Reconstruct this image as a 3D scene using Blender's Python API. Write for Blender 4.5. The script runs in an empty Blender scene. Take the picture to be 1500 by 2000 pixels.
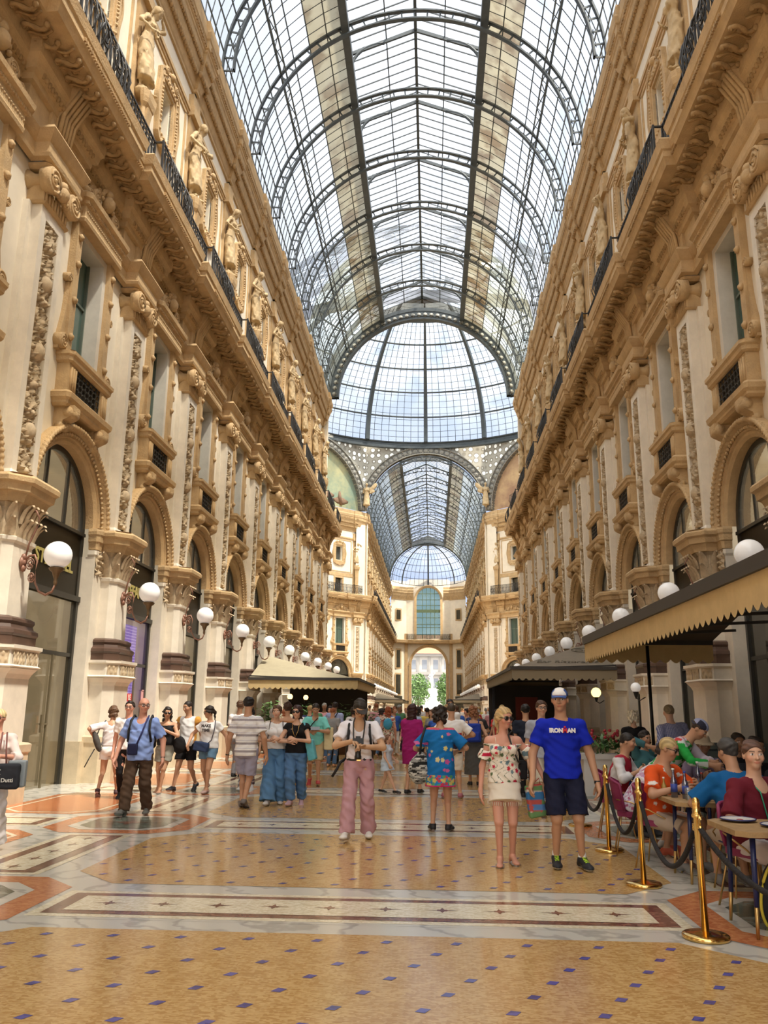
import bpy, math, random
import numpy as np
from mathutils import Matrix, Vector
random.seed(7); np.random.seed(7)
PI = math.pi
scene = bpy.context.scene
COL = scene.collection
CX = 0.63                     # the photographer stands a little right of the gallery's axis

# ------------------------------------------------------------------ mesh building
class MB:
    def __init__(s): s.v=[]; s.f=[]; s.m=[]; s.s=[]; s.n=0
    def add(s, V, F, m=0, smooth=False):
        V=np.asarray(V,dtype=np.float64).reshape(-1,3); o=s.n
        s.v.append(V); s.n+=len(V)
        for f in F: s.f.append([i+o for i in f])
        s.m+= [m]*len(F); s.s+=[smooth]*len(F)
        return s
    def box(s,x0,x1,y0,y1,z0,z1,m=0):
        V=[(x,y,z) for z in (z0,z1) for y in (y0,y1) for x in (x0,x1)]
        F=[(0,2,3,1),(4,5,7,6),(0,1,5,4),(2,6,7,3),(0,4,6,2),(1,3,7,5)]
        return s.add(V,F,m)
    def bar(s,a,b,w,h,m=0,up=(0,0,1)):
        a=np.array(a,float); b=np.array(b,float); d=b-a; d/=np.linalg.norm(d)+1e-9
        u=np.array(up,float)
        if abs(d@u)>.99: u=np.array((1.,0,0))
        x=np.cross(d,u); x/=np.linalg.norm(x); y=np.cross(x,d)
        V=[]
        for p in (a,b):
            for sx,sy in ((-1,-1),(1,-1),(1,1),(-1,1)): V.append(p+x*sx*w/2+y*sy*h/2)
        return s.add(V,[(3,2,1,0),(4,5,6,7),(0,1,5,4),(1,2,6,5),(2,3,7,6),(3,0,4,7)],m)
    def tube(s,P,r,n=6,m=0,closed=False,smooth=True):
        P=np.asarray(P,float); k=len(P); r=np.broadcast_to(np.asarray(r,float),(k,))
        if closed: T=np.roll(P,-1,0)-np.roll(P,1,0)
        else: T=np.gradient(P,axis=0)
        T/=np.linalg.norm(T,axis=1)[:,None]+1e-9
        ref=np.array((0,0,1.)) if abs(T[:,2]).mean()<.8 else np.array((0,1.,0))
        V=[]; 
        for i in range(k):
            x=np.cross(T[i],ref); x/=np.linalg.norm(x)+1e-9; y=np.cross(x,T[i])
            for j in range(n):
                a=2*PI*j/n; V.append(P[i]+r[i]*(x*math.cos(a)+y*math.sin(a)))
        F=[]
        for i in range(k if closed else k-1):
            i2=(i+1)%k
            for j in range(n):
                j2=(j+1)%n; F.append((i*n+j,i*n+j2,i2*n+j2,i2*n+j))
        if not closed: F.append(tuple(range(n-1,-1,-1))); F.append(tuple((k-1)*n+j for j in range(n)))
        return s.add(V,F,m,smooth)
    def lathe(s,prof,n=16,c=(0,0,0),m=0,smooth=True,axis='z',sx=1,sy=1):
        V=[];F=[]
        for r,z in prof:
            for j in range(n):
                a=2*PI*j/n; p=(r*math.cos(a)*sx,r*math.sin(a)*sy,z)
                if axis=='y': p=(p[0],p[2],p[1])
                if axis=='x': p=(p[2],p[0],p[1])
                V.append((p[0]+c[0],p[1]+c[1],p[2]+c[2]))
        for i in range(len(prof)-1):
            for j in range(n):
                j2=(j+1)%n; q=(i*n+j,i*n+j2,(i+1)*n+j2,(i+1)*n+j)
                F.append(q if axis!='y' else q[::-1])
        F.append(tuple(range(n-1,-1,-1)) if axis!='y' else tuple(range(n)))
        e=tuple((len(prof)-1)*n+j for j in range(n)); F.append(e if axis!='y' else e[::-1])
        return s.add(V,F,m,smooth)
    def ball(s,c,r,n=12,m=0,sz=1.):
        pr=[(r*math.sin(PI*i/(n//2)) if 0<i<n//2 else 1e-4,-r*sz*math.cos(PI*i/(n//2))) for i in range(n//2+1)]
        return s.lathe(pr,n,c,m)
    def sweep(s,prof,path,m=0,closed=False,smooth=False,mats=None):
        """profile (out,z) swept along plan path (x,y) with mitred corners; out = to the left of travel"""
        P=np.asarray(path,float); k=len(P); N=[]
        for i in range(k):
            a=P[i]-P[i-1] if (i>0 or closed) else None
            b=P[(i+1)%k]-P[i] if (i<k-1 or closed) else None
            ns=[]
            for t in (a,b):
                if t is not None:
                    t=t/np.linalg.norm(t); ns.append(np.array((-t[1],t[0])))
            if len(ns)==2:
                nn=ns[0]+ns[1]; nn/=np.linalg.norm(nn); nn/=max(.3,nn@ns[0])
            else: nn=ns[0]
            N.append(nn)
        V=[];q=len(prof)
        for i in range(k):
            for (o,z) in prof: V.append((P[i][0]+N[i][0]*o,P[i][1]+N[i][1]*o,z))
        F=[]
        for i in range(k if closed else k-1):
            i2=(i+1)%k
            for j in range(q-1): F.append((i*q+j,i*q+j+1,i2*q+j+1,i2*q+j))
        o=s.n; s.add(V,F,m,smooth)
        if mats:
            nf=len(F); 
            for t in range(nf): s.m[len(s.m)-nf+t]=mats[t%(q-1)]
        return s
    def grid(s,P,m=0,smooth=True,flip=False):
        P=np.asarray(P,float); a,b=P.shape[:2]
        I=np.arange(a*b).reshape(a,b)
        Q=np.stack([I[:-1,:-1],I[1:,:-1],I[1:,1:],I[:-1,1:]],-1).reshape(-1,4)
        if flip: Q=Q[:,::-1]
        return s.add(P.reshape(-1,3),Q.tolist(),m,smooth)
    def prism(s,poly,y0,y1,m=0,plane='xz'):
        """polygon extruded along the third axis"""
        n=len(poly); V=[]
        for t in (y0,y1):
            for a,b in poly:
                V.append((a,t,b) if plane=='xz' else ((a,b,t) if plane=='xy' else (t,a,b)))
        F=[tuple(range(n)),tuple(range(2*n-1,n-1,-1))]+[(i,n+i,n+(i+1)%n,(i+1)%n) for i in range(n)]
        return s.add(V,F,m)
    def ring(s,outer,inner,y0,y1,m=0):
        """plate with a hole: matching loops in xz extruded in y"""
        n=len(outer);V=[]
        for t in (y0,y1):
            for L in (outer,inner):
                for a,b in L: V.append((a,t,b))
        F=[]
        for i in range(n):
            j=(i+1)%n
            F.append((2*n+i,2*n+j,3*n+j,3*n+i)); F.append((i,n+i,n+j,j))
            F.append((i,j,2*n+j,2*n+i)); F.append((n+i,3*n+i,3*n+j,n+j))
        return s.add(V,F,m)
    def move(s,d): s.v=[v+np.array(d) for v in s.v]; return s
    def xf(s,M):
        M=np.array(M); s.v=[v@M[:3,:3].T+M[:3,3] for v in s.v]; return s
    def merge(s,o,d=(0,0,0)):
        for v in o.v: s.v.append(v+np.array(d))
        s.f+=[[i+s.n for i in f] for f in o.f]; s.m+=o.m; s.s+=o.s; s.n+=o.n; return s
    def mesh(s,name,mats):
        me=bpy.data.meshes.new(name)
        V=np.concatenate(s.v) if s.v else np.zeros((0,3))
        me.vertices.add(len(V)); me.vertices.foreach_set('co',V.astype(np.float32).ravel())
        L=[i for f in s.f for i in f]; me.loops.add(len(L)); me.loops.foreach_set('vertex_index',np.array(L,np.int32))
        st=np.cumsum([0]+[len(f) for f in s.f])[:-1]
        me.polygons.add(len(s.f)); me.polygons.foreach_set('loop_start',np.array(st,np.int32))
        me.polygons.foreach_set('material_index',np.array(s.m,np.int32))
        me.polygons.foreach_set('use_smooth',np.array(s.s,bool))
        for mt in (mats if isinstance(mats,(list,tuple)) else [mats]): me.materials.append(mt)
        me.update(calc_edges=True); me.validate()
        return me

def link(name,data,parent=None,loc=None,rz=0):
    o=bpy.data.objects.new(name,data); COL.objects.link(o)
    if parent is not None: o.parent=parent
    if loc is not None: o.location=loc
    if rz: o.rotation_euler=(0,0,rz)
    return o
def part(name,mb,mats,parent=None,loc=None,rz=0):
    return link(name,mb.mesh(name,mats) if isinstance(mb,MB) else mb,parent,loc,rz)
def tag(o,label=None,cat=None,group=None,kind=None):
    if label: o['label']=label
    if cat: o['category']=cat
    if group: o['group']=group
    if kind: o['kind']=kind
    return o
def thing(name,label,cat,loc=(0,0,0),rz=0,group=None):
    o=link(name,None,None,loc,rz); o.empty_display_size=.2
    return tag(o,label,cat,group)
def struct(name,mb,mats,parent=None,loc=None,rz=0):
    o=part(name,mb,mats,parent,loc,rz); 
    if parent is None: o['kind']='structure'
    return o
def copy_tree(o,loc=None,rz=None,label=None,group=None,parent=None):
    c=o.copy(); COL.objects.link(c)
    if parent is not None: c.parent=parent
    if loc is not None: c.location=loc
    if rz is not None: c.rotation_euler=(0,0,rz)
    if label: c['label']=label
    if group: c['group']=group
    for ch in KIDS.get(o.name,None) or o.children: copy_tree(ch,parent=c)
    return c
KIDS={}
ORD=['first','second','third','fourth','fifth','sixth','seventh','eighth','ninth','tenth','eleventh','twelfth','thirteenth','fourteenth','fifteenth','sixteenth','seventeenth','eighteenth','nineteenth','twentieth']
def ordn(i):
    if i<20: return ORD[i]
    if i>=99: return 'hundred and '+ordn(i-100) if i>99 else 'hundredth'
    t=['twenty','thirty','forty','fifty','sixty','seventy','eighty','ninety'][(i+1)//10-2]
    return (t[:-1]+'ieth') if (i+1)%10==0 else t+'-'+ORD[(i+1)%10-1]

# ------------------------------------------------------------------ materials
MATS={}
def mat(name,rgb,rough=.7,metal=0.,spec=.5,noise=0.,nscale=4.,bump=0.,bscale=20.,emit=0.,coat=0.,alt=None):
    if name in MATS: return MATS[name]
    m=bpy.data.materials.new(name); m.use_nodes=True; nt=m.node_tree; b=nt.nodes['Principled BSDF']
    b.inputs['Roughness'].default_value=rough; b.inputs['Metallic'].default_value=metal
    b.inputs['Specular IOR Level'].default_value=spec; b.inputs['Coat Weight'].default_value=coat
    c=(*rgb,1); b.inputs['Base Color'].default_value=c
    tc=nt.nodes.new('ShaderNodeTexCoord')
    if noise or alt:
        n=nt.nodes.new('ShaderNodeTexNoise'); n.inputs['Scale'].default_value=nscale; n.inputs['Detail'].default_value=5
        n.inputs['Roughness'].default_value=.65
        nt.links.new(tc.outputs['Object'],n.inputs['Vector'])
        r=nt.nodes.new('ShaderNodeValToRGB'); nt.links.new(n.outputs['Fac'],r.inputs['Fac'])
        a=alt or tuple(x*(1-noise) for x in rgb)
        r.color_ramp.elements[0].position=.34; r.color_ramp.elements[0].color=(*a,1)
        r.color_ramp.elements[1].position=.64; r.color_ramp.elements[1].color=c
        nt.links.new(r.outputs['Color'],b.inputs['Base Color'])
    if bump:
        n2=nt.nodes.new('ShaderNodeTexNoise'); n2.inputs['Scale'].default_value=bscale; n2.inputs['Detail'].default_value=3
        nt.links.new(tc.outputs['Object'],n2.inputs['Vector'])
        bp=nt.nodes.new('ShaderNodeBump'); bp.inputs['Strength'].default_value=bump; bp.inputs['Distance'].default_value=.02
        nt.links.new(n2.outputs['Fac'],bp.inputs['Height']); nt.links.new(bp.outputs['Normal'],b.inputs['Normal'])
    if emit:
        b.inputs['Emission Color'].default_value=c; b.inputs['Emission Strength'].default_value=emit
    MATS[name]=m; return m
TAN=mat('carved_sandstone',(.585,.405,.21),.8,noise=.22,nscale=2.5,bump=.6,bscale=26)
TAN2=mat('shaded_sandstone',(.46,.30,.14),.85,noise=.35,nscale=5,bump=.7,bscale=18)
PLASTER=mat('cream_plaster',(.82,.74,.60),.85,noise=.10,nscale=1.2)
MARBLE=mat('pale_marble',(.80,.725,.60),.45,noise=.14,nscale=2.2)
PLINTH=mat('plinth_stone',(.62,.51,.35),.45,noise=.2,nscale=3)
BROWN=mat('brown_marble',(.105,.06,.042),.4,noise=.25)
RELIEF=mat('relief_stone',(.58,.45,.29),.8,noise=.3,nscale=9)
IRON=mat('black_iron',(.022,.021,.02),.5)
STEEL=mat('vault_iron',(.058,.072,.078),.55,noise=.3,nscale=3)
STEEL2=mat('pale_vault_iron',(.30,.29,.25),.6,noise=.3,nscale=3)
FRAME=mat('window_frame_dark',(.03,.028,.022),.4)
FRAME2=mat('bronze_frame',(.17,.14,.085),.4,metal=.4)
SIGN=mat('shop_sign_glass',(.018,.014,.008),.35,spec=.2)
GREENG=mat('green_window_glass',(.07,.115,.095),.08,spec=.8)
DARKG=mat('dark_window_glass',(.05,.048,.035),.07,spec=.8,noise=.4,nscale=.7)
GRILLE=mat('grille_iron',(.03,.027,.022),.6)
MARBLEW=mat('window_marble',(.72,.68,.60),.5,noise=.15,nscale=2)
GLOBE=mat('opal_globe',(.93,.92,.90),.18,emit=.12)
COPPER=mat('copper_bracket',(.30,.15,.10),.5,metal=.2,noise=.3,nscale=12)
GOLD=mat('polished_brass',(.80,.53,.18),.16,metal=1.)
GOLDLET=mat('gold_lettering',(.42,.36,.12),.5)
BEIGEIN=mat('shop_interior_beige_glow',(.62,.54,.40),.9,noise=.2,nscale=.8,emit=.22)  # slight emission of the walls stands in for the shop lighting
def glassmat(name,tint,tr,dif=(.9,.92,.95),gl=.06,stain=None):
    """thin roof or shop glazing: part clear, part milky"""
    m=bpy.data.materials.new(name); m.use_nodes=True; nt=m.node_tree; nt.nodes.clear()
    out=nt.nodes.new('ShaderNodeOutputMaterial')
    t=nt.nodes.new('ShaderNodeBsdfTransparent'); t.inputs[0].default_value=(*tint,1)
    d=nt.nodes.new('ShaderNodeBsdfTranslucent'); d.inputs[0].default_value=(*dif,1)
    g=nt.nodes.new('ShaderNodeBsdfGlossy'); g.inputs['Roughness'].default_value=.05; g.inputs[0].default_value=(.9,.9,.9,1)
    mx=nt.nodes.new('ShaderNodeMixShader'); mx2=nt.nodes.new('ShaderNodeMixShader')
    nt.links.new(t.outputs[0],mx.inputs[2]); nt.links.new(d.outputs[0],mx.inputs[1]); mx.inputs[0].default_value=tr
    tc=nt.nodes.new('ShaderNodeTexCoord'); n=nt.nodes.new('ShaderNodeTexNoise'); n.inputs['Scale'].default_value=.35; n.inputs['Detail'].default_value=4
    nt.links.new(tc.outputs['Object'],n.inputs['Vector'])
    mr=nt.nodes.new('ShaderNodeMapRange'); mr.inputs['From Min'].default_value=.35; mr.inputs['From Max'].default_value=.65
    mr.inputs['To Min'].default_value=max(0,tr-.15); mr.inputs['To Max'].default_value=min(1,tr+.12)
    nt.links.new(n.outputs['Fac'],mr.inputs['Value']); nt.links.new(mr.outputs[0],mx.inputs[0])
    if stain:
        n2=nt.nodes.new('ShaderNodeTexNoise'); n2.inputs['Scale'].default_value=.9; n2.inputs['Detail'].default_value=5
        nt.links.new(tc.outputs['Object'],n2.inputs['Vector'])
        r=nt.nodes.new('ShaderNodeValToRGB'); nt.links.new(n2.outputs['Fac'],r.inputs['Fac'])
        r.color_ramp.elements[0].position=.40; r.color_ramp.elements[0].color=(*stain,1)
        r.color_ramp.elements[1].position=.56; r.color_ramp.elements[1].color=(*dif,1)
        nt.links.new(r.outputs['Color'],d.inputs[0])
    mx2.inputs[0].default_value=gl
    nt.links.new(mx.outputs[0],mx2.inputs[1]); nt.links.new(g.outputs[0],mx2.inputs[2]); nt.links.new(mx2.outputs[0],out.inputs[0])
    m.use_transparent_shadow=True if hasattr(m,'use_transparent_shadow') else None
    MATS[name]=m; return m
ROOFG=glassmat('roof_glass',(.93,.96,1.),.80,(.55,.60,.72),.03)
ROOFD=glassmat('dusty_roof_glass',(.52,.48,.38),.42,(.17,.155,.11),.02,stain=(.07,.045,.022))
ROOFM=glassmat('weathered_roof_glass',(.88,.90,.84),.76,(.42,.44,.38),.02,stain=(.26,.25,.18))
DOMEG=glassmat('dome_glass',(.90,.95,1.),.85,(.85,.92,1.),.03)
SHOPG=glassmat('shop_glass',(.62,.58,.48),.80,(.55,.5,.4),.16)
def emis(name,rgb,s):
    m=bpy.data.materials.new(name); m.use_nodes=True; b=m.node_tree.nodes['Principled BSDF']
    b.inputs['Base Color'].default_value=(*rgb,1); b.inputs['Emission Color'].default_value=(*rgb,1); b.inputs['Emission Strength'].default_value=s
    MATS[name]=m; return m
WARM=emis('warm_lamp',(1.,.62,.22),3.)
SUN_E,FILL_E,EXPO=9.5,5.6,0.27
# ------------------------------------------------------------------ camera
VPX,VPY,FPX=844.,1385.,1600.
d=Vector((VPX-750,1000-VPY,-FPX)).normalized(); up=Vector((-.005,1,0)); Zc=(up-d*up.dot(d)).normalized(); Xc=d.cross(Zc)
cam=bpy.data.cameras.new('camera'); camo=bpy.data.objects.new('camera',cam); COL.objects.link(camo)
cam.sensor_fit='HORIZONTAL'; cam.sensor_width=36; cam.lens=36*FPX/1500; cam.clip_end=600
R3=Matrix(((Xc.x,Xc.y,Xc.z),(d.x,d.y,d.z),(Zc.x,Zc.y,Zc.z)))
camo.matrix_world=Matrix.Translation((CX,0,1.63))@R3.to_4x4()
scene.camera=camo

# ------------------------------------------------------------------ facade modules (x along wall, y out of wall, z up)
B=4.9
def octp(hw,dd,c,base=-.05):
    return [(-hw,base),(-hw,dd-c),(-hw+c,dd),(hw-c,dd),(hw,dd-c),(hw,base)]
def stack(mb,hw,dd,c,levels,m=0,cap=True):
    """moulded pier: outline hw x dd (chamfer c) grown by g at each z"""
    mb.sweep([(g,z) for z,g in levels],octp(hw,dd,c),m)
    if cap:
        for z,g in (levels[0],levels[-1]):
            P=octp(hw+g,dd+g,c+g*.4); mb.add([(x,y,z) for x,y in P],[tuple(range(len(P)))],m)
def noise2(u,v,s=0):
    a=np.sin(u*1.7+s)*np.cos(v*2.3-s)+.6*np.sin(u*3.9+v*3.1+s*2)+.4*np.cos(u*7.3-v*6.1+s)
    return a/2
def vine(u,v,w,h):
    """candelabra scrollwork height, symmetric in u"""
    U=np.abs(u)/(w/2); n=max(2,round(h/.55)); t=v/h*n; fr=t-np.floor(t); kk=np.floor(t)
    stem=np.exp(-(U/.12)**2)
    cx=.5; cy=.5; rr=np.sqrt(((U-cx)*.9)**2+((fr-cy)*1.2)**2); th=np.arctan2(fr-cy,U-cx)
    spiral=np.clip(np.cos(rr*26-th*(1+(kk%2)*1.)),0,1)*(rr<.52)
    leaf=np.clip(np.sin(U*9+kk*2)*np.sin(fr*PI*4+U*5),0,1)*.8
    vase=np.exp(-((fr-.1)/.12)**2)*(U<.45+.2*np.sin(kk*1.7))
    g=np.clip(spiral*.75+stem*.6+leaf*.5+vase*.8+.25*noise2(u*60,v*40),0,1.2)
    edge=np.clip((1-U)/.12,0,1)
    return g*edge
def relief(mb,x0,x1,z0,z1,y,amp,nx,nz,m=0,fn=vine):
    u=np.linspace(x0,x1,nx); v=np.linspace(z0,z1,nz); U,V=np.meshgrid(u,v,indexing='ij')
    H=fn(U-(x0+x1)/2,V-z0,x1-x0,z1-z0)
    P=np.stack([U,y+amp*H,V],-1); mb.grid(P,m,flip=True); return mb
def leafcap(mb,hw,dd,z0,z1,m=0):
    """corinthian capital: two rows of leaves and corner curls around the front"""
    P=octp(hw,dd,.16); mb.sweep([(0,z0),(.03,z1-.1),(.1,z1)],P,m)
    segs=[(P[i],P[i+1]) for i in range(len(P)-1)]
    for row in (0,1):
        for (a,b) in segs:
            a=np.array(a);b=np.array(b);L=np.linalg.norm(b-a); n=max(1,round(L/.19)); t=(b-a)/L; nrm=np.array((-t[1],t[0]))
            for i in range(n):
                f=(i+.5*(1 if row==0 else (1 if n==1 else .999)))/n
                c=a+(b-a)*f; zb=z0+row*(z1-z0)*.38; hh=(z1-z0)*(.52 if row==0 else .58); w=min(L/n,.2)*.5
                rows=[]
                for s_,ww,o in ((0,.7,.02),(.35,1.,.05),(.7,.8,.10),(.95,.45,.17),(1.,.2,.21),(.88,.12,.235)):
                    zz=zb+hh*s_
                    rows.append([(*(c+t*w*ww*q+nrm*(o+.035*(1-abs(q)))),zz) for q in (-1,-.4,0,.4,1)])
                mb.grid(rows,m,flip=False)
    return mb
def scroll(mb,c,r,y0,y1,m=0,sgn=1,turns=2.,n=26,t=.028):
    """ionic volute: flat drum with a raised spiral"""
    mb.lathe([(r,y0),(r,y1),(r*.93,y1+.012)],20,c,m,axis='y')
    P=[]
    for i in range(n):
        a=sgn*(PI/2+turns*2*PI*i/(n-1)); q=r*.95*(1-.85*i/(n-1)); P.append((c[0]+q*math.cos(a),c[1]+y1+.01,c[2]+q*math.sin(a)))
    mb.tube(P,t,5,m); mb.ball((c[0],c[1]+y1+.01,c[2]),r*.17,8,m)
    return mb

# ---- ground pier
def ground_pier():
    q={}
    a=MB(); a.box(-.95,.95,-.5,.12,0,4.95)
    stack(a,.95,.12,.02,[(4.95,0),(5.0,.03),(5.1,.03)],0)
    q['side_jamb']=(a,MARBLE)
    a=MB(); stack(a,.70,.70,.22,[(0,.02),(.82,.02),(.85,.05),(.97,.06),(1.0,.0)],0); a.box(-.96,.96,-.5,.16,0,.88)
    q['plinth']=(a,PLINTH)
    a=MB(); stack(a,.62,.62,.2,[(.97,.0),(2.08,0),(2.16,.04),(2.25,.12)],0)
    stack(a,.72,.72,.22,[(2.25,0),(2.28,.05),(2.31,.0),(2.55,.0),(2.58,.05),(2.64,.05)],0)
    q['pedestal']=(a,MARBLE)
    a=MB()
    for x0,x1 in ((-.44,-.02),(.02,.44)): relief(a,x0,x1,2.32,2.54,.722,.03,26,10,0,lambda u,v,w,h:np.clip(np.sin(u*60)*np.sin(v*28),0,1)+.3*np.cos(u*90))
    for s in (-1,1):
        b=MB(); relief(b,-.12,.12,2.32,2.54,0,.03,14,10,0,lambda u,v,w,h:np.clip(np.sin(u*60)*np.sin(v*28),0,1))
        M=Matrix.Translation((s*.61,.612,0))@Matrix.Rotation(-s*PI/4,4,'Z'); b.xf(M); a.merge(b)
    q['frieze_relief']=(a,RELIEF)
    a=MB(); stack(a,.52,.50,.16,[(2.64,.17),(2.8,.17),(2.84,.2),(2.9,.19),(2.94,.12),(3.0,.1),(3.05,.13),(3.1,.12),(3.14,.04)],0)
    q['shaft_base']=(a,BROWN)
    a=MB(); stack(a,.50,.48,.15,[(3.12,0.),(4.42,-.02),(4.46,.03),(4.52,.04),(4.54,0)],0)
    q['shaft']=(a,MARBLE)
    a=MB(); leafcap(a,.50,.47,4.54,5.14)
    
    for s in (-1,1):
        x0,x1=sorted((s*.56,s*.93)); relief(a,x0,x1,4.55,5.1,.125,.08,16,24,0,lambda u,v,w,h:np.clip(np.sin(u*34+3*np.sin(v*12))*np.sin(v*26),0,1)+.4*np.clip(np.cos(u*20)*np.cos(v*15),0,1))
    q['leaf_capital']=(a,RELIEF)
    a=MB(); lv=[(5.12,.10),(5.2,.12),(5.28,.16),(5.3,.22),(5.42,.24),(5.46,.30),(5.54,.31),(5.6,.26)]
    stack(a,.52,.50,.14,lv,0); stack(a,.92,.12,.02,[(z,g*.4) for z,g in lv],0)
    q['abacus']=(a,TAN)
    return q
def upper_pilaster(fine=True):
    q={}
    a=MB(); hw=.47
    a.box(-.62,.62,-.05,.12,5.6,11.1); a.box(-hw,-.28,.1,.32,5.72,10.85); a.box(.28,hw,.1,.32,5.72,10.85); a.box(-.28,.28,.1,.24,5.72,10.85)
    a.box(-hw,hw,.1,.32,10.85,11.1); stack(a,.5,.34,.02,[(5.6,.04),(5.68,.03),(5.74,0)],0)
    q['pilaster_shaft']=(a,MARBLE)
    a=MB(); relief(a,-.27,.27,5.78,10.84,.235,.13,23 if fine else 11,230 if fine else 90)
    for zz in (6.6,8.2,9.6): a.ball((0,.30,zz),.15,10,0,1.25)
    q['relief_panel']=(a,RELIEF)
    a=MB(); stack(a,.5,.34,.02,[(11.08,.02),(11.12,.06),(11.16,.0),(11.5,0.)],0)
    for i in range(8):
        x=-.42+.12*i; a.tube([(x,.35,11.17),(x,.35,11.42)],.03,5)
    for s in (-1,1): scroll(a,(s*.45,.2,11.60),.26,.10,.30,0,-s,t=.036)
    for s in (-1,1):
        a.lathe([(.24,-.2),(.14,-.06),(.13,.1),(.22,.3)],14,(s*.45,.18,11.60),axis='y')
    a.ball((0,.46,11.58),.14,10,0,1.15); a.ball((0,.44,11.75),.12,8); 
    for s in (-1,1):
        for k in range(4): a.ball((s*(.13+.06*k),.44,11.5-.02*k+.05*(k==3)),.065,8)
    stack(a,.5,.34,.02,[(11.82,.02),(11.86,.08),(11.92,.10),(11.95,.02)],0)
    q['ionic_capital']=(a,TAN)
    return q
# ---- arched shop window with moulded archivolt
def arc(r,n,z0=5.6,a0=0,a1=PI): return [(r*math.cos(a0+(a1-a0)*i/n),z0+r*math.sin(a0+(a1-a0)*i/n)) for i in range(n+1)]
def archivolt(r0,r1,y0,zc=5.6,n=40,rope=True,m=0):
    a=MB(); prof=[(r0,y0-.5),(r0,y0),(r0+.06,y0+.05),(r0+.12,y0+.05),(r0+.14,y0+.09),(r0+.24,y0+.10),(r0+.27,y0+.15),(r1-.13,y0+.15),(r1-.1,y0+.2),(r1,y0+.2),(r1,y0-.05)]
    P=[[(r*math.cos(t),y,zc+r*math.sin(t)) for r,y in prof] for t in np.linspace(0,PI,n+1)]
    a.grid(P,m,smooth=False,flip=True)
    if rope:
        T=np.linspace(0,PI,161); rr=.055*(1+.3*np.sin(T*50*2)); a.tube([(( r1-.05)*math.cos(t),y0+.2,zc+(r1-.05)*math.sin(t)) for t in T],rr,6,m)
        for k in range(46):
            t=PI*(k+.5)/46
            for rad,s in ((r0+.19,.034),(r1-.2,.042)): a.ball((rad*math.cos(t),y0+.13,zc+rad*math.sin(t)),s,6,m)
    return a
def arch_pane(r,y,m,zc=5.6,z0=None,n=24):
    a=MB(); z0=zc if z0 is None else z0
    pts=arc(r,n,zc); V=[(x,y,z) for x,z in pts]
    if z0<zc: V+= [(-r,y,z0),(r,y,z0)]
    a.add(V,[tuple(range(len(V)))[::-1]],m); return a
def shop_glazing():
    q={}
    r=1.49
    a=MB(); out=arc(r+.02,24); inn=arc(r-.11,24)
    a.ring(out+[(-r-.02,3.9),(r+.02,3.9)],inn+[(-r+.11,3.98),(r-.11,3.98)],-.30,-.18)
    for x in (-.5,.5): a.box(x-.025,x+.025,-.28,-.2,5.45,5.6+math.sqrt((r-.1)**2-x*x))
    a.box(-r,r,-.28,-.14,5.40,5.47); a.box(-r,r,-.28,-.12,3.9,4.02)
    a.box(-r,-r+.1,-.28,-.16,0,3.95); a.box(r-.1,r,-.28,-.16,0,3.95)
    a.box(-r,r,-.28,-.18,2.68,2.76)
    q['window_frame']=(a,FRAME)
    return q
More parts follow.
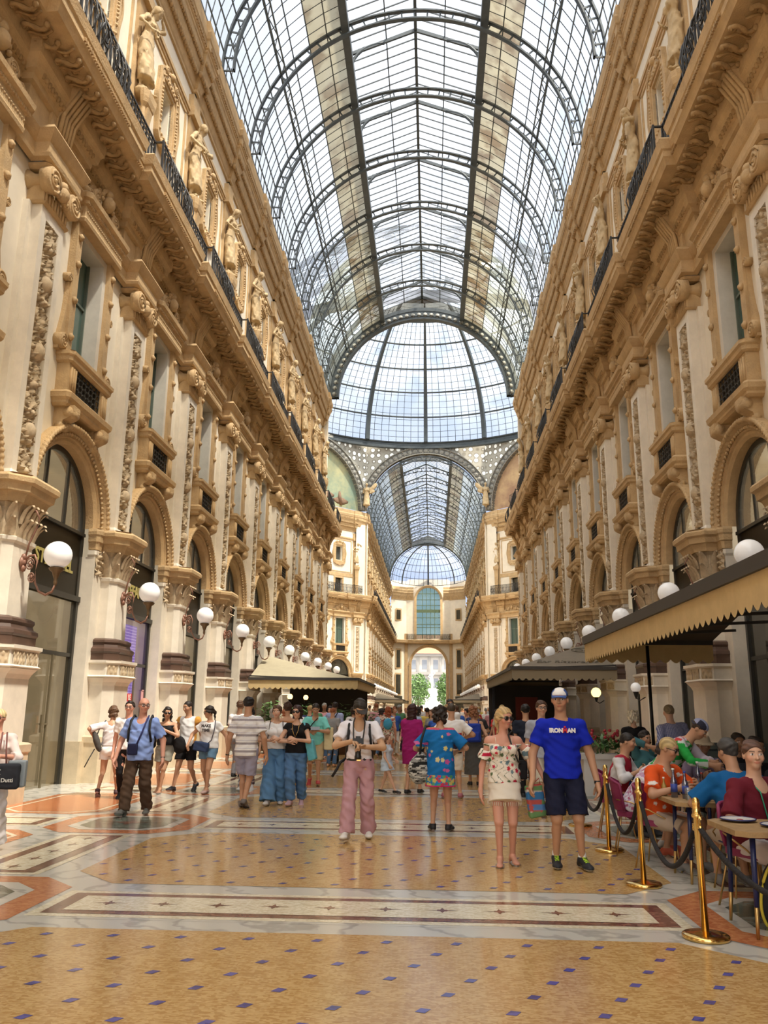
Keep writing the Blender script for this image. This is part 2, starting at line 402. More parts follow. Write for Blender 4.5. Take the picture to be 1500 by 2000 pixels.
def lower_window():
    """first-floor window: marble jamb, carved side consoles, balconet with iron grille, entablature and crest"""
    q={}
    w=.62; z0,z1=8.85,11.93
    a=MB(); a.ring([(-w-.17,z0),(w+.17,z0),(w+.17,z1+.02),(-w-.17,z1+.02)],[(-w,z0),(w,z0),(w,z1-.15),(-w,z1-.15)],-.45,.06)
    q['marble_jamb']=(a,MARBLEW)
    a=MB(); a.box(-w,w,-.36,-.33,z0,z1-.1); q['pane']=(a,GREENG)
    a=MB(); a.box(-.025,.025,-.33,-.28,z0,z1-.1); a.box(-w,w,-.33,-.29,10.6,10.66); a.box(-w,-w+.05,-.33,-.27,z0,z1-.1);a.box(w-.05,w,-.33,-.27,z0,z1-.1)
    q['window_frame']=(a,mat('green_grey_frame',(.12,.15,.12),.5))
    a=MB()
    for s in (-1,1):
        x0=s*(w+.17); x1=s*(w+.42); a.box(min(x0,x1),max(x0,x1),-.05,.16,z0,z1)
        for zz in (9.25,10.1,10.95,11.6): a.lathe([(.085,.0),(.08,.05),(.05,.06),(.03,.085)],10,(s*(w+.295),.16,zz),axis='y')
        # scrolled outer wing
        P=[]
        for t in np.linspace(0,1,15): P.append((s*(w+.42+.24*(1-t)**2*(1+.2*math.sin(t*9))),z0+2.1*t))
        pl=[(s*(w+.42),z0),]+P[:-1]+[(s*(w+.42),z0+2.1)]
        if s>0: pl=pl
        a.prism(pl if s<0 else pl[::-1],-.04,.1)
        scroll(a,(s*(w+.55),0,z0+.2),.17,-.02,.16,0,s,t=.022); scroll(a,(s*(w+.5),0,z0+1.7),.09,-.02,.13,0,-s,t=.016)
    q['carved_surround']=(a,TAN)
    a=MB()   # parapet
    hw=1.02
    for s in (-1,1):
        x0,x1=sorted((s*.66,s*1.02)); a.box(x0,x1,-.02,.27,7.95,8.62); 
        for k in (0,1,2): xx=s*(.72+.1*k); a.tube([(xx,.28,8.0),(xx,.28,8.55)],.03,5)
    a.box(-.66,.66,-.02,.12,7.8,8.62)
    stack(a,1.04,.29,.03,[(8.62,0),(8.66,.05),(8.74,.06),(8.78,.1),(8.86,.1)],0)
    stack(a,1.10,.34,.03,[(7.66,-.06),(7.71,.0),(7.76,.0),(7.82,.06),(7.92,.08),(7.98,.02)],0)
    for s in (-1,1):
        pr=[(0,7.14),(.1,7.16),(.18,7.26),(.2,7.38),(.36,7.46),(.42,7.58),(.42,7.7),(0,7.7)]
        a.prism(pr,s*.78-.16,s*.78+.16,0,'yz')
        a.lathe([(.11,-.18),(.13,0),(.11,.18)],12,(s*.78,.30,7.56),axis='x'); a.lathe([(.08,-.17),(.1,0),(.08,.17)],10,(s*.78,.12,7.28),axis='x')
    q['balconet']=(a,TAN)
    a=MB(); 
    for i in range(7):
        for j in range(5):
            cx=-.54+.18*i; cz=8.0+.135*j; P=[(cx+.085*math.cos(t),.235+.01*math.sin(3*t),cz+.075*math.sin(t)) for t in np.linspace(0,2*PI,9)[:-1]]
            a.tube(P,.014,4,0,True)
    for i in range(8): a.bar((-.62+.177*i,.235,7.95),(-.62+.177*i,.235,8.62),.02,.02)
    for j in range(6): a.bar((-.64,.24,7.94+.135*j),(.64,.24,7.94+.135*j),.016,.016)
    a.box(-.66,.66,.125,.14,7.95,8.62)
    q['iron_grille']=(a,GRILLE)
    a=MB()   # entablature over window + crest
    stack(a,1.06,.30,.02,[(11.93,0),(12.0,.02),(12.05,.0),(12.3,.0),(12.34,.05),(12.4,.06),(12.44,.14),(12.54,.16),(12.6,.12)],0)
    for i in range(26): a.ball((-1.0+.08*i,.30,12.17),.032,6)
    for i in range(30): a.box(-1.1+.075*i,-1.06+.075*i,.30,.37,12.32,12.39)
    pts=[(-1.0,12.6),(1.0,12.6)]+[(x,12.62+.62*math.cos(x/1.0*PI/2)**.7+.1*abs(math.sin(x*7))) for x in np.linspace(.98,-.98,27)]
    a.prism(pts[::-1],.0,.2)
    for s in (-1,1):
        scroll(a,(s*.52,.12,12.86),.2,0,.16,0,s,t=.024); scroll(a,(s*.86,.12,12.74),.13,0,.14,0,-s,t=.018)
        a.lathe([(.1,-.25),(.12,0),(.1,.25)],10,(s*1.0,.2,12.72),axis='x')
    a.ball((0,.3,13.02),.17,10,0,1.2); a.ball((0,.28,13.27),.13,8)
    for k in range(9): t=PI*k/8; a.ball((.3*math.cos(t),.28,13.0+.33*math.sin(t)),.065,6)
    q['crested_entablature']=(a,TAN)
    return q
def upper_window():
    q={}
    # baroque lobed frame
    w,h=.5,.86; zc=19.45
    def lobed(W,H,e):
        P=[]
        for t in np.linspace(0,2*PI,49)[:-1]:
            c,s=math.cos(t),math.sin(t); k=max(abs(c)/W,abs(s)/H); r=1/k
            r*=1+e*math.cos(4*t)*.0
            x,z=r*c,r*s
            bx=e*math.exp(-(z/(H*.42))**2); bz=e*1.25*math.exp(-(x/(W*.5))**2)
            x+=bx*np.sign(c)*(abs(x)>W*.9); z+=bz*np.sign(s)*(abs(z)>H*.9)
            ear=.10 if (abs(abs(x)-W)<.12 and abs(abs(z)-H)<.12) else 0
            P.append((x,zc+z))
        return P
    def rect(W,H):
        P=[]
        for t in np.linspace(0,2*PI,49)[:-1]:
            c,s=math.cos(t),math.sin(t); k=max(abs(c)/W,abs(s)/H); P.append((c/k,zc+s/k))
        return P
    a=MB(); a.ring(lobed(.86,1.25,.16),rect(w,h),-.45,-.32); a.ring(lobed(.76,1.15,.14),rect(w+.1,h+.1),-.34,-.27); a.ring(lobed(.86,1.25,.16),lobed(.80,1.19,.14),-.34,-.25)
    for i in range(40):
        t=2*PI*i/40; c,s=math.cos(t),math.sin(t); k=max(abs(c)/.68,abs(s)/1.04); a.ball((c/k,-.27,zc+s/k),.055,6)
    for s in (-1,1):
        scroll(a,(s*.45,-.34,zc+1.28),.15,0,.1,0,s,t=.025); scroll(a,(s*.45,-.34,zc-1.28),.13,0,.1,0,-s,t=.02)
    a.ball((0,-.28,zc+1.4),.15,8,0,.9)
    q['baroque_frame']=(a,TAN)
    a=MB(); a.ring(rect(w+.02,h+.02),rect(w-.06,h-.06),-.85,-.45); q['reveal']=(a,PLASTER)
    a=MB(); a.box(-w,w,-.82,-.8,zc-h,zc+h); q['pane']=(a,mat('upper_pane',(.05,.055,.05),.35))
    a=MB(); a.box(-.02,.02,-.8,-.77,zc-h,zc+h); a.box(-w,w,-.8,-.77,zc+.3,zc+.34); q['window_frame']=(a,mat('dark_olive_frame',(.10,.09,.06),.5))
    return q
def statue_mesh(): pass
def rail_module():
    a=MB(); z0,z1=14.58,15.62; y=.82
    def rpanel(x0,x1,yy,n):
        a.bar((x0,yy,z1),(x1,yy,z1),.05,.035); a.bar((x0,yy,z0+.06),(x1,yy,z0+.06),.03,.03); a.bar((x0,yy,z1-.16),(x1,yy,z1-.16),.02,.02); a.bar((x0,yy,z0+.2),(x1,yy,z0+.2),.02,.02)
        for i in range(n+1):
            x=x0+(x1-x0)*i/n; a.bar((x,yy,z0),(x,yy,z1),.028,.028)
            if i<n:
                xm=x+(x1-x0)/n/2; r=(x1-x0)/n*.36
                P=[(xm+r*math.cos(t),yy,(z0+z1)/2+.3*math.sin(t)) for t in np.linspace(0,2*PI,11)[:-1]]; a.tube(P,.018,4,0,True)
                for zz in (z1-.08,z0+.13): a.tube([(xm+r*.8*math.cos(t),yy,zz+.05*math.sin(t)) for t in np.linspace(0,2*PI,7)[:-1]],.015,4,0,True)
    rpanel(-1.2,1.2,y,12)
    for s in (-1,1):
        a.bar((s*1.2,y,z1),(s*1.2,y+.22,z1),.05,.035); a.bar((s*1.2,y+.22,z0),(s*1.2,y+.22,z1+.05),.05,.05); a.bar((s*1.2,y,z0),(s*1.2,y,z1+.05),.05,.05)
        x0,x1=sorted((s*1.2,s*2.45)); rpanel(x0,x1,y+.22,6)
        # bulging scroll panel in front of each pier
        for k in range(4):
            xx=s*(1.55+.22*k)
            a.tube([(xx,y+.22,z1),(xx,y+.33,z1-.2),(xx,y+.42,z0+.42),(xx,y+.34,z0+.16),(xx,y+.22,z0+.05)],.018,5)
        for r_ in (.12,.2): a.tube([(s*2.1+r_*math.cos(t),y+.36,(z0+z1)/2-.05+r_*1.3*math.sin(t)) for t in np.linspace(0,2*PI,13)[:-1]],.02,5,0,True)
    return a
def soffit_ornament():
    """row of S-scroll modillions with rosettes under the balcony cornice, and the egg band"""
    a=MB(); n=11
    for i in range(n):
        x=-2.45+4.9*(i+.5)/n; off=.22 if abs(x)>1.2 else 0.
        P=[]
        for t in np.linspace(0,1,11): P.append((x-.10+.07*math.sin(t*2*PI),.30+off+.5*t,13.84-.05*math.sin(t*PI)))
        a.tube(P,[.035+.02*math.sin(t*PI*3)**2 for t in np.linspace(0,1,11)],6)
        P=[(x+.13+.05*math.sin(t*2*PI+1),.30+off+.5*t,13.86) for t in np.linspace(0,1,9)]; a.tube(P,.028,5)
        for yy in (.34,.78): a.ball((x-.1,yy+off,13.83),.065,6)
        a.lathe([(.085,0),(.075,-.03),(.04,-.035),(.03,-.06)],9,(x+.02,.56+off,13.9))
    for i in range(40):
        x=-2.45+4.9*(i+.5)/40; off=.22 if abs(x)>1.2 else 0.
        a.ball((x,.20+off,13.38),.055,6,0,1.4)
    for i in range(60):
        x=-2.45+4.9*(i+.5)/60; off=.22 if abs(x)>1.2 else 0.
        a.box(x-.022,x+.022,.93+off,.975+off,14.12,14.2)
    for i in range(30):
        x=-2.45+4.9*(i+.5)/30; off=.24 if abs(x)>2.0 else 0.
        a.ball((x,-.16+off*.5,22.8),.10,6,0,1.3)
    for i in range(34):
        x=-2.45+4.9*(i+.5)/34; off=.24 if abs(x)>2.0 else 0.
        a.ball((x,-.0+off*.5,23.25),.085,6,0,1.5); a.box(x-.04,x+.04,.14+off*.5,.19+off*.5,23.7,23.86)
    return a
def bumped(y0w,n0,n1,base,hw,extra):
    pass

# reusable meshes
def meshes(q): return {k:(mb.mesh(k,mt)) for k,(mb,mt) in q.items()}
PIER=meshes(ground_pier()); UPIL=meshes(upper_pilaster()); UPIL_LO=meshes(upper_pilaster(False))
SHOP=meshes(shop_glazing()); ARCHV=archivolt(1.5,1.9,.0).mesh('archivolt',TAN)
LWIN=meshes(lower_window()); UWIN=meshes(upper_window())
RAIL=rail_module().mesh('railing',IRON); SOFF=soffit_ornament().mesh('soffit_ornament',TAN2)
def lamp_meshes():
    a=MB(); q={}
    # bracket: rosette, S arm, scrolls (local y = out)
    a.lathe([(.12,0),(.12,.03),(.06,.05),(.05,.09)],10,(0,0,0),axis='y')
    for zz in (-.1,.1): a.ball((0,.03,zz),.07,8)
    a.tube([(0,.05,.02),(0,.16,.12),(0,.30,.14),(0,.38,.02),(0,.36,-.14),(0,.38,-.36),(0,.50,-.52),(0,.68,-.58),(0,.84,-.52),(0,.90,-.40)],.024,7)
    a.tube([(0,.05,.05),(0,.12,.35),(0,.28,.65),(0,.32,.82),(0,.22,.95),(0,.05,.93)],.022,6)
    for c,r,sg in (((0,.20,-.03),.12,1),((0,.27,-.26),.10,-1)):
        a.tube([(0,c[1]+r*(1-.7*t/4/PI)*math.cos(sg*t),c[2]+r*(1-.7*t/4/PI)*math.sin(sg*t)) for t in np.linspace(0,4*PI,28)],.014,5)
        a.ball(c,.035,8)
    q['bracket']=(a,COPPER)
    a=MB(); a.lathe([(.02,-.42),(.035,-.36),(.03,-.3),(.06,-.22),(.07,-.18),(.12,-.14),(.14,-.10),(.10,-.08)],10,(0,.90,0)); q['holder']=(a,mat('lamp_bronze',(.16,.10,.05),.5,metal=.5))
    a=MB(); a.ball((0,.90,.14),.245,28); q['globe']=(a,GLOBE)
    for k in q:
        mb=q[k][0]; off=-.26
        if k=='bracket': mb.v=[np.stack([v[:,0],v[:,1]*(.64/.9),v[:,2]],1) for v in mb.v]
        else: mb.move((0,off,0))
    return q
LAMP=meshes(lamp_meshes())

def hwpath(bays,y_end0,y_end1,base,hw,extra,side):
    """plan path of a moulding along one wall with a bump at each pier (world coordinates)"""
    P=[]; X=lambda o:(side*(7.17-o))
    piers=[y for y in bays]
    pts=[(y_end0,base)]
    for y in piers:
        for yy,o in ((y-hw,base),(y-hw,base+extra),(y+hw,base+extra),(y+hw,base)):
            if y_end0<=yy<=y_end1: pts.append((yy,o))
            elif yy<y_end0 and o>base: pts[0]=(y_end0,o)
    pts.append((y_end1,pts[-1][1]))
    out=[]
    for yy,o in pts:
        if not out or abs(out[-1][0]-X(o))+abs(out[-1][1]-yy)>1e-4: out.append((X(o),yy))
    return out
MAINC=[(0,12.6),(.02,13.15),(.10,13.18),(.12,13.3),(.2,13.34),(.24,13.52),(.30,13.6),(.32,13.86),(.36,13.92),(.84,13.93),(.86,13.98),(.90,14.06),(.93,14.1),(.93,14.24),(.97,14.28),(1.0,14.42),(1.02,14.5),(.98,14.56),(.0,14.58),(-.4,14.58)]
ENT=[(0,11.93),(.12,11.95),(.14,12.02),(.10,12.05),(.10,12.28),(.14,12.32),(.2,12.42),(.24,12.5),(.2,12.58),(0,12.6)]
TOPC=[(-.40,22.3),(-.33,22.32),(-.33,22.42),(-.29,22.48),(-.24,22.62),(-.06,23.05),(.06,23.5),(.10,23.55),(.10,23.62),(.15,23.66),(.15,23.95),(.19,24.0),(.22,24.25),(.18,24.35),(.12,24.4),(.12,24.8),(-.6,24.82)]
def sweepw(mb,prof,path,side,m=0):
    if side<0: path=path[::-1]
    # out must be toward the gallery axis
    return mb.sweep(prof,path,m)
def wall_mesh(cent,side_hw=2.45):
    """plaster wall of one arm side for bays centred at local x in cent; local frame"""
    a=MB()
    for c in cent:
        b=MB(); r=1.5; W=side_hw
        # spandrel around arch, z 5.6..8.2
        ang=np.linspace(0,PI,33); inner=[(r*math.cos(t),5.6+r*math.sin(t)) for t in ang]
        outer=[]
        for t in ang:
            cc,s=math.cos(t),math.sin(t); k=max(abs(cc)/W,s/2.8); outer.append((cc/k,5.6+s/k))
        P=[[(x,0,z) for x,z in inner],[(x,0,z) for x,z in outer]]; b.grid(P,0,False,flip=False)
        for s in (-1,1):   # corner fillers
            x=s*W; 
        w=.64; b.box(-W,-w,-.3,0,8.4,12.7); b.box(w,W,-.3,0,8.4,12.7); b.box(-w,w,-.3,0,8.4,8.85); b.box(-w,w,-.3,0,11.8,12.7)
        # upper storey
        y=-.4
        for x0,x1,z0,z1 in ((-W,-.5,14.5,24.8),(.5,W,14.5,24.8),(-.5,.5,20.3,24.8),(-.5,.5,16.6,18.6)): b.box(x0,x1,y-.35,y,z0,z1)
        a.merge(b,(c,0,0))
    return a
def upper_trim():
    """flat tan bands that frame the plaster panels of the top storey, herm pilaster behind statue"""
    a=MB(); y=-.4
    a.box(-2.45,2.45,y,y+.06,16.75,17.15); a.box(-2.45,2.45,y,y+.05,14.58,14.9)
    for s in (-1,1):
        x0,x1=sorted((s*1.75,s*1.86)); a.box(x0,x1,y,y+.045,17.3,21.1)
        x0,x1=sorted((s*.52,s*.72)); a.box(x0,x1,y,y+.08,14.58,16.7)
    a.box(-1.86,1.86,y,y+.045,21.05,21.15); a.box(-1.86,1.86,y,y+.045,17.25,17.35); a.box(-.72,.72,y,y+.1,16.5,16.72)
    a.box(-.5,.5,y-.3,y-.28,14.58,16.6,1)
    a.box(-2.45,2.45,y,y+.10,21.35,21.5); a.box(-2.45,2.45,y,y+.06,21.25,21.35)
    return a
UTRIM=upper_trim().mesh('panel_bands',[TAN,DARKG])
def herm():
    a=MB(); y=-.42
    a.box(-.34,.34,y,y+.12,14.58,22.0); stack(a,.22,-.0,.02,[(14.6,.1),(14.85,.1),(14.9,.0),(17.6,.05),(17.7,.12),(17.85,.16),(18.05,.18),(18.1,.12)],0)
    a.prism([(-.2,16.9),(.05,17.2),(.12,17.6),(-.2,17.7)],-.16,.16,0,'yz')
    for k in range(9): a.ball((0,.02,17.1-.13*k),.085*(1-.06*k),6,0,1.4)
    a.box(-.42,.42,y,y+.26,21.2,21.55); a.box(-.38,.38,y,y+.2,21.55,22.05); a.prism([(-.5,12.6),(.5,12.6),(.42,13.85),(-.42,13.85)][::-1],-.02,.3)
    a.prism([(.3,12.62),(.34,13.2),(.75,13.9),(.3,13.9)],-.28,.28,0,'yz'); 
    for k in range(5): a.tube([(-.24+.12*k,.34,12.7),(-.24+.12*k,.42,13.3),(-.24+.12*k,.72,13.8)],.045,5)
    return a
HERM=herm().mesh('herm_pilaster',TAN)

# ------------------------------------------------------------------ statue, built once from a signed distance field (figure code below)
# ------------------------------------------------------------------ figures: signed distance fields meshed by surface nets
F32=np.float32
def V3(*a): return np.array(a if len(a)>1 else a[0],dtype=float)
def nrm(v): v=np.array(v,float); return v/(np.linalg.norm(v)+1e-9)
def surfnet(D,org,h):
    S=D<0; nx,ny,nz=D.shape
    c=np.zeros((nx-1,ny-1,nz-1),np.uint8)
    for i in (0,1):
        for j in (0,1):
            for k in (0,1): c+=S[i:nx-1+i,j:ny-1+j,k:nz-1+k]
    act=(c>0)&(c<8); I,J,K=np.nonzero(act); n=len(I)
    if n==0: return np.zeros((0,3)),np.zeros((0,4),int)
    idx=-np.ones(act.shape,np.int32); idx[act]=np.arange(n)
    acc=np.zeros((n,3)); cnt=np.zeros(n)
    for ax in range(3):
        o=[a for a in range(3) if a!=ax]
        for u in (0,1):
            for v in (0,1):
                d0=[0,0,0]; d0[o[0]]=u; d0[o[1]]=v; d1=list(d0); d1[ax]=1
                a=D[I+d0[0],J+d0[1],K+d0[2]]; b=D[I+d1[0],J+d1[1],K+d1[2]]
                cr=(a<0)!=(b<0); t=np.where(cr,a/(a-b+1e-12),0)
                p=np.array(d0,float)[None]+0*acc; p[:,ax]+=t
                acc+=p*cr[:,None]; cnt+=cr
    V=(np.stack([I,J,K],1)+acc/cnt[:,None])*h+org
    Q=[]
    for ax in range(3):
        o=[a for a in range(3) if a!=ax]
        sl0=[slice(1,-1)]*3; sl0[ax]=slice(0,-1); sl1=[slice(1,-1)]*3; sl1[ax]=slice(1,None)
        a=S[tuple(sl0)]; b=S[tuple(sl1)]; ch=a!=b
        i=np.stack(np.nonzero(ch),1); 
        if len(i)==0: continue
        ins=a[ch]; base=i.copy(); base[:,o[0]]+=1; base[:,o[1]]+=1
        def cell(u,v):
            q=base.copy(); q[:,o[0]]-=u; q[:,o[1]]-=v; return idx[q[:,0],q[:,1],q[:,2]]
        q=np.stack([cell(1,1),cell(0,1),cell(0,0),cell(1,0)],1)
        fl=ins if ax!=1 else ~ins
        q[~fl]=q[~fl][:,::-1]; Q.append(q)
    Q=np.concatenate(Q); Q=Q[(Q>=0).all(1)]
    return V,Q
# primitives: each returns a node dict with bbox and distance function
def cone(a,b,ra,rb,k=.02,clips=(),g=None):
    a=np.array(a,float);b=np.array(b,float)
    def f(p):
        ab=b-a; L=ab@ab+1e-12; t=np.clip(((p-a)@ab)/L,0,1)
        return np.linalg.norm(p-a-t[...,None]*ab,axis=-1)-(ra+(rb-ra)*t)
    r=max(ra,rb); return dict(f=f,lo=np.minimum(a,b)-r,hi=np.maximum(a,b)+r,k=k,clips=clips)
def ell(c,r,R=None,k=.02,clips=(),p4=False):
    c=np.array(c,float); r=np.array(r,float); 
    def f(p):
        q=(p-c) if R is None else (p-c)@R
        if p4:
            q=q/r; m=np.sqrt(np.sqrt((q[...,0]**2+q[...,1]**2)**2+q[...,2]**4)); return (m-1)*r.min()
        k0=np.linalg.norm(q/r,axis=-1); k1=np.linalg.norm(q/(r*r),axis=-1); return k0*(k0-1)/(k1+1e-9)
    m=r.max() if R is not None else r
    return dict(f=f,lo=c-m*1.01,hi=c+m*1.01,k=k,clips=clips)
def ecyl(a,b,ra,rb,R=None,k=.02,clips=()):
    """elliptic frustum between a and b; ra, rb = (x radius, y radius)"""
    a=np.array(a,float);b=np.array(b,float)
    def f(p):
        ab=b-a; L=math.sqrt(ab@ab); u=ab/L; q=p-a; t=(q@u); tt=np.clip(t/L,0,1)
        w=q-t[...,None]*u
        if R is not None: w=w@R
        rx=ra[0]+(rb[0]-ra[0])*tt; ry=ra[1]+(rb[1]-ra[1])*tt
        e=np.sqrt((w[...,0]/rx)**2+(w[...,1]/ry)**2+1e-9); dr=(e-1)*np.minimum(rx,ry)
        dz=np.abs(t-L/2)-L/2
        return np.maximum(dr,dz)
    m=max(*ra,*rb); return dict(f=f,lo=np.minimum(a,b)-m,hi=np.maximum(a,b)+m,k=k,clips=clips)
def plane(p0,n):
    p0=np.array(p0,float); n=nrm(n); return lambda p:(p-p0)@n
def sub(node):
    return lambda p:-node['f'](p)
def mesh_sdf(nodes,h,clips=(),wr=0,wf=1.,seed=0):
    lo=np.min([n['lo'] for n in nodes],0)-3*h; hi=np.max([n['hi'] for n in nodes],0)+3*h
    n=np.ceil((hi-lo)/h).astype(int)+1; D=np.full(tuple(n),.12,F32)
    ax=[lo[i]+h*np.arange(n[i]) for i in range(3)]
    for nd in nodes:
        mg=nd['k']+2*h+.012
        s=[slice(max(0,int((nd['lo'][i]-mg-lo[i])/h)),min(n[i],int((nd['hi'][i]+mg-lo[i])/h)+2)) for i in range(3)]
        if any(q.stop<=q.start for q in s): continue
        P=np.stack(np.meshgrid(ax[0][s[0]],ax[1][s[1]],ax[2][s[2]],indexing='ij'),-1)
        d=nd['f'](P)
        for c in nd['clips']: d=np.maximum(d,c(P))
        a=D[tuple(s)]; k=nd['k']
        if nd.get('sub'): D[tuple(s)]=np.maximum(a,-d); continue
        hh=np.clip(k-np.abs(a-d),0,None)/k if k>0 else 0
        D[tuple(s)]=np.minimum(a,d)-hh*hh*k/4
    if clips or wr:
        m=np.abs(D)<.06+0*D; I=np.nonzero((D<.08)); P=np.stack([ax[i][I[i]] for i in range(3)],-1); d=D[I].astype(float)
        if wr:
            x,y,z=P.T; q=seed*1.7
            w=np.sin(z*38*wf+2.2*np.sin(x*17+q)+1.6*np.sin(y*21+q*2))+.7*np.sin(z*71*wf+x*34+q+2*np.sin(y*30))+.6*np.sin(x*46+y*38+z*9+q)
            d=d+wr*w*.5
        for c in clips: d=np.maximum(d,c(P))
        D[I]=d
    V,Q=surfnet(D,lo,h)
    return V,Q
def np_mesh(name,V,Q,mats,col=None,smooth=True):
    me=bpy.data.meshes.new(name)
    me.vertices.add(len(V)); me.vertices.foreach_set('co',V.astype(F32).ravel())
    me.loops.add(Q.size); me.loops.foreach_set('vertex_index',Q.astype(np.int32).ravel())
    me.polygons.add(len(Q)); me.polygons.foreach_set('loop_start',np.arange(0,Q.size,4,dtype=np.int32))
    me.polygons.foreach_set('use_smooth',np.full(len(Q),smooth))
    for m in (mats if isinstance(mats,(list,tuple)) else [mats]): me.materials.append(m)
    me.update(calc_edges=True)
    if col is not None:
        at=me.color_attributes.new('Col','FLOAT_COLOR','POINT'); c=np.ones((len(V),4),F32); c[:,:3]=col; at.data.foreach_set('color',c.ravel())
    return me
def ik2(a,b,l1,l2,hint):
    a=np.array(a,float);b=np.array(b,float);d=b-a;L=np.linalg.norm(d)
    if L>l1+l2-1e-4: l1,l2=l1*L/(l1+l2)*1.0001,l2*L/(l1+l2)*1.0001
    u=d/L; x=(l1*l1-l2*l2+L*L)/(2*L); h=math.sqrt(max(0,l1*l1-x*x)); w=np.array(hint,float); w-=u*(w@u); return a+u*x+nrm(w)*h
def rotm(yaw=0,pitch=0,roll=0):
    """columns = axes; pitch>0 looks down/leans forward (towards -y)"""
    y,p,r=[math.radians(v) for v in (yaw,pitch,roll)]
    Rz=np.array([[math.cos(y),-math.sin(y),0],[math.sin(y),math.cos(y),0],[0,0,1]])
    Rx=np.array([[1,0,0],[0,math.cos(p),-math.sin(p)],[0,math.sin(p),math.cos(p)]])
    Ry=np.array([[math.cos(r),0,math.sin(r)],[0,1,0],[-math.sin(r),0,math.cos(r)]])
    return Rz@Rx@Ry
SK=lambda k:{'light':(.62,.37,.25),'tan':(.50,.275,.165),'red':(.60,.30,.21),'asian':(.56,.34,.20),'dark':(.30,.16,.09),'pale':(.66,.44,.33)}[k]
def vmat(name,rough,spec=.3,bump=0,sheen=0):
    m=bpy.data.materials.new(name); m.use_nodes=True; nt=m.node_tree; b=nt.nodes['Principled BSDF']
    a=nt.nodes.new('ShaderNodeVertexColor'); a.layer_name='Col'; nt.links.new(a.outputs['Color'],b.inputs['Base Color'])
    b.inputs['Roughness'].default_value=rough; b.inputs['Specular IOR Level'].default_value=spec
    if bump:
        tc=nt.nodes.new('ShaderNodeTexCoord'); n=nt.nodes.new('ShaderNodeTexNoise'); n.inputs['Scale'].default_value=bump; n.inputs['Detail'].default_value=3
        bp=nt.nodes.new('ShaderNodeBump'); bp.inputs['Strength'].default_value=.35; bp.inputs['Distance'].default_value=.01
        nt.links.new(tc.outputs['Object'],n.inputs['Vector']); nt.links.new(n.outputs['Fac'],bp.inputs['Height']); nt.links.new(bp.outputs['Normal'],b.inputs['Normal'])
    return m
MSKIN=vmat('skin',.5,.35); MCLOTH=vmat('woven_cloth',.85,.2,bump=14); MHAIR=vmat('hair',.55,.35,bump=60); MSHOE=vmat('shoe_fabric',.6,.4)
def omat(name,rough):
    m=bpy.data.materials.new(name); m.use_nodes=True; nt=m.node_tree; b=nt.nodes['Principled BSDF']
    a=nt.nodes.new('ShaderNodeObjectInfo'); nt.links.new(a.outputs['Color'],b.inputs['Base Color']); b.inputs['Roughness'].default_value=rough; return m
MOBJ=omat('plain_cloth',.85)
LENS=mat('dark_lens',(.012,.01,.01),.08,spec=.8); WIRE=mat('thin_metal',(.35,.3,.25),.3,metal=.8); BLACKP=mat('black_plastic',(.012,.012,.013),.35); LEATHER=mat('black_leather',(.018,.017,.018),.38)

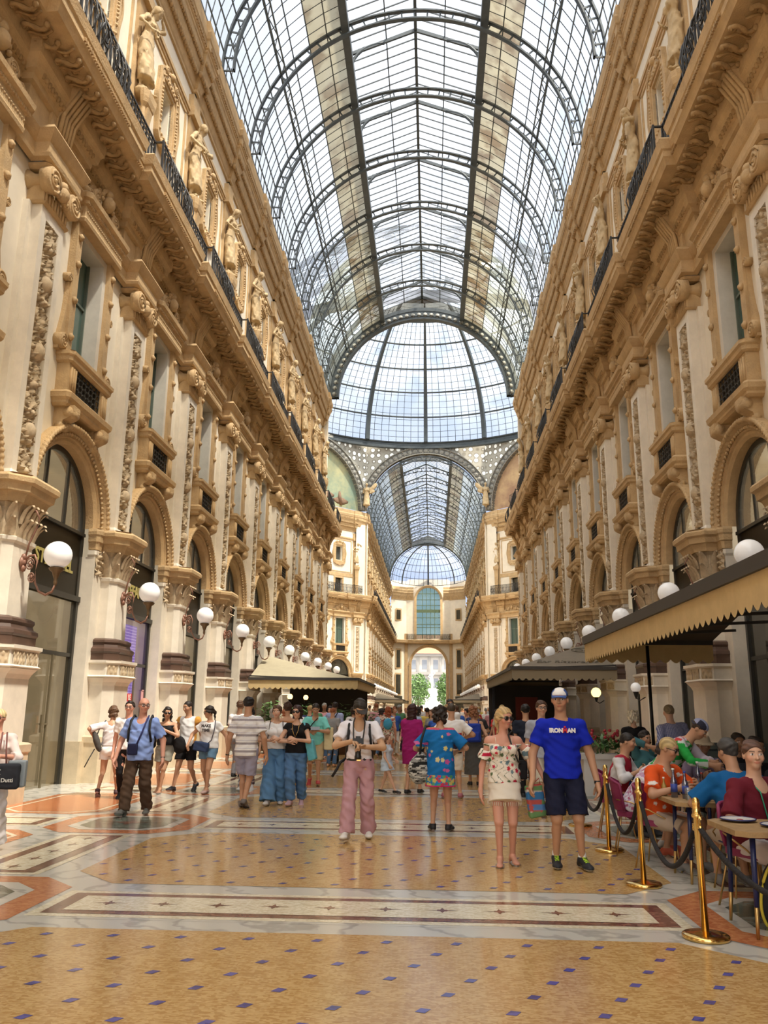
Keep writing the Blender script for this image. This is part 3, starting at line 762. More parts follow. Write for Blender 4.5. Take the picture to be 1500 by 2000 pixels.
class Fig:
    def __init__(s,H=1.75,b=1.,sex='m',feet=((.09,0),(-.09,0)),ftz=(0,0),fyaw=(8,-8),hands=((.24,-.02,.80),(-.24,-.02,.80)),ehint=((.3,.8,-.2),(-.3,.8,-.2)),
                 hdir=None,curl=(.5,.5),lean=0,side=0,head=(0,0),pel=None,khint=(0,-1,0),twist=0,belly=0.,bust=1.,hn=((-1,0,0),(1,0,0))):
        s.H=H;s.b=b;s.sex=sex
        P=V3(0,0,.525*H) if pel is None else V3(pel); s.P=P
        R=rotm(twist,lean,side); s.R=R
        s.N=P+R@V3(0,0,.295*H); sw=(.108 if sex=='m' else .094)*H*(.9+.1*b)
        s.sh=[s.N+R@V3(q*sw,.006*H,-.034*H) for q in (1,-1)]
        s.hip=[P+V3(q*.05*H,0,-.02*H) for q in (1,-1)]
        s.ank=[V3(f[0],f[1],(.045*H if len(f)<3 else f[2])) for f in feet]
        kh=khint if isinstance(khint[0],(tuple,list)) else (khint,khint)
        s.knee=[ik2(s.hip[i],s.ank[i],.24*H,.232*H,kh[i]) for i in (0,1)]
        s.wr=[V3(h)*V3(1,1,1) for h in hands]
        for i in (0,1):
            dv=s.wr[i]-s.sh[i]; L=np.linalg.norm(dv); mx=.325*H
            if L>mx: s.wr[i]=s.sh[i]+dv/L*mx
        s.el=[ik2(s.sh[i],s.wr[i],.172*H,.158*H,ehint[i]) for i in (0,1)]
        s.hd=[nrm(s.wr[i]-s.el[i]) if (hdir is None or hdir[i] is None) else nrm(hdir[i]) for i in (0,1)]
        s.hn=[nrm(V3(hn[i])-s.hd[i]*(V3(hn[i])@s.hd[i])) for i in (0,1)]
        s.curl=curl; s.fyaw=fyaw; s.ftz=ftz; s.belly=belly; s.bust=bust
        s.HR=rotm(head[0],head[1]); s.hs=.132*H
        s.hc=s.N+R@V3(0,-.004*H,.05*H)+s.HR@V3(0,-.012*H,.066*H)
    def hp(s,x,y,z): return s.hc+s.HR@V3(x,y,z)*s.hs
    def tp(s,x,y,z): return s.P+s.R@V3(x,y,z)*s.H
    def torso(s,t=0.,belly=None):
        H,b,R=s.H,s.b,s.R; be=s.belly if belly is None else belly; f=s.sex=='f'
        L=[ell(s.tp(0,.002,.205),((.088 if f else .098)*H*b+t,.064*H*b+t,.105*H),R,.05),
           ell(s.tp(0,0,.10),((.070 if f else .083)*H*b+t,.056*H*b+t,.10*H),R,.05),
           ell(s.tp(0,.004,-.005),((.092 if f else .086)*H*b+t,.064*H*b+t,.075*H),R,.05)]
        if be: L.append(ell(s.tp(0,-.03,.08),(.07*H*b+t,.05*H+be+t,.085*H),R,.06))
        if f and s.bust:
            for q in (1,-1): L.append(ell(s.tp(q*.043,-.055,.205),(.04*H+t,.036*H*s.bust+t,.042*H),R,.03))
        for i in (0,1): L.append(cone(s.sh[i],s.N+s.R@V3(0,0,-.03*H),.034*H+t,.036*H+t,.04))
        return L
    def glutes(s,t=0): return [ell(s.tp(q*.04,.032,-.03),(.05*s.H+t,.045*s.H+t,.055*s.H),s.R,.04) for q in (1,-1)]
    def legs(s,t=0,k=.014):
        H=s.H;L=[];b=(.5+.5*s.b)*(1. if s.sex=='m' else .94)
        for i in (0,1):
            h,kn,a=s.hip[i],s.knee[i],s.ank[i]
            L+=[cone(h,kn,.053*H*b+t,.034*H*b+t,k),cone(kn,a,.0285*H*b+t,.0175*H+t,k)]
            c=kn+(a-kn)*.3+V3(0,.011*H,0); L.append(cone(c,kn+(a-kn)*.45+V3(0,.008*H,0),.029*H*b+t,.023*H*b+t,k))
        return L
    def arms(s,t=0,k=.025):
        H=s.H;L=[];b=(.55+.45*s.b)*(1. if s.sex=='m' else .86)
        for i in (0,1):
            L+=[cone(s.sh[i],s.el[i],.032*H*b+t,.0235*H*b+t,k),cone(s.el[i],s.wr[i],.0245*H*b+t,.0165*H*b+t,k)]
        return L
    def hands(s):
        H=s.H;L=[]
        for i in (0,1):
            w,d,n=s.wr[i],s.hd[i],s.hn[i]; x=np.cross(d,n)*(1 if i==0 else -1)   # x: towards the thumb
            sc=.108*H*(1. if s.sex=='m' else .93); c=s.curl[i]
            for q in (-.14,0,.14): L.append(cone(w,w+d*sc*.46+x*sc*q*1.15,sc*.13,sc*.115,.012))
            for j,(q,ln) in enumerate(((.26,.44),(.09,.5),(-.08,.46),(-.25,.36))):
                p=w+d*sc*.48+x*sc*q*.9; ang=.25*c; r=sc*.063
                for seg in range(3):
                    ang+=c*(.55 if seg else .35); dd=d*math.cos(ang)+n*math.sin(ang)+x*q*.15
                    p2=p+nrm(dd)*sc*ln*(.42,.32,.26)[seg]; L.append(cone(p,p2,r,r*.92,.004)); p=p2; r*=.92
            p=w+d*sc*.16+x*sc*.16; p2=w+d*sc*.38+x*sc*.36+n*sc*.12; p3=p2+nrm(d*.9+x*.25+n*.35)*sc*.24
            L+=[cone(p,p2,sc*.095,sc*.075,.012),cone(p2,p3,sc*.07,sc*.058,.004)]
        return L
    def headn(s):
        h=s.hs;R=s.HR;hp=s.hp; g=1. if s.sex=='m' else .93
        L=[ell(hp(0,.05,.13),(.335*h,.41*h,.37*h),R,.03),ell(hp(0,-.08,-.13),(.255*h*g,.29*h,.34*h),R,.04),
           ell(hp(0,-.22,-.37),(.12*h*g,.13*h,.12*h),R,.03),ell(hp(0,-.26,.17),(.24*h,.14*h,.14*h),R,.02),
           cone(hp(0,-.38,.06),hp(0,-.475*g,-.11),.032*h,.055*h*g,.012),cone(hp(.055,-.40,-.115),hp(-.055,-.40,-.115),.042*h,.042*h,.008),
           ell(hp(0,-.355,-.225),(.115*h,.055*h,.028*h),R,.006),ell(hp(0,-.345,-.275),(.095*h,.055*h,.03*h),R,.006)]
        for q in (1,-1):
            L+=[ell(hp(q*.345,.05,-.02),(.04*h,.085*h,.13*h),R,.008),ell(hp(q*.19,-.27,-.10),(.10*h,.09*h,.11*h),R,.03),
                ell(hp(q*.145,-.345,.035),(.075*h,.05*h,.045*h),R,.008)]
        L.append(cone(s.N-V3(0,0,.012*s.H),s.hp(0,.08,-.28),(.036 if s.sex=='m' else .030)*s.H,(.033 if s.sex=='m' else .028)*s.H,.03))
        return L
    def feetn(s,t=0.,soft=False):
        H=s.H;L=[]
        for i in (0,1):
            a=s.ank[i]; y=math.radians(s.fyaw[i]); pz=s.ftz[i]  # heel-lift angle in degrees (toe down positive)
            f=np.array((math.sin(y),-math.cos(y),0.)); c,sn=math.cos(math.radians(pz)),math.sin(math.radians(pz))
            fd=f*c+V3(0,0,-sn); fu=f*sn+V3(0,0,c); 
            heel=a+fd*(-.020*H)-fu*(.022*H); ball=a+fd*.085*H-fu*.030*H; toe=a+fd*.115*H-fu*.033*H; xx=np.cross(fd,fu)
            RR=np.stack([xx,fd,fu],1)
            L+=[cone(a,heel,.021*H+t,.020*H+t,.015),cone(a,ball,.020*H+t,.014*H+t,.02)]
            L.append(ell(ball-fd*.01*H,(.024*H+t,.045*H+t,.0125*H+t),RR,.012))
        return L
    def body(s,h,skin,paint=None,lips=True,brow=(.12,.07,.04),shoes=True):
        nodes=s.torso()+s.glutes()+s.legs()+s.arms()+s.hands()+s.headn()+s.feetn()
        V,Q=mesh_sdf(nodes,h)
        base=np.array(SK(skin)); C=np.tile(base,(len(V),1))
        n=np.sin(V[:,0]*31)*np.sin(V[:,2]*23)*np.sin(V[:,1]*27); C*=(1+.05*n)[:,None]
        q=(V-s.hc)@s.HR/s.hs; fr=q[:,1]<-.2
        def m(cx,cz,rx,rz): return fr&((((np.abs(q[:,0])-cx) if cx else q[:,0])/rx)**2+((q[:,2]-cz)/rz)**2<1)
        C[m(.15,.13,.10,.028)]=brow
        C[m(.15,.035,.075,.036)]=(.75,.70,.66); C[m(.15,.035,.034,.038)]=(.03,.02,.015)
        C[m(0,-.25,.10,.045)]=base*np.array((.95,.60,.60))
        C[m(.26,-.12,.13,.12)&(q[:,1]<-.1)]*=np.array((1.06,.93,.92))
        return V,Q,C
    # -- garments (nodes)
    def shirt(s,t=.012,hem=-.02,sleeve=.62,sr=.040,hemr=None,neck=.052,vneck=0,off=False,strap=False):
        """hem: torso-frame height (in H) of the lower edge; sleeve: fraction of the upper arm"""
        H,b=s.H,s.b; R=s.R; L=s.torso(t)+s.glutes(t*.8) 
        hr=hemr or ((.109 if s.sex=='f' else .107)*H*b,(.083)*H*b+max(0,s.belly)*.6)
        cy=-max(0,s.belly)*.25/H
        L.append(ecyl(s.tp(0,cy+.004,.19),s.tp(0,cy,hem),(.098*H*b,.070*H*b+s.belly*.5),hr,R,.04))
        if sleeve>0:
            for i in (0,1):
                if sleeve<=1: e=s.sh[i]+(s.el[i]-s.sh[i])*sleeve; d=nrm(s.el[i]-s.sh[i]); L.append(cone(s.sh[i],e+d*.03,.038*H,sr*H,.03,clips=(plane(e,d),)))
                else:
                    e=s.el[i]+(s.wr[i]-s.el[i])*(sleeve-1); d=nrm(s.wr[i]-s.el[i])
                    L+= [cone(s.sh[i],s.el[i],.038*H,.031*H,.03),cone(s.el[i],e+d*.03,.031*H,sr*H*.75,.02,clips=(plane(e,d),))]
        cl=[plane(s.tp(0,0,hem),-R[:,2]),sub(cone(s.N-R@V3(0,0,.02*H),s.N+V3(0,0,.1*H),neck*H*.8,neck*H))]
        if vneck: cl.append(sub(ell(s.tp(0,-.07,.29),(.045*H,.07*H,vneck*H),R)))
        if strap:
            cl.append(plane(s.tp(0,0,.262),R[:,2]))
        if off: cl.append(plane(s.tp(0,0,.245),R[:,2]))
        return L,cl
    def trousers(s,t=.012,len_=1.,flare=(.045,.036,.036),top=.035,crotch=True):
        """len_: 1 = to ankle; .5 = to the knee; flare = radii (in H) at thigh, knee, ankle"""
        H,b=s.H,s.b;L=[ell(s.tp(0,.004,-.005),(.090*H*b+t*.5,.070*H*b+t*.6,.085*H),s.R,.04),
                       ecyl(s.tp(0,0,.06),s.tp(0,0,-.02),(.08*H*b+t*.5,.060*H*b+t*.5),(.092*H*b+t*.5,.067*H*b+t*.5),s.R,.03)]+s.glutes(t*.5)
        for i in (0,1):
            h,kn,a=s.hip[i],s.knee[i],s.ank[i]; b2=.5+.5*b
            if len_>.5:
                e=kn+(a-kn)*min(1.,(len_-.5)*2); d=nrm(a-kn)
                h=h+(h-(s.hip[0]+s.hip[1])/2)*.12; L+=[cone(h,kn,.050*H*b2+t,flare[1]*H,.012),cone(kn,e+d*.02,flare[1]*H,flare[2]*H,.012,clips=(plane(e,d),))]
            else:
                h=h+(h-(s.hip[0]+s.hip[1])/2)*.15; e=h+(kn-h)*len_*2; d=nrm(kn-h); d=nrm(d+V3(0,0,-.6)); L+=[cone(h,e+nrm(kn-h)*.04,.052*H*b2+t*.6,min(flare[0],.058)*H,.012,clips=(plane(e,d),))]
        return L,[plane(s.tp(0,0,top),s.R[:,2])]
    def skirt(s,hem=.36,r=(.115,.085),top=.05,t=.012,up=False):
        """hem height in H above ground"""
        H,b=s.H,s.b; z=hem*H; A=s.tp(0,0,top); k=(s.knee[0]+s.knee[1])/2
        Bm=V3((s.hip[0][0]+s.hip[1][0])/2*.4+k[0]*.6,k[1]*.6,z)
        L=[ell(s.tp(0,.004,-.005),(.092*H*b+t,.068*H*b+t,.08*H),s.R,.04),ecyl(A,s.tp(0,0,-.03),(.076*H*b+t,.06*H*b+t),(.1*H*b+t,.078*H*b+t),None,.04),
           ecyl(s.tp(0,.004,-.02),Bm,(.1*H*b+t,.078*H*b+t),(r[0]*H,r[1]*H),None,.04)]+s.glutes(t)
        return L,[plane((0,0,z),(0,0,-1))]+([plane(A,s.R[:,2])] if not up else [])
    def hair(s,style,h):
        k=s.hs;R=s.HR;hp=s.hp; L=[]; cl=[]
        face=ell(hp(0,-.46,-.10),(.29*k,.36*k,.42*k),R)
        if style in('short','crew'):
            g=.045 if style=='short' else .02
            L.append(ell(hp(0,.06,.15),((.345+g)*k,(.42+g)*k,(.37+g*1.3)*k),R,.01)); cl=[sub(face),plane(hp(0,.2,-.12),R@V3(0,-.6,-1))]
        if style in('long','curly','pony','bun','bob','afro'):
            L.append(ell(hp(0,.07,.15),(.41*k,.48*k,.44*k),R,.02)); cl=[sub(face)]
        if style=='long':
            L+=[ecyl(hp(0,.26,.1),hp(0,.30,-1.2),(.36*k,.22*k),(.30*k,.13*k),None,.03)]+[cone(hp(q*.34,.05,0),hp(q*.36,.0,-.75),.12*k,.09*k,.04) for q in (1,-1)]
        if style=='curly':
            for i in range(26):
                a=i*2.4; z=.2-.055*i; r=.34; L.append(ell(hp(r*math.sin(a),.16+.2*abs(math.cos(a)),z),(.14*k,)*3,None,.02))
        if style=='afro':
            for i in range(34):
                a=i*2.4; z=.5-.03*i; r=.36*math.sqrt(max(.1,1-z*z)); L.append(ell(hp(r*math.sin(a),.12+r*.9*math.cos(a),z),(.15*k,)*3,None,.01))
            cl.append(plane(hp(0,0,-.5),R@V3(0,0,-1)))
        if style=='bob': L+=[ecyl(hp(0,.16,.1),hp(0,.2,-.5),(.42*k,.34*k),(.38*k,.27*k),None,.03)]; 
        if style=='pony': L+=[cone(hp(0,.45,.15),hp(0,.58,-.1),.1*k,.12*k,.03),cone(hp(0,.58,-.1),hp(0,.5,-.75),.12*k,.05*k,.03)]; cl.append(lambda p:-np.maximum(plane(hp(0,.1,-.12),R@V3(0,.1,1))(p),plane(hp(0,.12,0),R@V3(0,1,0))(p)))
        if style=='bun': L+=[ell(hp(0,.35,.45),(.19*k,)*3,None,.02)]; cl.append(plane(hp(0,.2,-.3),R@V3(0,-.5,-1)))
        if style=='bunlow': pass
        return mesh_sdf(L,h,cl,wr=.010 if style not in('crew',) else .003,wf=1.6,seed=3)
def stripesz(a,b,per,frac=.5,off=0.):
    a=np.array(a);b=np.array(b)
    return lambda V:np.where((((V[:,2]+off)/per)%1<frac)[:,None],a,b)
def solid(c):
    c=np.array(c); return lambda V:np.tile(c,(len(V),1))*(1+.04*np.sin(V[:,0]*19+V[:,2]*13)*np.sin(V[:,1]*23))[:,None]
def floral(base,cols,sc=.07,dens=.55,seed=1,r=.36,vine=None):
    base=np.array(base)
    def f(V):
        rs=np.random.RandomState(seed); C=np.tile(base,(len(V),1)).astype(float)
        N=64; tab=rs.rand(N,N,5); th=np.arctan2(V[:,1],V[:,0])*.16
        if vine is not None:
            q=np.sin(th/sc*2.6+2.2*np.sin(V[:,2]/sc*1.7)+1.3*np.sin(V[:,2]/sc*3.1)); C[np.abs(q)<.13]=vine
        for o,(ox,oz) in enumerate(((0,0),(.5,.37))):
            u=th/sc+ox; v=V[:,2]/sc+oz; iu=np.floor(u).astype(int); iv=np.floor(v).astype(int); T=tab[iu%N,(iv+o*17)%N]
            du=u-iu-.5-(T[:,0]-.5)*.5; dv=v-iv-.5-(T[:,1]-.5)*.5; a=np.arctan2(dv,du)
            rr=r*(.5+.5*T[:,2])*(1+.16*np.cos(5*a)); on=(du**2+dv**2<rr**2)&(T[:,3]<dens)
            C[on]=np.array(cols)[(T[:,4][on]*len(cols)).astype(int)]
        return C
    return f
def add_garm(root,name,fig,LC,h,color,wr=.006,wf=1.,m=None,seed=0,label=None):
    V,Q=mesh_sdf(LC[0],h,LC[1],wr=wr,wf=wf,seed=seed)
    if len(Q)==0: return None
    me=np_mesh(name,V,Q,m or MCLOTH,color(V) if callable(color) else solid(color)(V))
    o=link(name,me,root); 
    if label: o['label']=label
    return o
def make_statue(h,seed,arm):
    f=Fig(H=2.75,b=.98,sex='m' if seed else 'f',hands=((.22,-.30,2.62) if arm else (.18,-.38,1.75),(-.25,-.32,1.7)),ehint=((.9,-.3,.3),(-.8,.6,-.2)),head=(12*arm,28),lean=7,feet=((.14,-.10),(-.12,.05)),side=4)
    f2=f.torso()+f.arms()+f.hands()+f.headn()+f.legs()+f.feetn()
    L,c=f.skirt(hem=.12,r=(.12,.09),top=.10,up=True); 
    nodes=f2+[dict(n) for n in L]
    V,Q=mesh_sdf(nodes,h,(),wr=.03,wf=.35,seed=seed)
    V2,Q2=f.hair('curly',h); Q2=Q2+len(V)
    V=np.concatenate([V,V2]); Q=np.concatenate([Q,Q2])
    a=MB(); a.add(V,Q.tolist(),0,True); a.lathe([(.22,-.02),(.27,.06),(.27,.12),(.2,.16)],12,(0,-.02,-.1))
    return a
ST=[]
for sd,arm in ((0,1),(1,0)):
    a=make_statue(.045,sd,arm); a.xf(Matrix.Rotation(PI,4,'Z')); a.xf(Matrix.Diagonal((1,.8,1,1)))   # facing out of the wall (+y)
    ST.append(a.mesh('statue',mat('statue_stone',(.58,.43,.24),.8,noise=.25,nscale=3)))
# ------------------------------------------------------------------ near arm
PY=[14.1+B*k for k in range(-3,10)]            # pier positions (first behind the picture edge)  -0.6 .. 58.2
BY=[16.55+B*k for k in range(-3,9)]            # bay centres 1.85 .. 55.75
Y_END=59.0
def frame(side): return (lambda y,o=0:(side*(7.17-o),y,0)), (-PI/2 if side<0 else PI/2)
def wall_obj(name,cents,side,yend0,yend1):
    rz=-PI/2 if side<0 else PI/2
    # local x = -Y (left) or +Y (right)
    lc=[-c if side<0 else c for c in cents]
    w=wall_mesh(lc); 
    o=struct(name,w,PLASTER,None,(side*7.17,0,0),rz); return o
for side,nm in ((-1,'left'),(1,'right')):
    wo=wall_obj('wall_'+nm,BY,side,0,0)
    a=MB(); X0,X1=sorted((side*9.6,side*9.7)); a.box(X0,X1,-4,59,0,5.6); X0,X1=sorted((side*7.3,side*9.7)); a.box(X0,X1,-4,59,5.45,5.6) if False else None
    a.box(X0,X1,-4,59,7.2,7.3); a.box(X0,X1,58.6,58.7,0,7.2)
    for y in PY: a.box(X0,X1,y-.06,y+.06,0,7.2)
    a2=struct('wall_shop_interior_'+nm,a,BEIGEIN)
    a=MB(); a.box(*sorted((side*7.95,side*8.0)),-3,59,14.6,24.8); struct('wall_shell_'+nm,a,DARKG)
    a=MB(); sweepw(a,ENT,hwpath(PY,-3,Y_END,.06,.62,.30,side),side); struct('trim_lower_entablature_'+nm,a,TAN)
    a=MB(); sweepw(a,MAINC,hwpath(PY,-3,Y_END,.0,1.25,.22,side),side); struct('trim_balcony_cornice_'+nm,a,TAN)
    a=MB(); sweepw(a,TOPC,hwpath(PY,-3,Y_END,.0,.5,.12,side),side); struct('trim_top_cornice_'+nm,a,TAN)
def place_bay(x,y,rz,i,side,lo=False,where='along the left arcade',grp='left'):
    pass
SIDEW={-1:'left',1:'right'}
cnt={'window':0}
def win_structure(loc,rz,lo=False,kinds=('shop','l','u'),arch=True,sign=None,paneset=None):
    for kd,src in (('shop',SHOP),('l',LWIN),('u',UWIN)):
        if kd not in kinds: continue
        cnt['window']+=1
        r=link('window_%d'%cnt['window'],None,None,loc,rz); r['kind']='structure'
        for k,me in src.items(): link(k,me,r)
        if kd=='shop':
            link('archivolt',ARCHV,r)
            if sign is not None: sign(r)
PANEUP=arch_pane(1.47,-.22,0,5.6,5.45).mesh('arched_pane',SHOPG)
a=MB(); a.add([(-1.47,-.22,0.05),(1.47,-.22,.05),(1.47,-.22,3.95),(-1.47,-.22,3.95)],[(0,1,2,3)]); PANELO=a.mesh('shop_pane',SHOPG)
a=MB(); a.box(-1.47,1.47,-.24,-.20,4.0,5.42); SIGNP=a.mesh('sign_panel',SIGN)
PANEUPD=arch_pane(1.47,-.22,0,5.6,5.45).mesh('arched_pane',DARKG)
def text_mesh(txt,size,matl,ext=.01,bold=0.,shear=0.,align='CENTER'):
    cu=bpy.data.curves.new('t','FONT'); cu.body=txt; cu.size=size; cu.extrude=ext; cu.offset=bold; cu.shear=shear; cu.align_x=align; cu.align_y='CENTER'; cu.resolution_u=3
    o=bpy.data.objects.new('t',cu); COL.objects.link(o); dg=bpy.context.evaluated_depsgraph_get(); dg.update()
    me=bpy.data.meshes.new_from_object(o.evaluated_get(dg)); bpy.data.objects.remove(o)
    me.materials.clear(); me.materials.append(matl); return me
def put_text(name,txt,size,matl,parent,loc,rot,ext=.01,bold=0.,shear=0.,label=None):
    o=link(name,text_mesh(txt,size,matl,ext,bold,shear),parent,loc); o.rotation_euler=rot
    if label: o['label']=label
    return o
PANELOD=PANELO.copy(); PANELOD.materials[0]=MATS['dark_window_glass']
def glaze(side,i):
    def g(r):
        link('arched_pane',PANEUP,r); link('shop_pane',PANELO if side<0 else PANELOD,r)
        link('sign_panel',SIGNP,r)
        if side<0 and i in (3,4):
            put_text('sign_lettering','STEFANEL',.40,GOLDLET,r,(-.18,-.185,4.62),(PI/2,0,PI),.008,.012)
            a=MB(); a.box(-.55,-.5,-.2,-.16,0,2.68); a.box(.5,.53,-.2,-.16,0,2.68); a.box(-.30,-.2,-.16,-.12,1.1,1.45); a.box(-.55,-.2,-.17,-.15,1.25,1.28); part('glass_door_rail',a,FRAME2,r)
            if i==3:
                a=MB(); a.tube([(.85+.24*math.cos(t),-.165,1.45+.24*math.sin(t)) for t in np.linspace(0,2*PI,25)[:-1]],.025,5,0,True)
                for q in range(3): a.box(.72,.98,-.18,-.16,1.36+.08*q,1.39+.08*q)
                part('white_door_emblem',a,mat('white_vinyl',(.62,.6,.52),.6),r)
    return g
for side in (-1,1):
    rz=-PI/2 if side<0 else PI/2; W=SIDEW[side]
    for i,y in enumerate(BY):
        win_structure((side*7.17,y,0),rz,sign=glaze(side,i))
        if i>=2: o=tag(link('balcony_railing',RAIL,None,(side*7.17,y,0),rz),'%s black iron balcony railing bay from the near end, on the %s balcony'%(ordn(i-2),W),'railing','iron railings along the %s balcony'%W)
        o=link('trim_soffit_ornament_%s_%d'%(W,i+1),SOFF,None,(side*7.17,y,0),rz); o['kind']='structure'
        o=link('trim_panel_bands_%s_%d'%(W,i+1),UTRIM,None,(side*7.17,y,0),rz); o['kind']='structure'
    for i,y in enumerate(PY):
        if i>=2: t=thing('pilaster',('tall carved pilaster cut off by the %s edge of the picture'%W) if i==2 else '%s tall carved pilaster from the near end of the %s arcade'%(ordn(i-3),W),'pilaster',(side*7.17,y,0),rz,'pilasters of the %s arcade'%W)
        else: t=link('trim_pilaster_%s_%d'%(W,i+1),None,None,(side*7.17,y,0),rz); t['kind']='structure'
        for k,me in list(PIER.items())+list(UPIL.items()): link(k,me,t)
        o=link('trim_herm_%s_%d'%(W,i+1),HERM,None,(side*7.17,y,0),rz); o['kind']='structure'
        if i>=4:
            o=tag(link('statue',ST[i%2],None,(side*(7.17+.16),y,18.2),rz),'%s draped stone statue from the near end, above the %s balcony'%(ordn(i-4),W),'statue','statues above the %s balcony'%W)
            o.scale=(1.08,1.08,1.08)
        if y>13:
            t=thing('wall_lamp','%s globe lamp from the near end, on a scrolled bracket of the %s arcade'%(ordn(i-3),W),'lamp',(side*(7.17-.48),y,4.12),rz,'globe lamps along the %s arcade'%W)
            for k,me in LAMP.items(): link(k,me,t)
# end returns of the near arm
for side in (-1,1):
    a=MB(); a.box(*sorted((side*7.17,side*7.62)),58.6,59.0,0,24.8); struct('wall_end_'+SIDEW[side],a,PLASTER)

# unseen wall with opening added behind the camera to cut low rear light
a=MB()
for s_ in (-1,1): a.box(*sorted((s_*4.2,s_*9.7)),-8.6,-8.,0,25)
a.box(-4.2,4.2,-8.6,-8.,14,25); struct('wall_rear_blocker',a,PLASTER)
a=MB()
for s_ in (-1,1): a.box(*sorted((s_*7.2,s_*7.7)),-8,-4,0,24.8)
struct('wall_rear_blocker_returns',a,PLASTER)  # unseen side walls closing the gap to the added rear wall
# ------------------------------------------------------------------ octagon
YF=97.0; HWO=7.3; OH=(YF-Y_END)/2; YC=(YF+Y_END)/2
def strip_local(cents,name,mats_,loc,rz,zspan=None):
    return struct(name,wall_mesh(cents),PLASTER,None,loc,rz)
DG=[]
for side in (-1,1):
    W=SIDEW[side]
    c0=np.array((side*HWO,YF)); dv=np.array((side*1,-1))/math.sqrt(2)   # along the diagonal, away from the far arm
    # outward normal (towards octagon centre)
    nv=np.array((-side*1,-1))/math.sqrt(2)
    # local x axis must satisfy x × y = z : y=nv -> x=(nv_y,-nv_x)
    xa=np.array((nv[1],-nv[0])); rz=math.atan2(xa[1],xa[0]); sg=1 if xa@dv>0 else -1
    for j,dst in enumerate((3.75,8.65,13.55)):
        p=c0+dv*dst
        win_structure((p[0],p[1],0),rz,sign=lambda r:(link('arched_pane',PANEUPD,r),link('sign_panel',SIGNP,r),link('shop_pane',PANELO,r)))
        for nm2,me in (('trim_soffit_ornament_octagon_%s_%d'%(W,j+1),SOFF),('trim_panel_bands_octagon_%s_%d'%(W,j+1),UTRIM)):
            o=link(nm2,me,None,(p[0],p[1],0),rz); o['kind']='structure'
        tag(link('balcony_railing',RAIL,None,(p[0],p[1],0),rz),'%s black iron railing from the far arch on the %s octagon balcony'%(ordn(j),W),'railing','iron railings of the octagon')
        struct('wall_octagon_%s_%d'%(W,j+1),wall_mesh([0]),PLASTER,None,(p[0],p[1],0),rz)
    for j,dst in enumerate((1.3,6.2,11.1,16.0)):
        p=c0+dv*dst
        t=thing('pilaster','%s carved pilaster from the far arch on the %s octagon front'%(ordn(j),W),'pilaster',(p[0],p[1],0),rz,'pilasters of the octagon')
        for k,me in list(PIER.items())+list(UPIL_LO.items()): link(k,me,t)
        o=link('trim_herm_octagon_%s_%d'%(W,j+1),HERM,None,(p[0],p[1],0),rz); o['kind']='structure'
        o=tag(link('statue',ST[j%2],None,(p[0]-nv[0]*.18,p[1]-nv[1]*.18,18.2),rz),'%s stone statue from the far arch, high on the %s octagon front'%(ordn(j),W),'statue','statues of the octagon'); 
    q0=c0-dv*.3; q1=c0+dv*1.5; a=MB()
    for (u,v_) in ((q0,q1),(np.array((side*7.172,YF-.2)),np.array((side*7.172,YF+2.)))): a.add([(*u,0),(*v_,0),(*v_,24.8),(*u,24.8)],[(0,1,2,3)])
    struct('wall_octagon_corner_%s'%W,a,PLASTER)
    # mouldings with bumps along the diagonal
    def dpath(base,hw,ex):
        pts=[(-.2,base+0)]
        for dst in (1.3,6.2,11.1,16.0):
            pts+=[(dst-hw,base),(dst-hw,base+ex),(dst+hw,base+ex),(dst+hw,base)]
        pts.append((17.6,base)); pts=[p for p in pts if -.3<=p[0]<=17.7]
        return [tuple(c0+dv*s_+nv*o_) for s_,o_ in pts]
    for nm2,pf,(b_,h_,e_) in (('lower_entablature',ENT,(.06,.62,.3)),('balcony_cornice',MAINC,(0,1.25,.22)),('top_cornice',TOPC,(0,.5,.12))):
        P=dpath(b_,h_,e_); a=MB()
        # left of travel must be nv
        tdir=np.array(P[-1])-np.array(P[0]); lf=np.array((-tdir[1],tdir[0]))
        if lf@nv<0: P=P[::-1]
        a.sweep(pf,P); struct('trim_%s_octagon_%s'%(nm2,W),a,TAN)
    a=MB(); pp=c0+dv*8.25-nv*1.2; 
    p0=c0-nv*.9; p1=c0+dv*17-nv*.9; a.add([(*p0,0),(*p1,0),(*p1,25),(*p0,25)],[(0,1,2,3)]); struct('wall_octagon_back_%s'%W,a,DARKG)
    X=side*19.4; a=MB(); a.box(min(X,X+.2),max(X,X+.2),70,86,0,25); a.bar((side*7.5,59.1,12.5),(side*19.4,71,12.5),.2,25); struct('wall_octagon_side_%s'%W,a,PLASTER)  # plain unseen shell, only there to block light

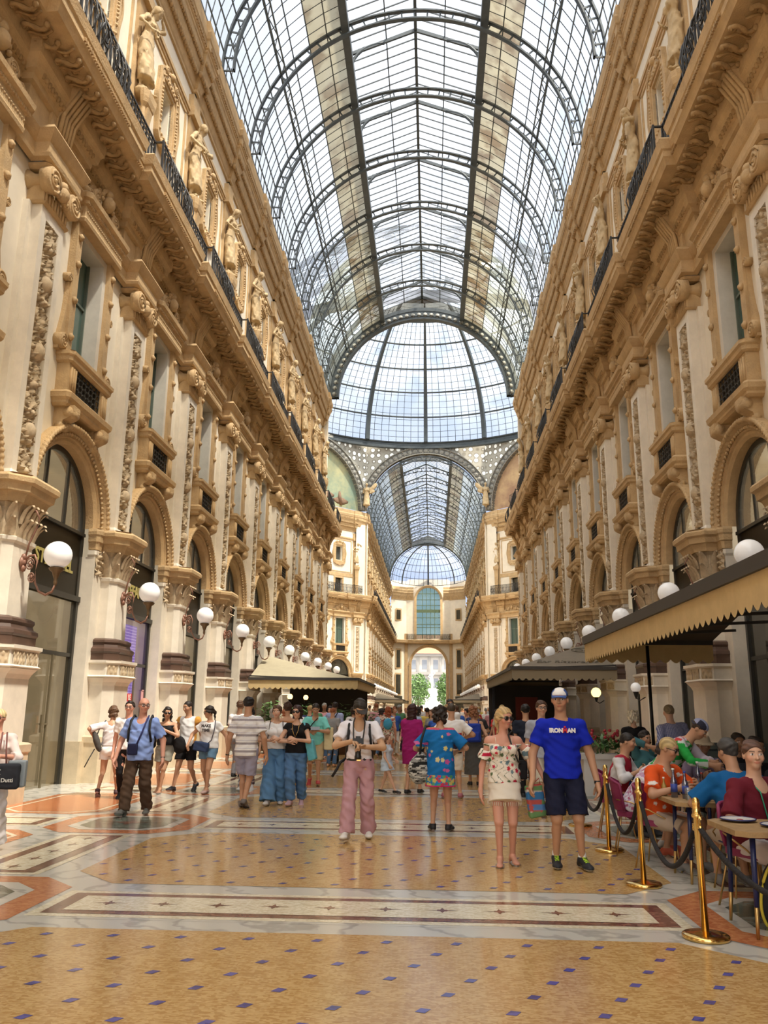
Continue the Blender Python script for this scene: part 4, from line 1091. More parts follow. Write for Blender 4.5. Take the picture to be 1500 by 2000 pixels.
# octagon upper zone: lunettes, perforated spandrels, ring
RINGZ=33.3
MOS1=mat('mosaic_painting_green',(.20,.27,.20),.8,alt=(.42,.40,.22),nscale=.55,noise=.5); MOS2=mat('mosaic_painting_ochre',(.55,.38,.20),.8,alt=(.34,.20,.12),nscale=.5,noise=.5)
def lattice_mat():
    m=bpy.data.materials.new('perforated_spandrel_glow'); m.use_nodes=True; nt=m.node_tree; b=nt.nodes['Principled BSDF']
    tc=nt.nodes.new('ShaderNodeTexCoord'); v=nt.nodes.new('ShaderNodeTexVoronoi'); v.inputs['Scale'].default_value=1.25; v.inputs['Randomness'].default_value=.35
    nt.links.new(tc.outputs['Object'],v.inputs['Vector'])
    r=nt.nodes.new('ShaderNodeValToRGB'); nt.links.new(v.outputs['Distance'],r.inputs['Fac'])
    e=r.color_ramp.elements; e[0].position=.30; e[0].color=(.85,.86,.80,1); e[1].position=.34; e[1].color=(.23,.21,.17,1)
    e2=r.color_ramp.elements.new(.5); e2.color=(.42,.40,.34,1)
    nt.links.new(r.outputs['Color'],b.inputs['Base Color']); nt.links.new(r.outputs['Color'],b.inputs['Emission Color'])
    r2=nt.nodes.new('ShaderNodeMath'); r2.operation='LESS_THAN'; r2.inputs[1].default_value=.31; nt.links.new(v.outputs['Distance'],r2.inputs[0])
    r3=nt.nodes.new('ShaderNodeMath'); r3.operation='MULTIPLY'; r3.inputs[1].default_value=.45; nt.links.new(r2.outputs[0],r3.inputs[0]); nt.links.new(r3.outputs[0],b.inputs['Emission Strength'])  # pale glowing dots painted on stand in for daylight through the holes
    b.inputs['Roughness'].default_value=.8; return m
LATT=lattice_mat()
def ring_orn_mat():
    m=bpy.data.materials.new('rosette_band'); m.use_nodes=True; nt=m.node_tree; b=nt.nodes['Principled BSDF']
    tc=nt.nodes.new('ShaderNodeTexCoord'); v=nt.nodes.new('ShaderNodeTexVoronoi'); v.inputs['Scale'].default_value=3.2; v.inputs['Randomness'].default_value=.25
    nt.links.new(tc.outputs['Object'],v.inputs['Vector']); r=nt.nodes.new('ShaderNodeValToRGB'); nt.links.new(v.outputs['Distance'],r.inputs['Fac'])
    e=r.color_ramp.elements; e[0].position=.2; e[0].color=(.36,.32,.24,1); e[1].position=.42; e[1].color=(.12,.115,.10,1); nt.links.new(r.outputs['Color'],b.inputs['Base Color']); b.inputs['Roughness'].default_value=.7
    return m
ROS=ring_orn_mat()
def oct_face(cx,cy,nv,w,r,name,lun=None,zc=25.0):
    """upper octagon face with semicircular opening; nv = unit normal toward centre"""
    xa=(nv[1],-nv[0]); rz=math.atan2(xa[1],xa[0]); loc=(cx,cy,0)
    a=MB(); ang=np.linspace(0,PI,49); inn=[((r+.95)*math.cos(t),zc+(r+.95)*math.sin(t)) for t in ang]; out=[]
    for t in ang:
        c,s=math.cos(t),math.sin(t); k=max(abs(c)/w,s/(RINGZ+.3-zc)); out.append((max(r+.96,1/k)*c if 1/k<r+.95 else c/k, zc+(max(r+.96,1/k))*s if 1/k<r+.95 else zc+s/k))
    a.grid([[(x,0,z) for x,z in inn],[(x,0,z) for x,z in out]],0,False)
    struct('trim_spandrel_'+name,a,LATT,None,loc,rz)
    a=MB(); prof=[(r,-.5),(r,.0),(r,.16),(r+.1,.2),(r+.14,.12),(r+.84,.12),(r+.88,.22),(r+.96,.2),(r+1.0,0)]
    a.grid([[(q*math.cos(t),y,zc+q*math.sin(t)) for q,y in prof] for t in ang],0,False,flip=True); 
    struct('trim_arch_ring_'+name,a,[ROS],None,loc,rz)
    a=MB(); 
    for q,rr in ((r+.05,.06),(r+.93,.07)): a.tube([(q*math.cos(t),.2,zc+q*math.sin(t)) for t in ang],rr,6)
    for k in range(37): t=PI*(k+.5)/37; a.lathe([(.26,.12),(.24,.17),(.16,.15),(.10,.2),(.03,.24)],10,((r+.49)*math.cos(t),0,zc+(r+.49)*math.sin(t)),axis='y')
    struct('trim_arch_rosettes_'+name,a,STEEL2,None,loc,rz)
    if lun:
        a=MB(); P=arc(r+.02,40,zc); a.add([(x,-.35,z) for x,z in P],[tuple(range(len(P)))[::-1]]); 
        o=part('lunette_painting',a,lun[0],None,loc,rz); tag(o,lun[1],'painting')
        sk=MB()
        for q in range(5): sk.lathe([(.5,0),(1.1,.25),(1.2,.5),(.4,.8)],8,(-4.5+2.1*q+.4*math.sin(q*3),-.33,zc+.4+.5*math.sin(q*2)),0,True,'z',1,.05)
        for q in range(7): sk.tube([(-4.6+1.5*q,-.3,zc+.3),(-4.5+1.5*q+.2,-.3,zc+1.2+.5*math.sin(q*5)),(-4.3+1.5*q,-.3,zc+1.9+.6*math.sin(q*5))],[.22,.26,.12],6)
        part('painted_figures',sk,mat('painted_brown',(.26,.16,.10),.9,noise=.4),o)
oct_face(0,YF,(0,-1),7.87,7.25,'far_arch')
for side in (-1,1):
    cxy=np.array((side*HWO,YF))+np.array((side,-1))/math.sqrt(2)*8.25
    oct_face(cxy[0],cxy[1],np.array((-side,-1))/math.sqrt(2),8.3,7.25,'diagonal_'+SIDEW[side],(MOS1,'green and blue painted lunette under the dome, left of the far arch') if side<0 else (MOS2,'ochre painted lunette with figures under the dome, right of the far arch'))
    # winged statue at the corner
    f=Fig(H=3.2,sex='f',hands=((.35,-.4,1.9),(-.35,-.4,1.9)),head=(0,20),lean=10)
    nodes=f.torso()+f.arms()+f.headn()+f.legs()+f.skirt(hem=.12,r=(.13,.1),top=.1,up=True)[0]
    for q in (1,-1):
        for k,(wx,wz,wl,an) in enumerate(((.62,2.65,.62,42),(.95,2.95,.42,60),(.5,2.2,.5,15))): nodes.append(ell((q*wx,.3,wz),(wl,.13,.24),rotm(0,0,-q*an),.12))
    if side<0: V_,Q_=mesh_sdf(nodes,.07,(),wr=.03,wf=.3); WS=np_mesh('winged_statue',V_,Q_,MATS['statue_stone'])
    o=tag(link('winged_statue',WS,None,(side*7.2,YF-.7,25.2),0),'winged stone figure standing at the %s springing of the far arch'%SIDEW[side],'statue')
# ring and drum
a=MB(); RR=18.95
ringp=[(RR*math.cos(t),YC+RR*math.sin(t)) for t in np.linspace(0,2*PI,65)[:-1]]
a.sweep([(-.3,RINGZ-.35),(.25,RINGZ-.35),(.25,RINGZ-.1),(.1,RINGZ),(.1,RINGZ+.35),(.3,RINGZ+.45),(-.3,RINGZ+.45)],ringp,0,True)
struct('trim_dome_ring',a,STEEL)
# dome
ELR,ELZ=18.9,13.7
def dp_(phi,th,dr=0): r=(ELR+dr)*math.cos(phi); return (r*math.cos(th),YC+r*math.sin(th),RINGZ+.4+(ELZ+dr)*math.sin(phi))
phis=np.radians([0,13.4,25.6,36.8,48.4,59.3,69,78])
a=MB(); fine=np.radians(np.linspace(0,80,33)); a.grid([[dp_(p,t) for p in fine] for t in np.linspace(0,2*PI,65)],0,True); struct('ceiling_dome_glass',a,DOMEG)
a=MB()
for k in range(16):
    th=PI/2+k*2*PI/16
    P=[[dp_(p,th+s*.013,dr) for (s,dr) in ((-1,-.05),(1,-.05),(1,-.55),(-1,-.55),(-1,-.05))] for p in fine]; a.grid(P,0,False)
for p in phis: a.tube([dp_(p,t,-.12) for t in np.linspace(0,2*PI,65)[:-1]],.11,5,0,True)
struct('trim_dome_ribs',a,STEEL)
a=MB()
for k in range(16*8):
    if k%8: 
        th=PI/2+k*2*PI/128; 
        if k%4==0 or True: a.tube([dp_(p,th,-.05) for p in fine[:27:2]],.035,3)
for p in np.radians(np.arange(0,76,3.)):
    a.tube([dp_(p,t,-.05) for t in np.linspace(0,2*PI,65)[:-1]],.03,3,0,True)
struct('trim_dome_glazing_bars',a,STEEL)

# ------------------------------------------------------------------ far arm
PYF=[YF+1.2+B*k for k in range(0,13)]; BYF=[YF+1.2+B*(k+.5) for k in range(0,12)]; YE=PYF[-1]+.8
ld=MB()
for k,(mb_,mt) in upper_pilaster(False).items(): pass
for side in (-1,1):
    W=SIDEW[side]; rz=-PI/2 if side<0 else PI/2
    wall_obj('wall_far_'+W,BYF,side,0,0)
    for nm2,pf,(b_,h_,e_) in (('lower_entablature',ENT,(.06,.62,.3)),('balcony_cornice',MAINC,(0,1.25,.22)),('top_cornice',TOPC,(0,.5,.12))):
        a=MB(); sweepw(a,pf,hwpath(PYF,YF-.1,YE,b_,h_,e_,side),side); struct('trim_far_%s_%s'%(nm2,W),a,TAN)
    a=MB(); a.box(*sorted((side*7.7,side*7.8)),YF,YE,0,24.8); struct('wall_far_shell_'+W,a,DARKG)
    for i,y in enumerate(BYF):
        win_structure((side*7.17,y,0),rz,kinds=('shop','l','u') if i<5 else ('shop','l'),sign=lambda r:(link('sign_panel',SIGNP,r),link('arched_pane',PANEUPD,r)))
        tag(link('balcony_railing',RAIL,None,(side*7.17,y,0),rz),'%s iron balcony railing bay of the far arm, %s side'%(ordn(i),W),'railing','far iron railings')
        o=link('trim_far_bands_%s_%d'%(W,i+1),UTRIM,None,(side*7.17,y,0),rz); o['kind']='structure'
        o=link('trim_far_soffit_%s_%d'%(W,i+1),SOFF,None,(side*7.17,y,0),rz); o['kind']='structure'
    for i,y in enumerate(PYF):
        t=thing('pilaster','%s carved pilaster of the far arm, %s side'%(ordn(i),W),'pilaster',(side*7.17,y,0),rz,'pilasters of the far arm')
        for k,me in list(PIER.items())+list(UPIL_LO.items()): link(k,me,t)
        o=link('trim_far_herm_%s_%d'%(W,i+1),HERM,None,(side*7.17,y,0),rz); o['kind']='structure'
        tag(link('statue',ST[i%2],None,(side*(7.17+.16),y,18.2),rz),'%s stone statue of the far arm, %s side'%(ordn(i),W),'statue','statues of the far arm')
        t=thing('wall_lamp','%s globe lamp of the far arm, %s side'%(ordn(i),W),'lamp',(side*(7.17-.48),y,4.12),rz,'globe lamps of the far arm')
        for k,me in LAMP.items(): link(k,me,t)

# end wall: flat centre with two canted sides
YW=YE+2.2; XW=4.3
a=MB(); r=3.3; zc=9.9
ang=np.linspace(0,PI,33); inn=[(r*math.cos(t),zc+r*math.sin(t)) for t in ang]; out=[]
for t in ang:
    c,s=math.cos(t),math.sin(t); k=max(abs(c)/XW,s/5.0); out.append((c/k,zc+s/k))
a.grid([[(x,YW,z) for x,z in inn],[(x,YW,z) for x,z in out]],0,False)
a.grid([[(x,YW,z) for x,z in inn],[(x,YW+1.2,z) for x,z in inn]],0,False)
for s in (-1,1):
    a.box(*sorted((s*r,s*XW)),YW-.01,YW+1.2,0,zc)
    p0=(s*XW,YW); p1=(s*7.17,YE); V=[(*p0,0),(*p1,0),(*p1,26),(*p0,26)]; a.add(V,[(0,1,2,3)])
# tall arched window above
r2=2.3; z2=22.5
inn=[(r2*math.cos(t),z2+r2*math.sin(t)) for t in ang]; out=[]
for t in ang:
    c,s=math.cos(t),math.sin(t); k=max(abs(c)/XW,s/3.9); out.append((c/k,z2+s/k))
a.grid([[(x,YW,z) for x,z in inn],[(x,YW,z) for x,z in out]],0,False)
for s in (-1,1): a.box(*sorted((s*r2,s*XW)),YW,YW+.4,14.85,z2)
struct('wall_end',a,PLASTER)
a=MB(); pth=[(-7.17,YE),(-XW,YW),(XW,YW),(7.17,YE)][::-1]
a.sweep([q for q in MAINC if q[1]>13.8],pth); a.sweep([(p[0]+.42,p[1]) for p in TOPC[:-1]],[(-7.17,YE),(-XW,YW),(-2.9,YW)][::-1]); a.sweep([(p[0]+.42,p[1]) for p in TOPC[:-1]],[(2.9,YW),(XW,YW),(7.17,YE)][::-1])
for rr_,zz,rg in ((3.3,zc,.5),(2.3,z2,.45)):
    b=archivolt(rr_,rr_+rg,0,zz,30,False); b.xf(Matrix.Translation((0,YW,0))@Matrix.Rotation(PI,4,'Z')); a.merge(b)
for s in (-1,1):
    a.box(*sorted((s*3.3,s*3.8)),YW-.25,YW,0,zc); a.box(*sorted((s*2.3,s*2.75)),YW-.2,YW,14.85,z2)
    a.box(*sorted((s*4.0,s*4.6)),YW-.35,YW+.1,0,15.8); a.box(*sorted((s*3.5,s*4.3)),YW-.15,YW,9.7,10.1)
    for zz,w_,h_ in ((6.2,.55,1.8),(11,.45,1.6),(19.4,.5,.9)):
        c=np.array((s*5.75,(YE+YW)/2-.1)); t_=np.array((s*2.8,-2.6)); t_/=np.linalg.norm(t_)
        a.bar((*(c-t_*(w_+.25)),zz),(*(c+t_*(w_+.25)),zz),h_*2+.5,.12) if False else a.add([(*(c+t_*q*(w_+.3)),zz+e*(h_+.3)) for q,e in ((-1,-1),(1,-1),(1,1),(-1,1))],[(0,1,2,3)])
struct('trim_end_wall',a,TAN)
a=MB()
for s in (-1,1):
    for zz,w_,h_ in ((6.2,.55,1.8),(11,.45,1.6),(19.4,.5,.9),(2.,1.,2.)):
        c=np.array((s*5.75,(YE+YW)/2-.14-.06)); t_=np.array((s*2.8,-2.6)); t_/=np.linalg.norm(t_)
        a.add([(*(c+t_*q*w_),zz+e*h_) for q,e in ((-1,-1),(1,-1),(1,1),(-1,1))],[(0,1,2,3)])
struct('window_end_small_panes',a,DARKG)
r_=link('window_end',None); r_['kind']='structure'
a=MB(); P=arc(r2,24,z2)+[(-r2,14.85),(r2,14.85)]; a.add([(x,YW+.2,z) for x,z in P],[tuple(range(len(P)))]); part('pane',a,glassmat('end_window_glass',(.30,.45,.38),.75,(.3,.4,.35),.1),r_)
a=MB()
for x in (-1.2,-.4,.4,1.2): a.box(x-.05,x+.05,YW+.08,YW+.18,14.85,z2+math.sqrt(r2*r2-x*x))
for z in (15.6,17.0,17.6,18.9,21.3,22.4,23.6): a.box(-r2,r2,YW+.07,YW+.17,z-.06,z+.06)
a.box(-r2,r2,YW+.02,YW+.17,19.9,20.5); part('window_frame',a,mat('green_iron_frame',(.10,.14,.07),.6),r_)
a=MB(); 
for i in range(2): 
    b=rail_module(); b.xf(Matrix.Translation((-2.15+4.3*i,YW,0))@Matrix.Rotation(PI,4,'Z')@Matrix.Diagonal((.88,1,1,1))); a.merge(b)
tag(part('balcony_railing',a,IRON),'black iron railing across the far end wall above the great arch','railing')

# ------------------------------------------------------------------ vaults
RV=7.175; ZV=24.85
def vault(y0,y1,tag_,apse=False):
    n=int(round((y1-y0)/B)); step=(y1-y0)/n
    A0=math.radians(25.5)
    angs=[A0+ (math.radians(56)-A0)*i/4 for i in range(5)]+[math.radians(56+34*i/5) for i in range(1,6)]
    pt=lambda a,y,dr=0:((RV+dr)*math.sin(a),y,ZV+(RV+dr)*math.cos(a))
    xb=RV*math.sin(A0); zb=ZV+RV*math.cos(A0)
    g=MB(); ym=y1-2.2*B if tag_=='near' else y0
    for s in (-1,1):
        if ym>y0: g.grid([[pt(s*a,y) for a in angs[2:]] for y in (y0,ym)],0,False)
        g.grid([[pt(s*a,y) for a in angs[2:]] for y in (ym,y1)],2,False)
        g.grid([[pt(s*a,y) for a in angs[:3]] for y in (y0,y1)],1,False)
        g.add([(s*xb,y0,zb),(s*xb,y1,zb),(s*xb,y1,zb+.75),(s*xb,y0,zb+.75)],[(0,1,2,3)],1)
        g.add([(s*xb,y0,zb+.75),(s*xb,y1,zb+.75),(0,y1,zb+2.0),(0,y0,zb+2.0)],[(0,1,2,3)],0)
    for yy in ((y1,) if tag_=='near' else (y0,y1)): g.add([(-xb,yy,zb),(xb,yy,zb),(xb,yy,zb+.75),(0,yy,zb+2.),(-xb,yy,zb+.75)],[(0,1,2,3,4)],1)
    struct('ceiling_vault_glass_'+tag_,g,[ROOFG,ROOFD,ROOFM])
    b=MB(); nb=n*8
    for i in range(nb+1):
        y=y0+(y1-y0)*i/nb
        for s in (-1,1):
            b.tube([pt(s*a,y,-.03) for a in angs],.022,4,0,False,False)
            b.bar((s*xb,y,zb+.72),(0,y,zb+1.97),.04,.05)
    for s in (-1,1):
        for a in angs[1:-1]: b.bar(pt(s*a,y0,-.03),pt(s*a,y1,-.03),.045,.06)
        for q in (.45,): b.bar((s*xb*q,y0,zb+.75+1.25*(1-q)),(s*xb*q,y1,zb+.75+1.25*(1-q)),.05,.07)
    struct('trim_glazing_bars_'+tag_,b,STEEL)
    b=MB()
    for s in (-1,1):
        b.bar((s*xb,y0,zb-.14),(s*xb,y1,zb-.14),.34,.42); b.bar((s*(xb),y0,zb+.72),(s*xb,y1,zb+.72),.14,.14)
        a_=math.radians(56)
        for dr in (-.10,-.42): b.bar(pt(s*a_,y0,dr),pt(s*a_,y1,dr),.06,.07)
        for i in range(n):
            for q in range(6):
                ya=y0+step*(i+q/6); b.bar(pt(s*a_,ya,-.42 if q%2 else -.1),pt(s*a_,ya+step/6,-.1 if q%2 else -.42),.035,.035)
        b.bar((s*7.17,y0,ZV),(s*7.17,y1,ZV),.2,.25)
    b.bar((0,y0,zb+1.9),(0,y1,zb+1.9),.14,.2)
    struct('trim_vault_purlins_'+tag_,b,STEEL)
    # arched lattice rib
    r=MB(); T=np.linspace(-PI/2,PI/2,57)
    for dr,w in ((-.06,.09),(-.50,.10)): 
        P=[[((RV+dr+o2)*math.sin(t),o1,(RV+dr+o2)*math.cos(t)) for o1,o2 in ((-w,-.035),(w,-.035),(w,.035),(-w,.035),(-w,-.035))] for t in T]; r.grid(P,0,False)
    nn=38
    for i in range(nn+1):
        t=-PI/2+PI*i/nn; r.bar(((RV-.06)*math.sin(t),0,(RV-.06)*math.cos(t)),((RV-.5)*math.sin(t),0,(RV-.5)*math.cos(t)),.07,.035,up=(0,1,0))
        if i<nn:
            for e in (0,1):
                tm=t+PI/nn*.5; rr=RV-.28; P=[]
                for q in np.linspace(0,PI/2,5):
                    s1=.10*(1-math.cos(q)); s2=.10*math.sin(q)
                    tt=(t+ (.0+s1*1.2)/RV) if e==0 else (t+PI/nn-(s1*1.2)/RV); P.append(((RV-.48+s2*.9-.0)*math.sin(tt),0,(RV-.48+s2*.9)*math.cos(tt)))
                r.tube(P,.022,3,0,False,False)
    rm=r.mesh('arch_rib',[STEEL])
    # small gable truss with curved perforated brackets
    k=MB(); zz0=zb-ZV
    for s in (-1,1):
        k.bar((s*xb,0,zz0+.64),(0,0,zz0+1.86),.10,.16); P=[]
        for t in np.linspace(0,PI/2,9): P.append((s*(xb-.05-1.55*(1-math.cos(t))),0,zz0-.15+1.35*math.sin(t)))
        k.tube(P,.075,6)
        k.bar((s*xb,0,zz0-.2),(s*xb,0,zz0+.7),.08,.08)
        for q in range(3): k.tube([(s*(xb-.22-.22*q)+.13*math.cos(t),0,zz0+.72+.10*q+.1*math.sin(t)) for t in np.linspace(0,2*PI,9)[:-1]],.035,4,0,True)
    km=k.mesh('roof_truss',[STEEL])
    k0=6 if tag_=='near' else 0; k1=7 if tag_=='near' else 0
    for i in range(n+1):
        if i<k0:
            link('trim_arch_rib_%d'%i,rm,None,(0,y0+step*i,ZV))['kind']='structure'; link('trim_roof_truss_%d'%i,km,None,(0,y0+step*(i+.5),ZV))['kind']='structure'; continue
        tag(link('arch_rib',rm,None,(0,y0+step*i,ZV)),'%s iron lattice arch from the near end of the %s glass vault'%(ordn(i-k0),tag_),'roof rib','iron arches of the %s vault'%tag_)
        if i<k1: link('trim_roof_truss_%d'%i,km,None,(0,y0+step*(i+.5),ZV))['kind']='structure'
        elif i<n: tag(link('roof_truss',km,None,(0,y0+step*(i+.5),ZV)),'%s small curved bracket truss from the near end under the %s vault lantern'%(ordn(i-k1),tag_),'roof truss','bracket trusses of the %s vault'%tag_)
vault(-3.0+.2,Y_END-.2,'near')
vault(YF,YF+11*B-.2,'far')
# near arch ring towards the dome
a=MB(); T=np.linspace(0,PI,49)
prof=[(RV-.75,-.25),(RV-.75,.25),(RV+.2,.25),(RV+.2,-.25),(RV-.75,-.25)]
a.grid([[(q*math.cos(t),Y_END+y,ZV+q*math.sin(t)) for q,y in prof] for t in T],0,False); struct('trim_near_arch_ring',a,STEEL)
a=MB()
for k in range(44):
    t=PI*(k+.5)/44; q=RV-.42
    a.lathe([(.17,-.3),(.17,-.26)],10,(q*math.cos(t),Y_END,ZV+q*math.sin(t)),axis='y')
struct('trim_near_arch_bosses',a,STEEL2)
# hipped glass end of the far vault
y0=YF+11*B-.2; y1=YW
g=MB(); b=MB(); PH=np.linspace(0,PI/2,9)
def ap(az,ph):   # az -90..90 across, ph from springing to top
    x=RV*math.sin(az)*math.cos(ph); y=y0+(y1-y0)*math.cos(az)*math.cos(ph); z=ZV+.3+(RV-.5)*math.sin(ph)*(1) ; return (x,y,z)
AZ=np.linspace(-PI/2,PI/2,25)
g.grid([[ap(a_,p) for p in PH] for a_ in AZ],0,True); struct('ceiling_apse_glass',g,ROOFG)
for i,a_ in enumerate(AZ): b.tube([ap(a_,p) for p in PH],.16 if i%6==0 else .035,4,0,False,False)
for p in PH[:-1]: b.tube([ap(a_,p) for a_ in AZ],.05,4,0,False,False)
struct('trim_apse_bars',b,STEEL)

# ------------------------------------------------------------------ floor
def mosaic(name,c1,c2,scale,dia=False):
    m=bpy.data.materials.new(name); m.use_nodes=True; nt=m.node_tree; b=nt.nodes['Principled BSDF']
    tc=nt.nodes.new('ShaderNodeTexCoord'); mp=nt.nodes.new('ShaderNodeMapping'); nt.links.new(tc.outputs['Object'],mp.inputs['Vector'])
    mp.inputs['Scale'].default_value=(scale,scale*2,1)
    v=nt.nodes.new('ShaderNodeTexVoronoi'); v.inputs['Randomness'].default_value=.75; v.inputs['Scale'].default_value=1; nt.links.new(mp.outputs[0],v.inputs['Vector'])
    sp=nt.nodes.new('ShaderNodeSeparateColor'); nt.links.new(v.outputs['Color'],sp.inputs[0])
    n=nt.nodes.new('ShaderNodeTexNoise'); n.inputs['Scale'].default_value=5; n.inputs['Detail'].default_value=5; nt.links.new(tc.outputs['Object'],n.inputs['Vector'])
    ad=nt.nodes.new('ShaderNodeMath'); ad.operation='ADD'; nt.links.new(sp.outputs[0],ad.inputs[0]); nt.links.new(n.outputs['Fac'],ad.inputs[1])
    r=nt.nodes.new('ShaderNodeValToRGB'); nt.links.new(ad.outputs[0],r.inputs['Fac']); e=r.color_ramp.elements
    e[0].position=.45; e[0].color=(*c1,1); e[1].position=1.25/1.3; e[1].color=(*c2,1)
    mu=nt.nodes.new('ShaderNodeMath'); mu.operation='MULTIPLY'; mu.inputs[1].default_value=.72; nt.links.new(ad.outputs[0],mu.inputs[0]); nt.links.new(mu.outputs[0],r.inputs['Fac'])
    nt.links.new(r.outputs['Color'],b.inputs['Base Color'])
    b.inputs['Roughness'].default_value=.16; b.inputs['Specular IOR Level'].default_value=.5
    n3=nt.nodes.new('ShaderNodeTexNoise'); n3.inputs['Scale'].default_value=.8; n3.inputs['Detail'].default_value=3; nt.links.new(tc.outputs['Object'],n3.inputs['Vector'])
    mr=nt.nodes.new('ShaderNodeMapRange'); mr.inputs['To Min'].default_value=.08; mr.inputs['To Max'].default_value=.24; nt.links.new(n3.outputs['Fac'],mr.inputs['Value']); nt.links.new(mr.outputs[0],b.inputs['Roughness'])
    bp=nt.nodes.new('ShaderNodeBump'); bp.inputs['Strength'].default_value=.05; bp.inputs['Distance'].default_value=.004; nt.links.new(ad.outputs[0],bp.inputs['Height']); nt.links.new(bp.outputs['Normal'],b.inputs['Normal'])
    return m
OCHRE=mosaic('ochre_mosaic',(.41,.23,.078),(.57,.375,.155),34)
CREAM=mosaic('cream_mosaic',(.60,.52,.36),(.78,.72,.55),30)
BROWNM=mosaic('brown_mosaic',(.11,.04,.03),(.26,.13,.09),22)
REDM=mosaic('red_mosaic',(.42,.13,.05),(.56,.22,.09),24)
GREENM=mosaic('green_marble_inlay',(.07,.09,.07),(.20,.22,.18),6)
BLUEM=mosaic('blue_tesserae',(.06,.055,.20),(.11,.10,.33),10)
def veined():
    m=mosaic('grey_veined_marble',(.40,.385,.34),(.56,.54,.48),.9); nt=m.node_tree; b=nt.nodes['Principled BSDF']
    tc=nt.nodes.new('ShaderNodeTexCoord'); w=nt.nodes.new('ShaderNodeTexWave'); w.inputs['Scale'].default_value=1.1; w.inputs['Distortion'].default_value=14; w.inputs['Detail'].default_value=4; w.inputs['Detail Scale'].default_value=1.3; w.bands_direction='DIAGONAL'
    nt.links.new(tc.outputs['Object'],w.inputs['Vector']); r=nt.nodes.new('ShaderNodeValToRGB'); e=r.color_ramp.elements; e[0].position=0; e[0].color=(.38,.37,.335,1); e[1].position=.22; e[1].color=(.55,.53,.47,1)
    nt.links.new(w.outputs['Fac'],r.inputs['Fac']); nt.links.new(r.outputs['Color'],b.inputs['Base Color']); return m
GREYM=veined()
FM=[GREYM,OCHRE,CREAM,BROWNM,REDM,GREENM,BLUEM]
a=MB()
def poly(P,m,z): a.add([(x,y,z) for x,y in P],[tuple(range(len(P)))],m)
def rect(x0,x1,y0,y1,m,z): poly([(x0,y0),(x1,y0),(x1,y1),(x0,y1)],m,z)
def chf(x0,x1,y0,y1,c,m,z): poly([(x0+c,y0),(x1-c,y0),(x1,y0+c),(x1,y1-c),(x1-c,y1),(x0+c,y1),(x0,y1-c),(x0,y0+c)],m,z)
def strip(x0,x1,y0,y1,z=.002):
    rect(x0,x1,y0,y1,2,z); e=.055
    if x1-x0>y1-y0: e2=.13
    rect(x0+.09,x1-.09,y0+.09,y1-.09,3,z+.0015)
    rect(x0+.23,x1-.23,y0+.20,y1-.20,2,z+.003)
def cross(cx,cy,s,ax,m=3,z=.0062):
    l,w=(s,s*.45)
    for q in (0,1):
        L=[]
        for i in range(16):
            t=2*PI*i/16; r=[1,.38,.42,.38][i%4] if True else 1
            r=1 if i%4==0 else (.34 if i%2 else .42)
            L.append((cx+r*s*math.cos(t)*(1 if ax==0 else .62),cy+r*s*math.sin(t)*(.62 if ax==0 else 1)))
    poly(L,m,z)
rect(-9.5,9.5,-6,210,0,0.)
K=[7.4+B*k for k in range(-3,34)]
for k in K:
    inoct= k>57 and k<96
    detail=k<62
    rect(-2.9+0,2.9,k-.52,k+.52,0,.001)
    chf(-2.95,2.95,k+.80,k+B-.80,.55,1,.002)
    strip(-2.64,2.64,k-.46,k+.46)
    if detail:
        for i in range(10): cross(-2.12+.471*i,k,.14,0)
    for s in (-1,1):
        chf(s*3.72-1.02,s*3.72+1.02,k-1.02,k+1.02,.42,4,.0025)
        chf(s*3.72-.74,s*3.72+.74,k-.74,k+.74,.3,0,.004); chf(s*3.72-.60,s*3.72+.60,k-.60,k+.60,.25,5,.0055)
        if detail: cross(s*3.72,k,.45,0,3,.0068)
        x0,x1=sorted((s*3.28,s*4.16)); strip(x0,x1,k+1.12,k+B-1.12)
        if detail:
            for i in range(5): cross(s*3.72,k+1.5+.475*i,.15,1)
        x0,x1=sorted((s*4.55,s*6.45)); chf(x0,x1,k+.85,k+B-.85,.4,4,.002); chf(x0+.16,x1-.16,k+1.0,k+B-1.,.35,2,.003); chf(x0+.22,x1-.22,k+1.06,k+B-1.06,.33,4,.004)
        x0,x1=sorted((s*4.85,s*6.3)); strip(x0,x1,k-.46,k+.46)
# blue lozenges in the ochre fields, on a slanted lattice as in the mosaic
for k in K:
    if k>50: continue
    y0=k+.86;y1=k+B-.86
    for i in range(-30,31):
        for j in range(0,12):
            x=i*.50+j*.145-.8; y=y0+.09+j*.27
            if y>y1 or abs(x)>2.88: continue
            if min(y-(k+.8),(k+B-.8)-y)+(2.95-abs(x))<.62: continue
            s=.046; poly([(x-s,y-s*.55),(x+s*.25,y-s*.85),(x+s,y+s*.55),(x-s*.25,y+s*.85)],6,.0035)
struct('floor',a,FM)
a=MB(); a.add([(-120,-60,-.02),(120,-60,-.02),(120,330,-.02),(-120,330,-.02)],[(0,1,2,3)]); struct('floor_ground',a,mat('outside_paving',(.42,.40,.36),.8,noise=.15))

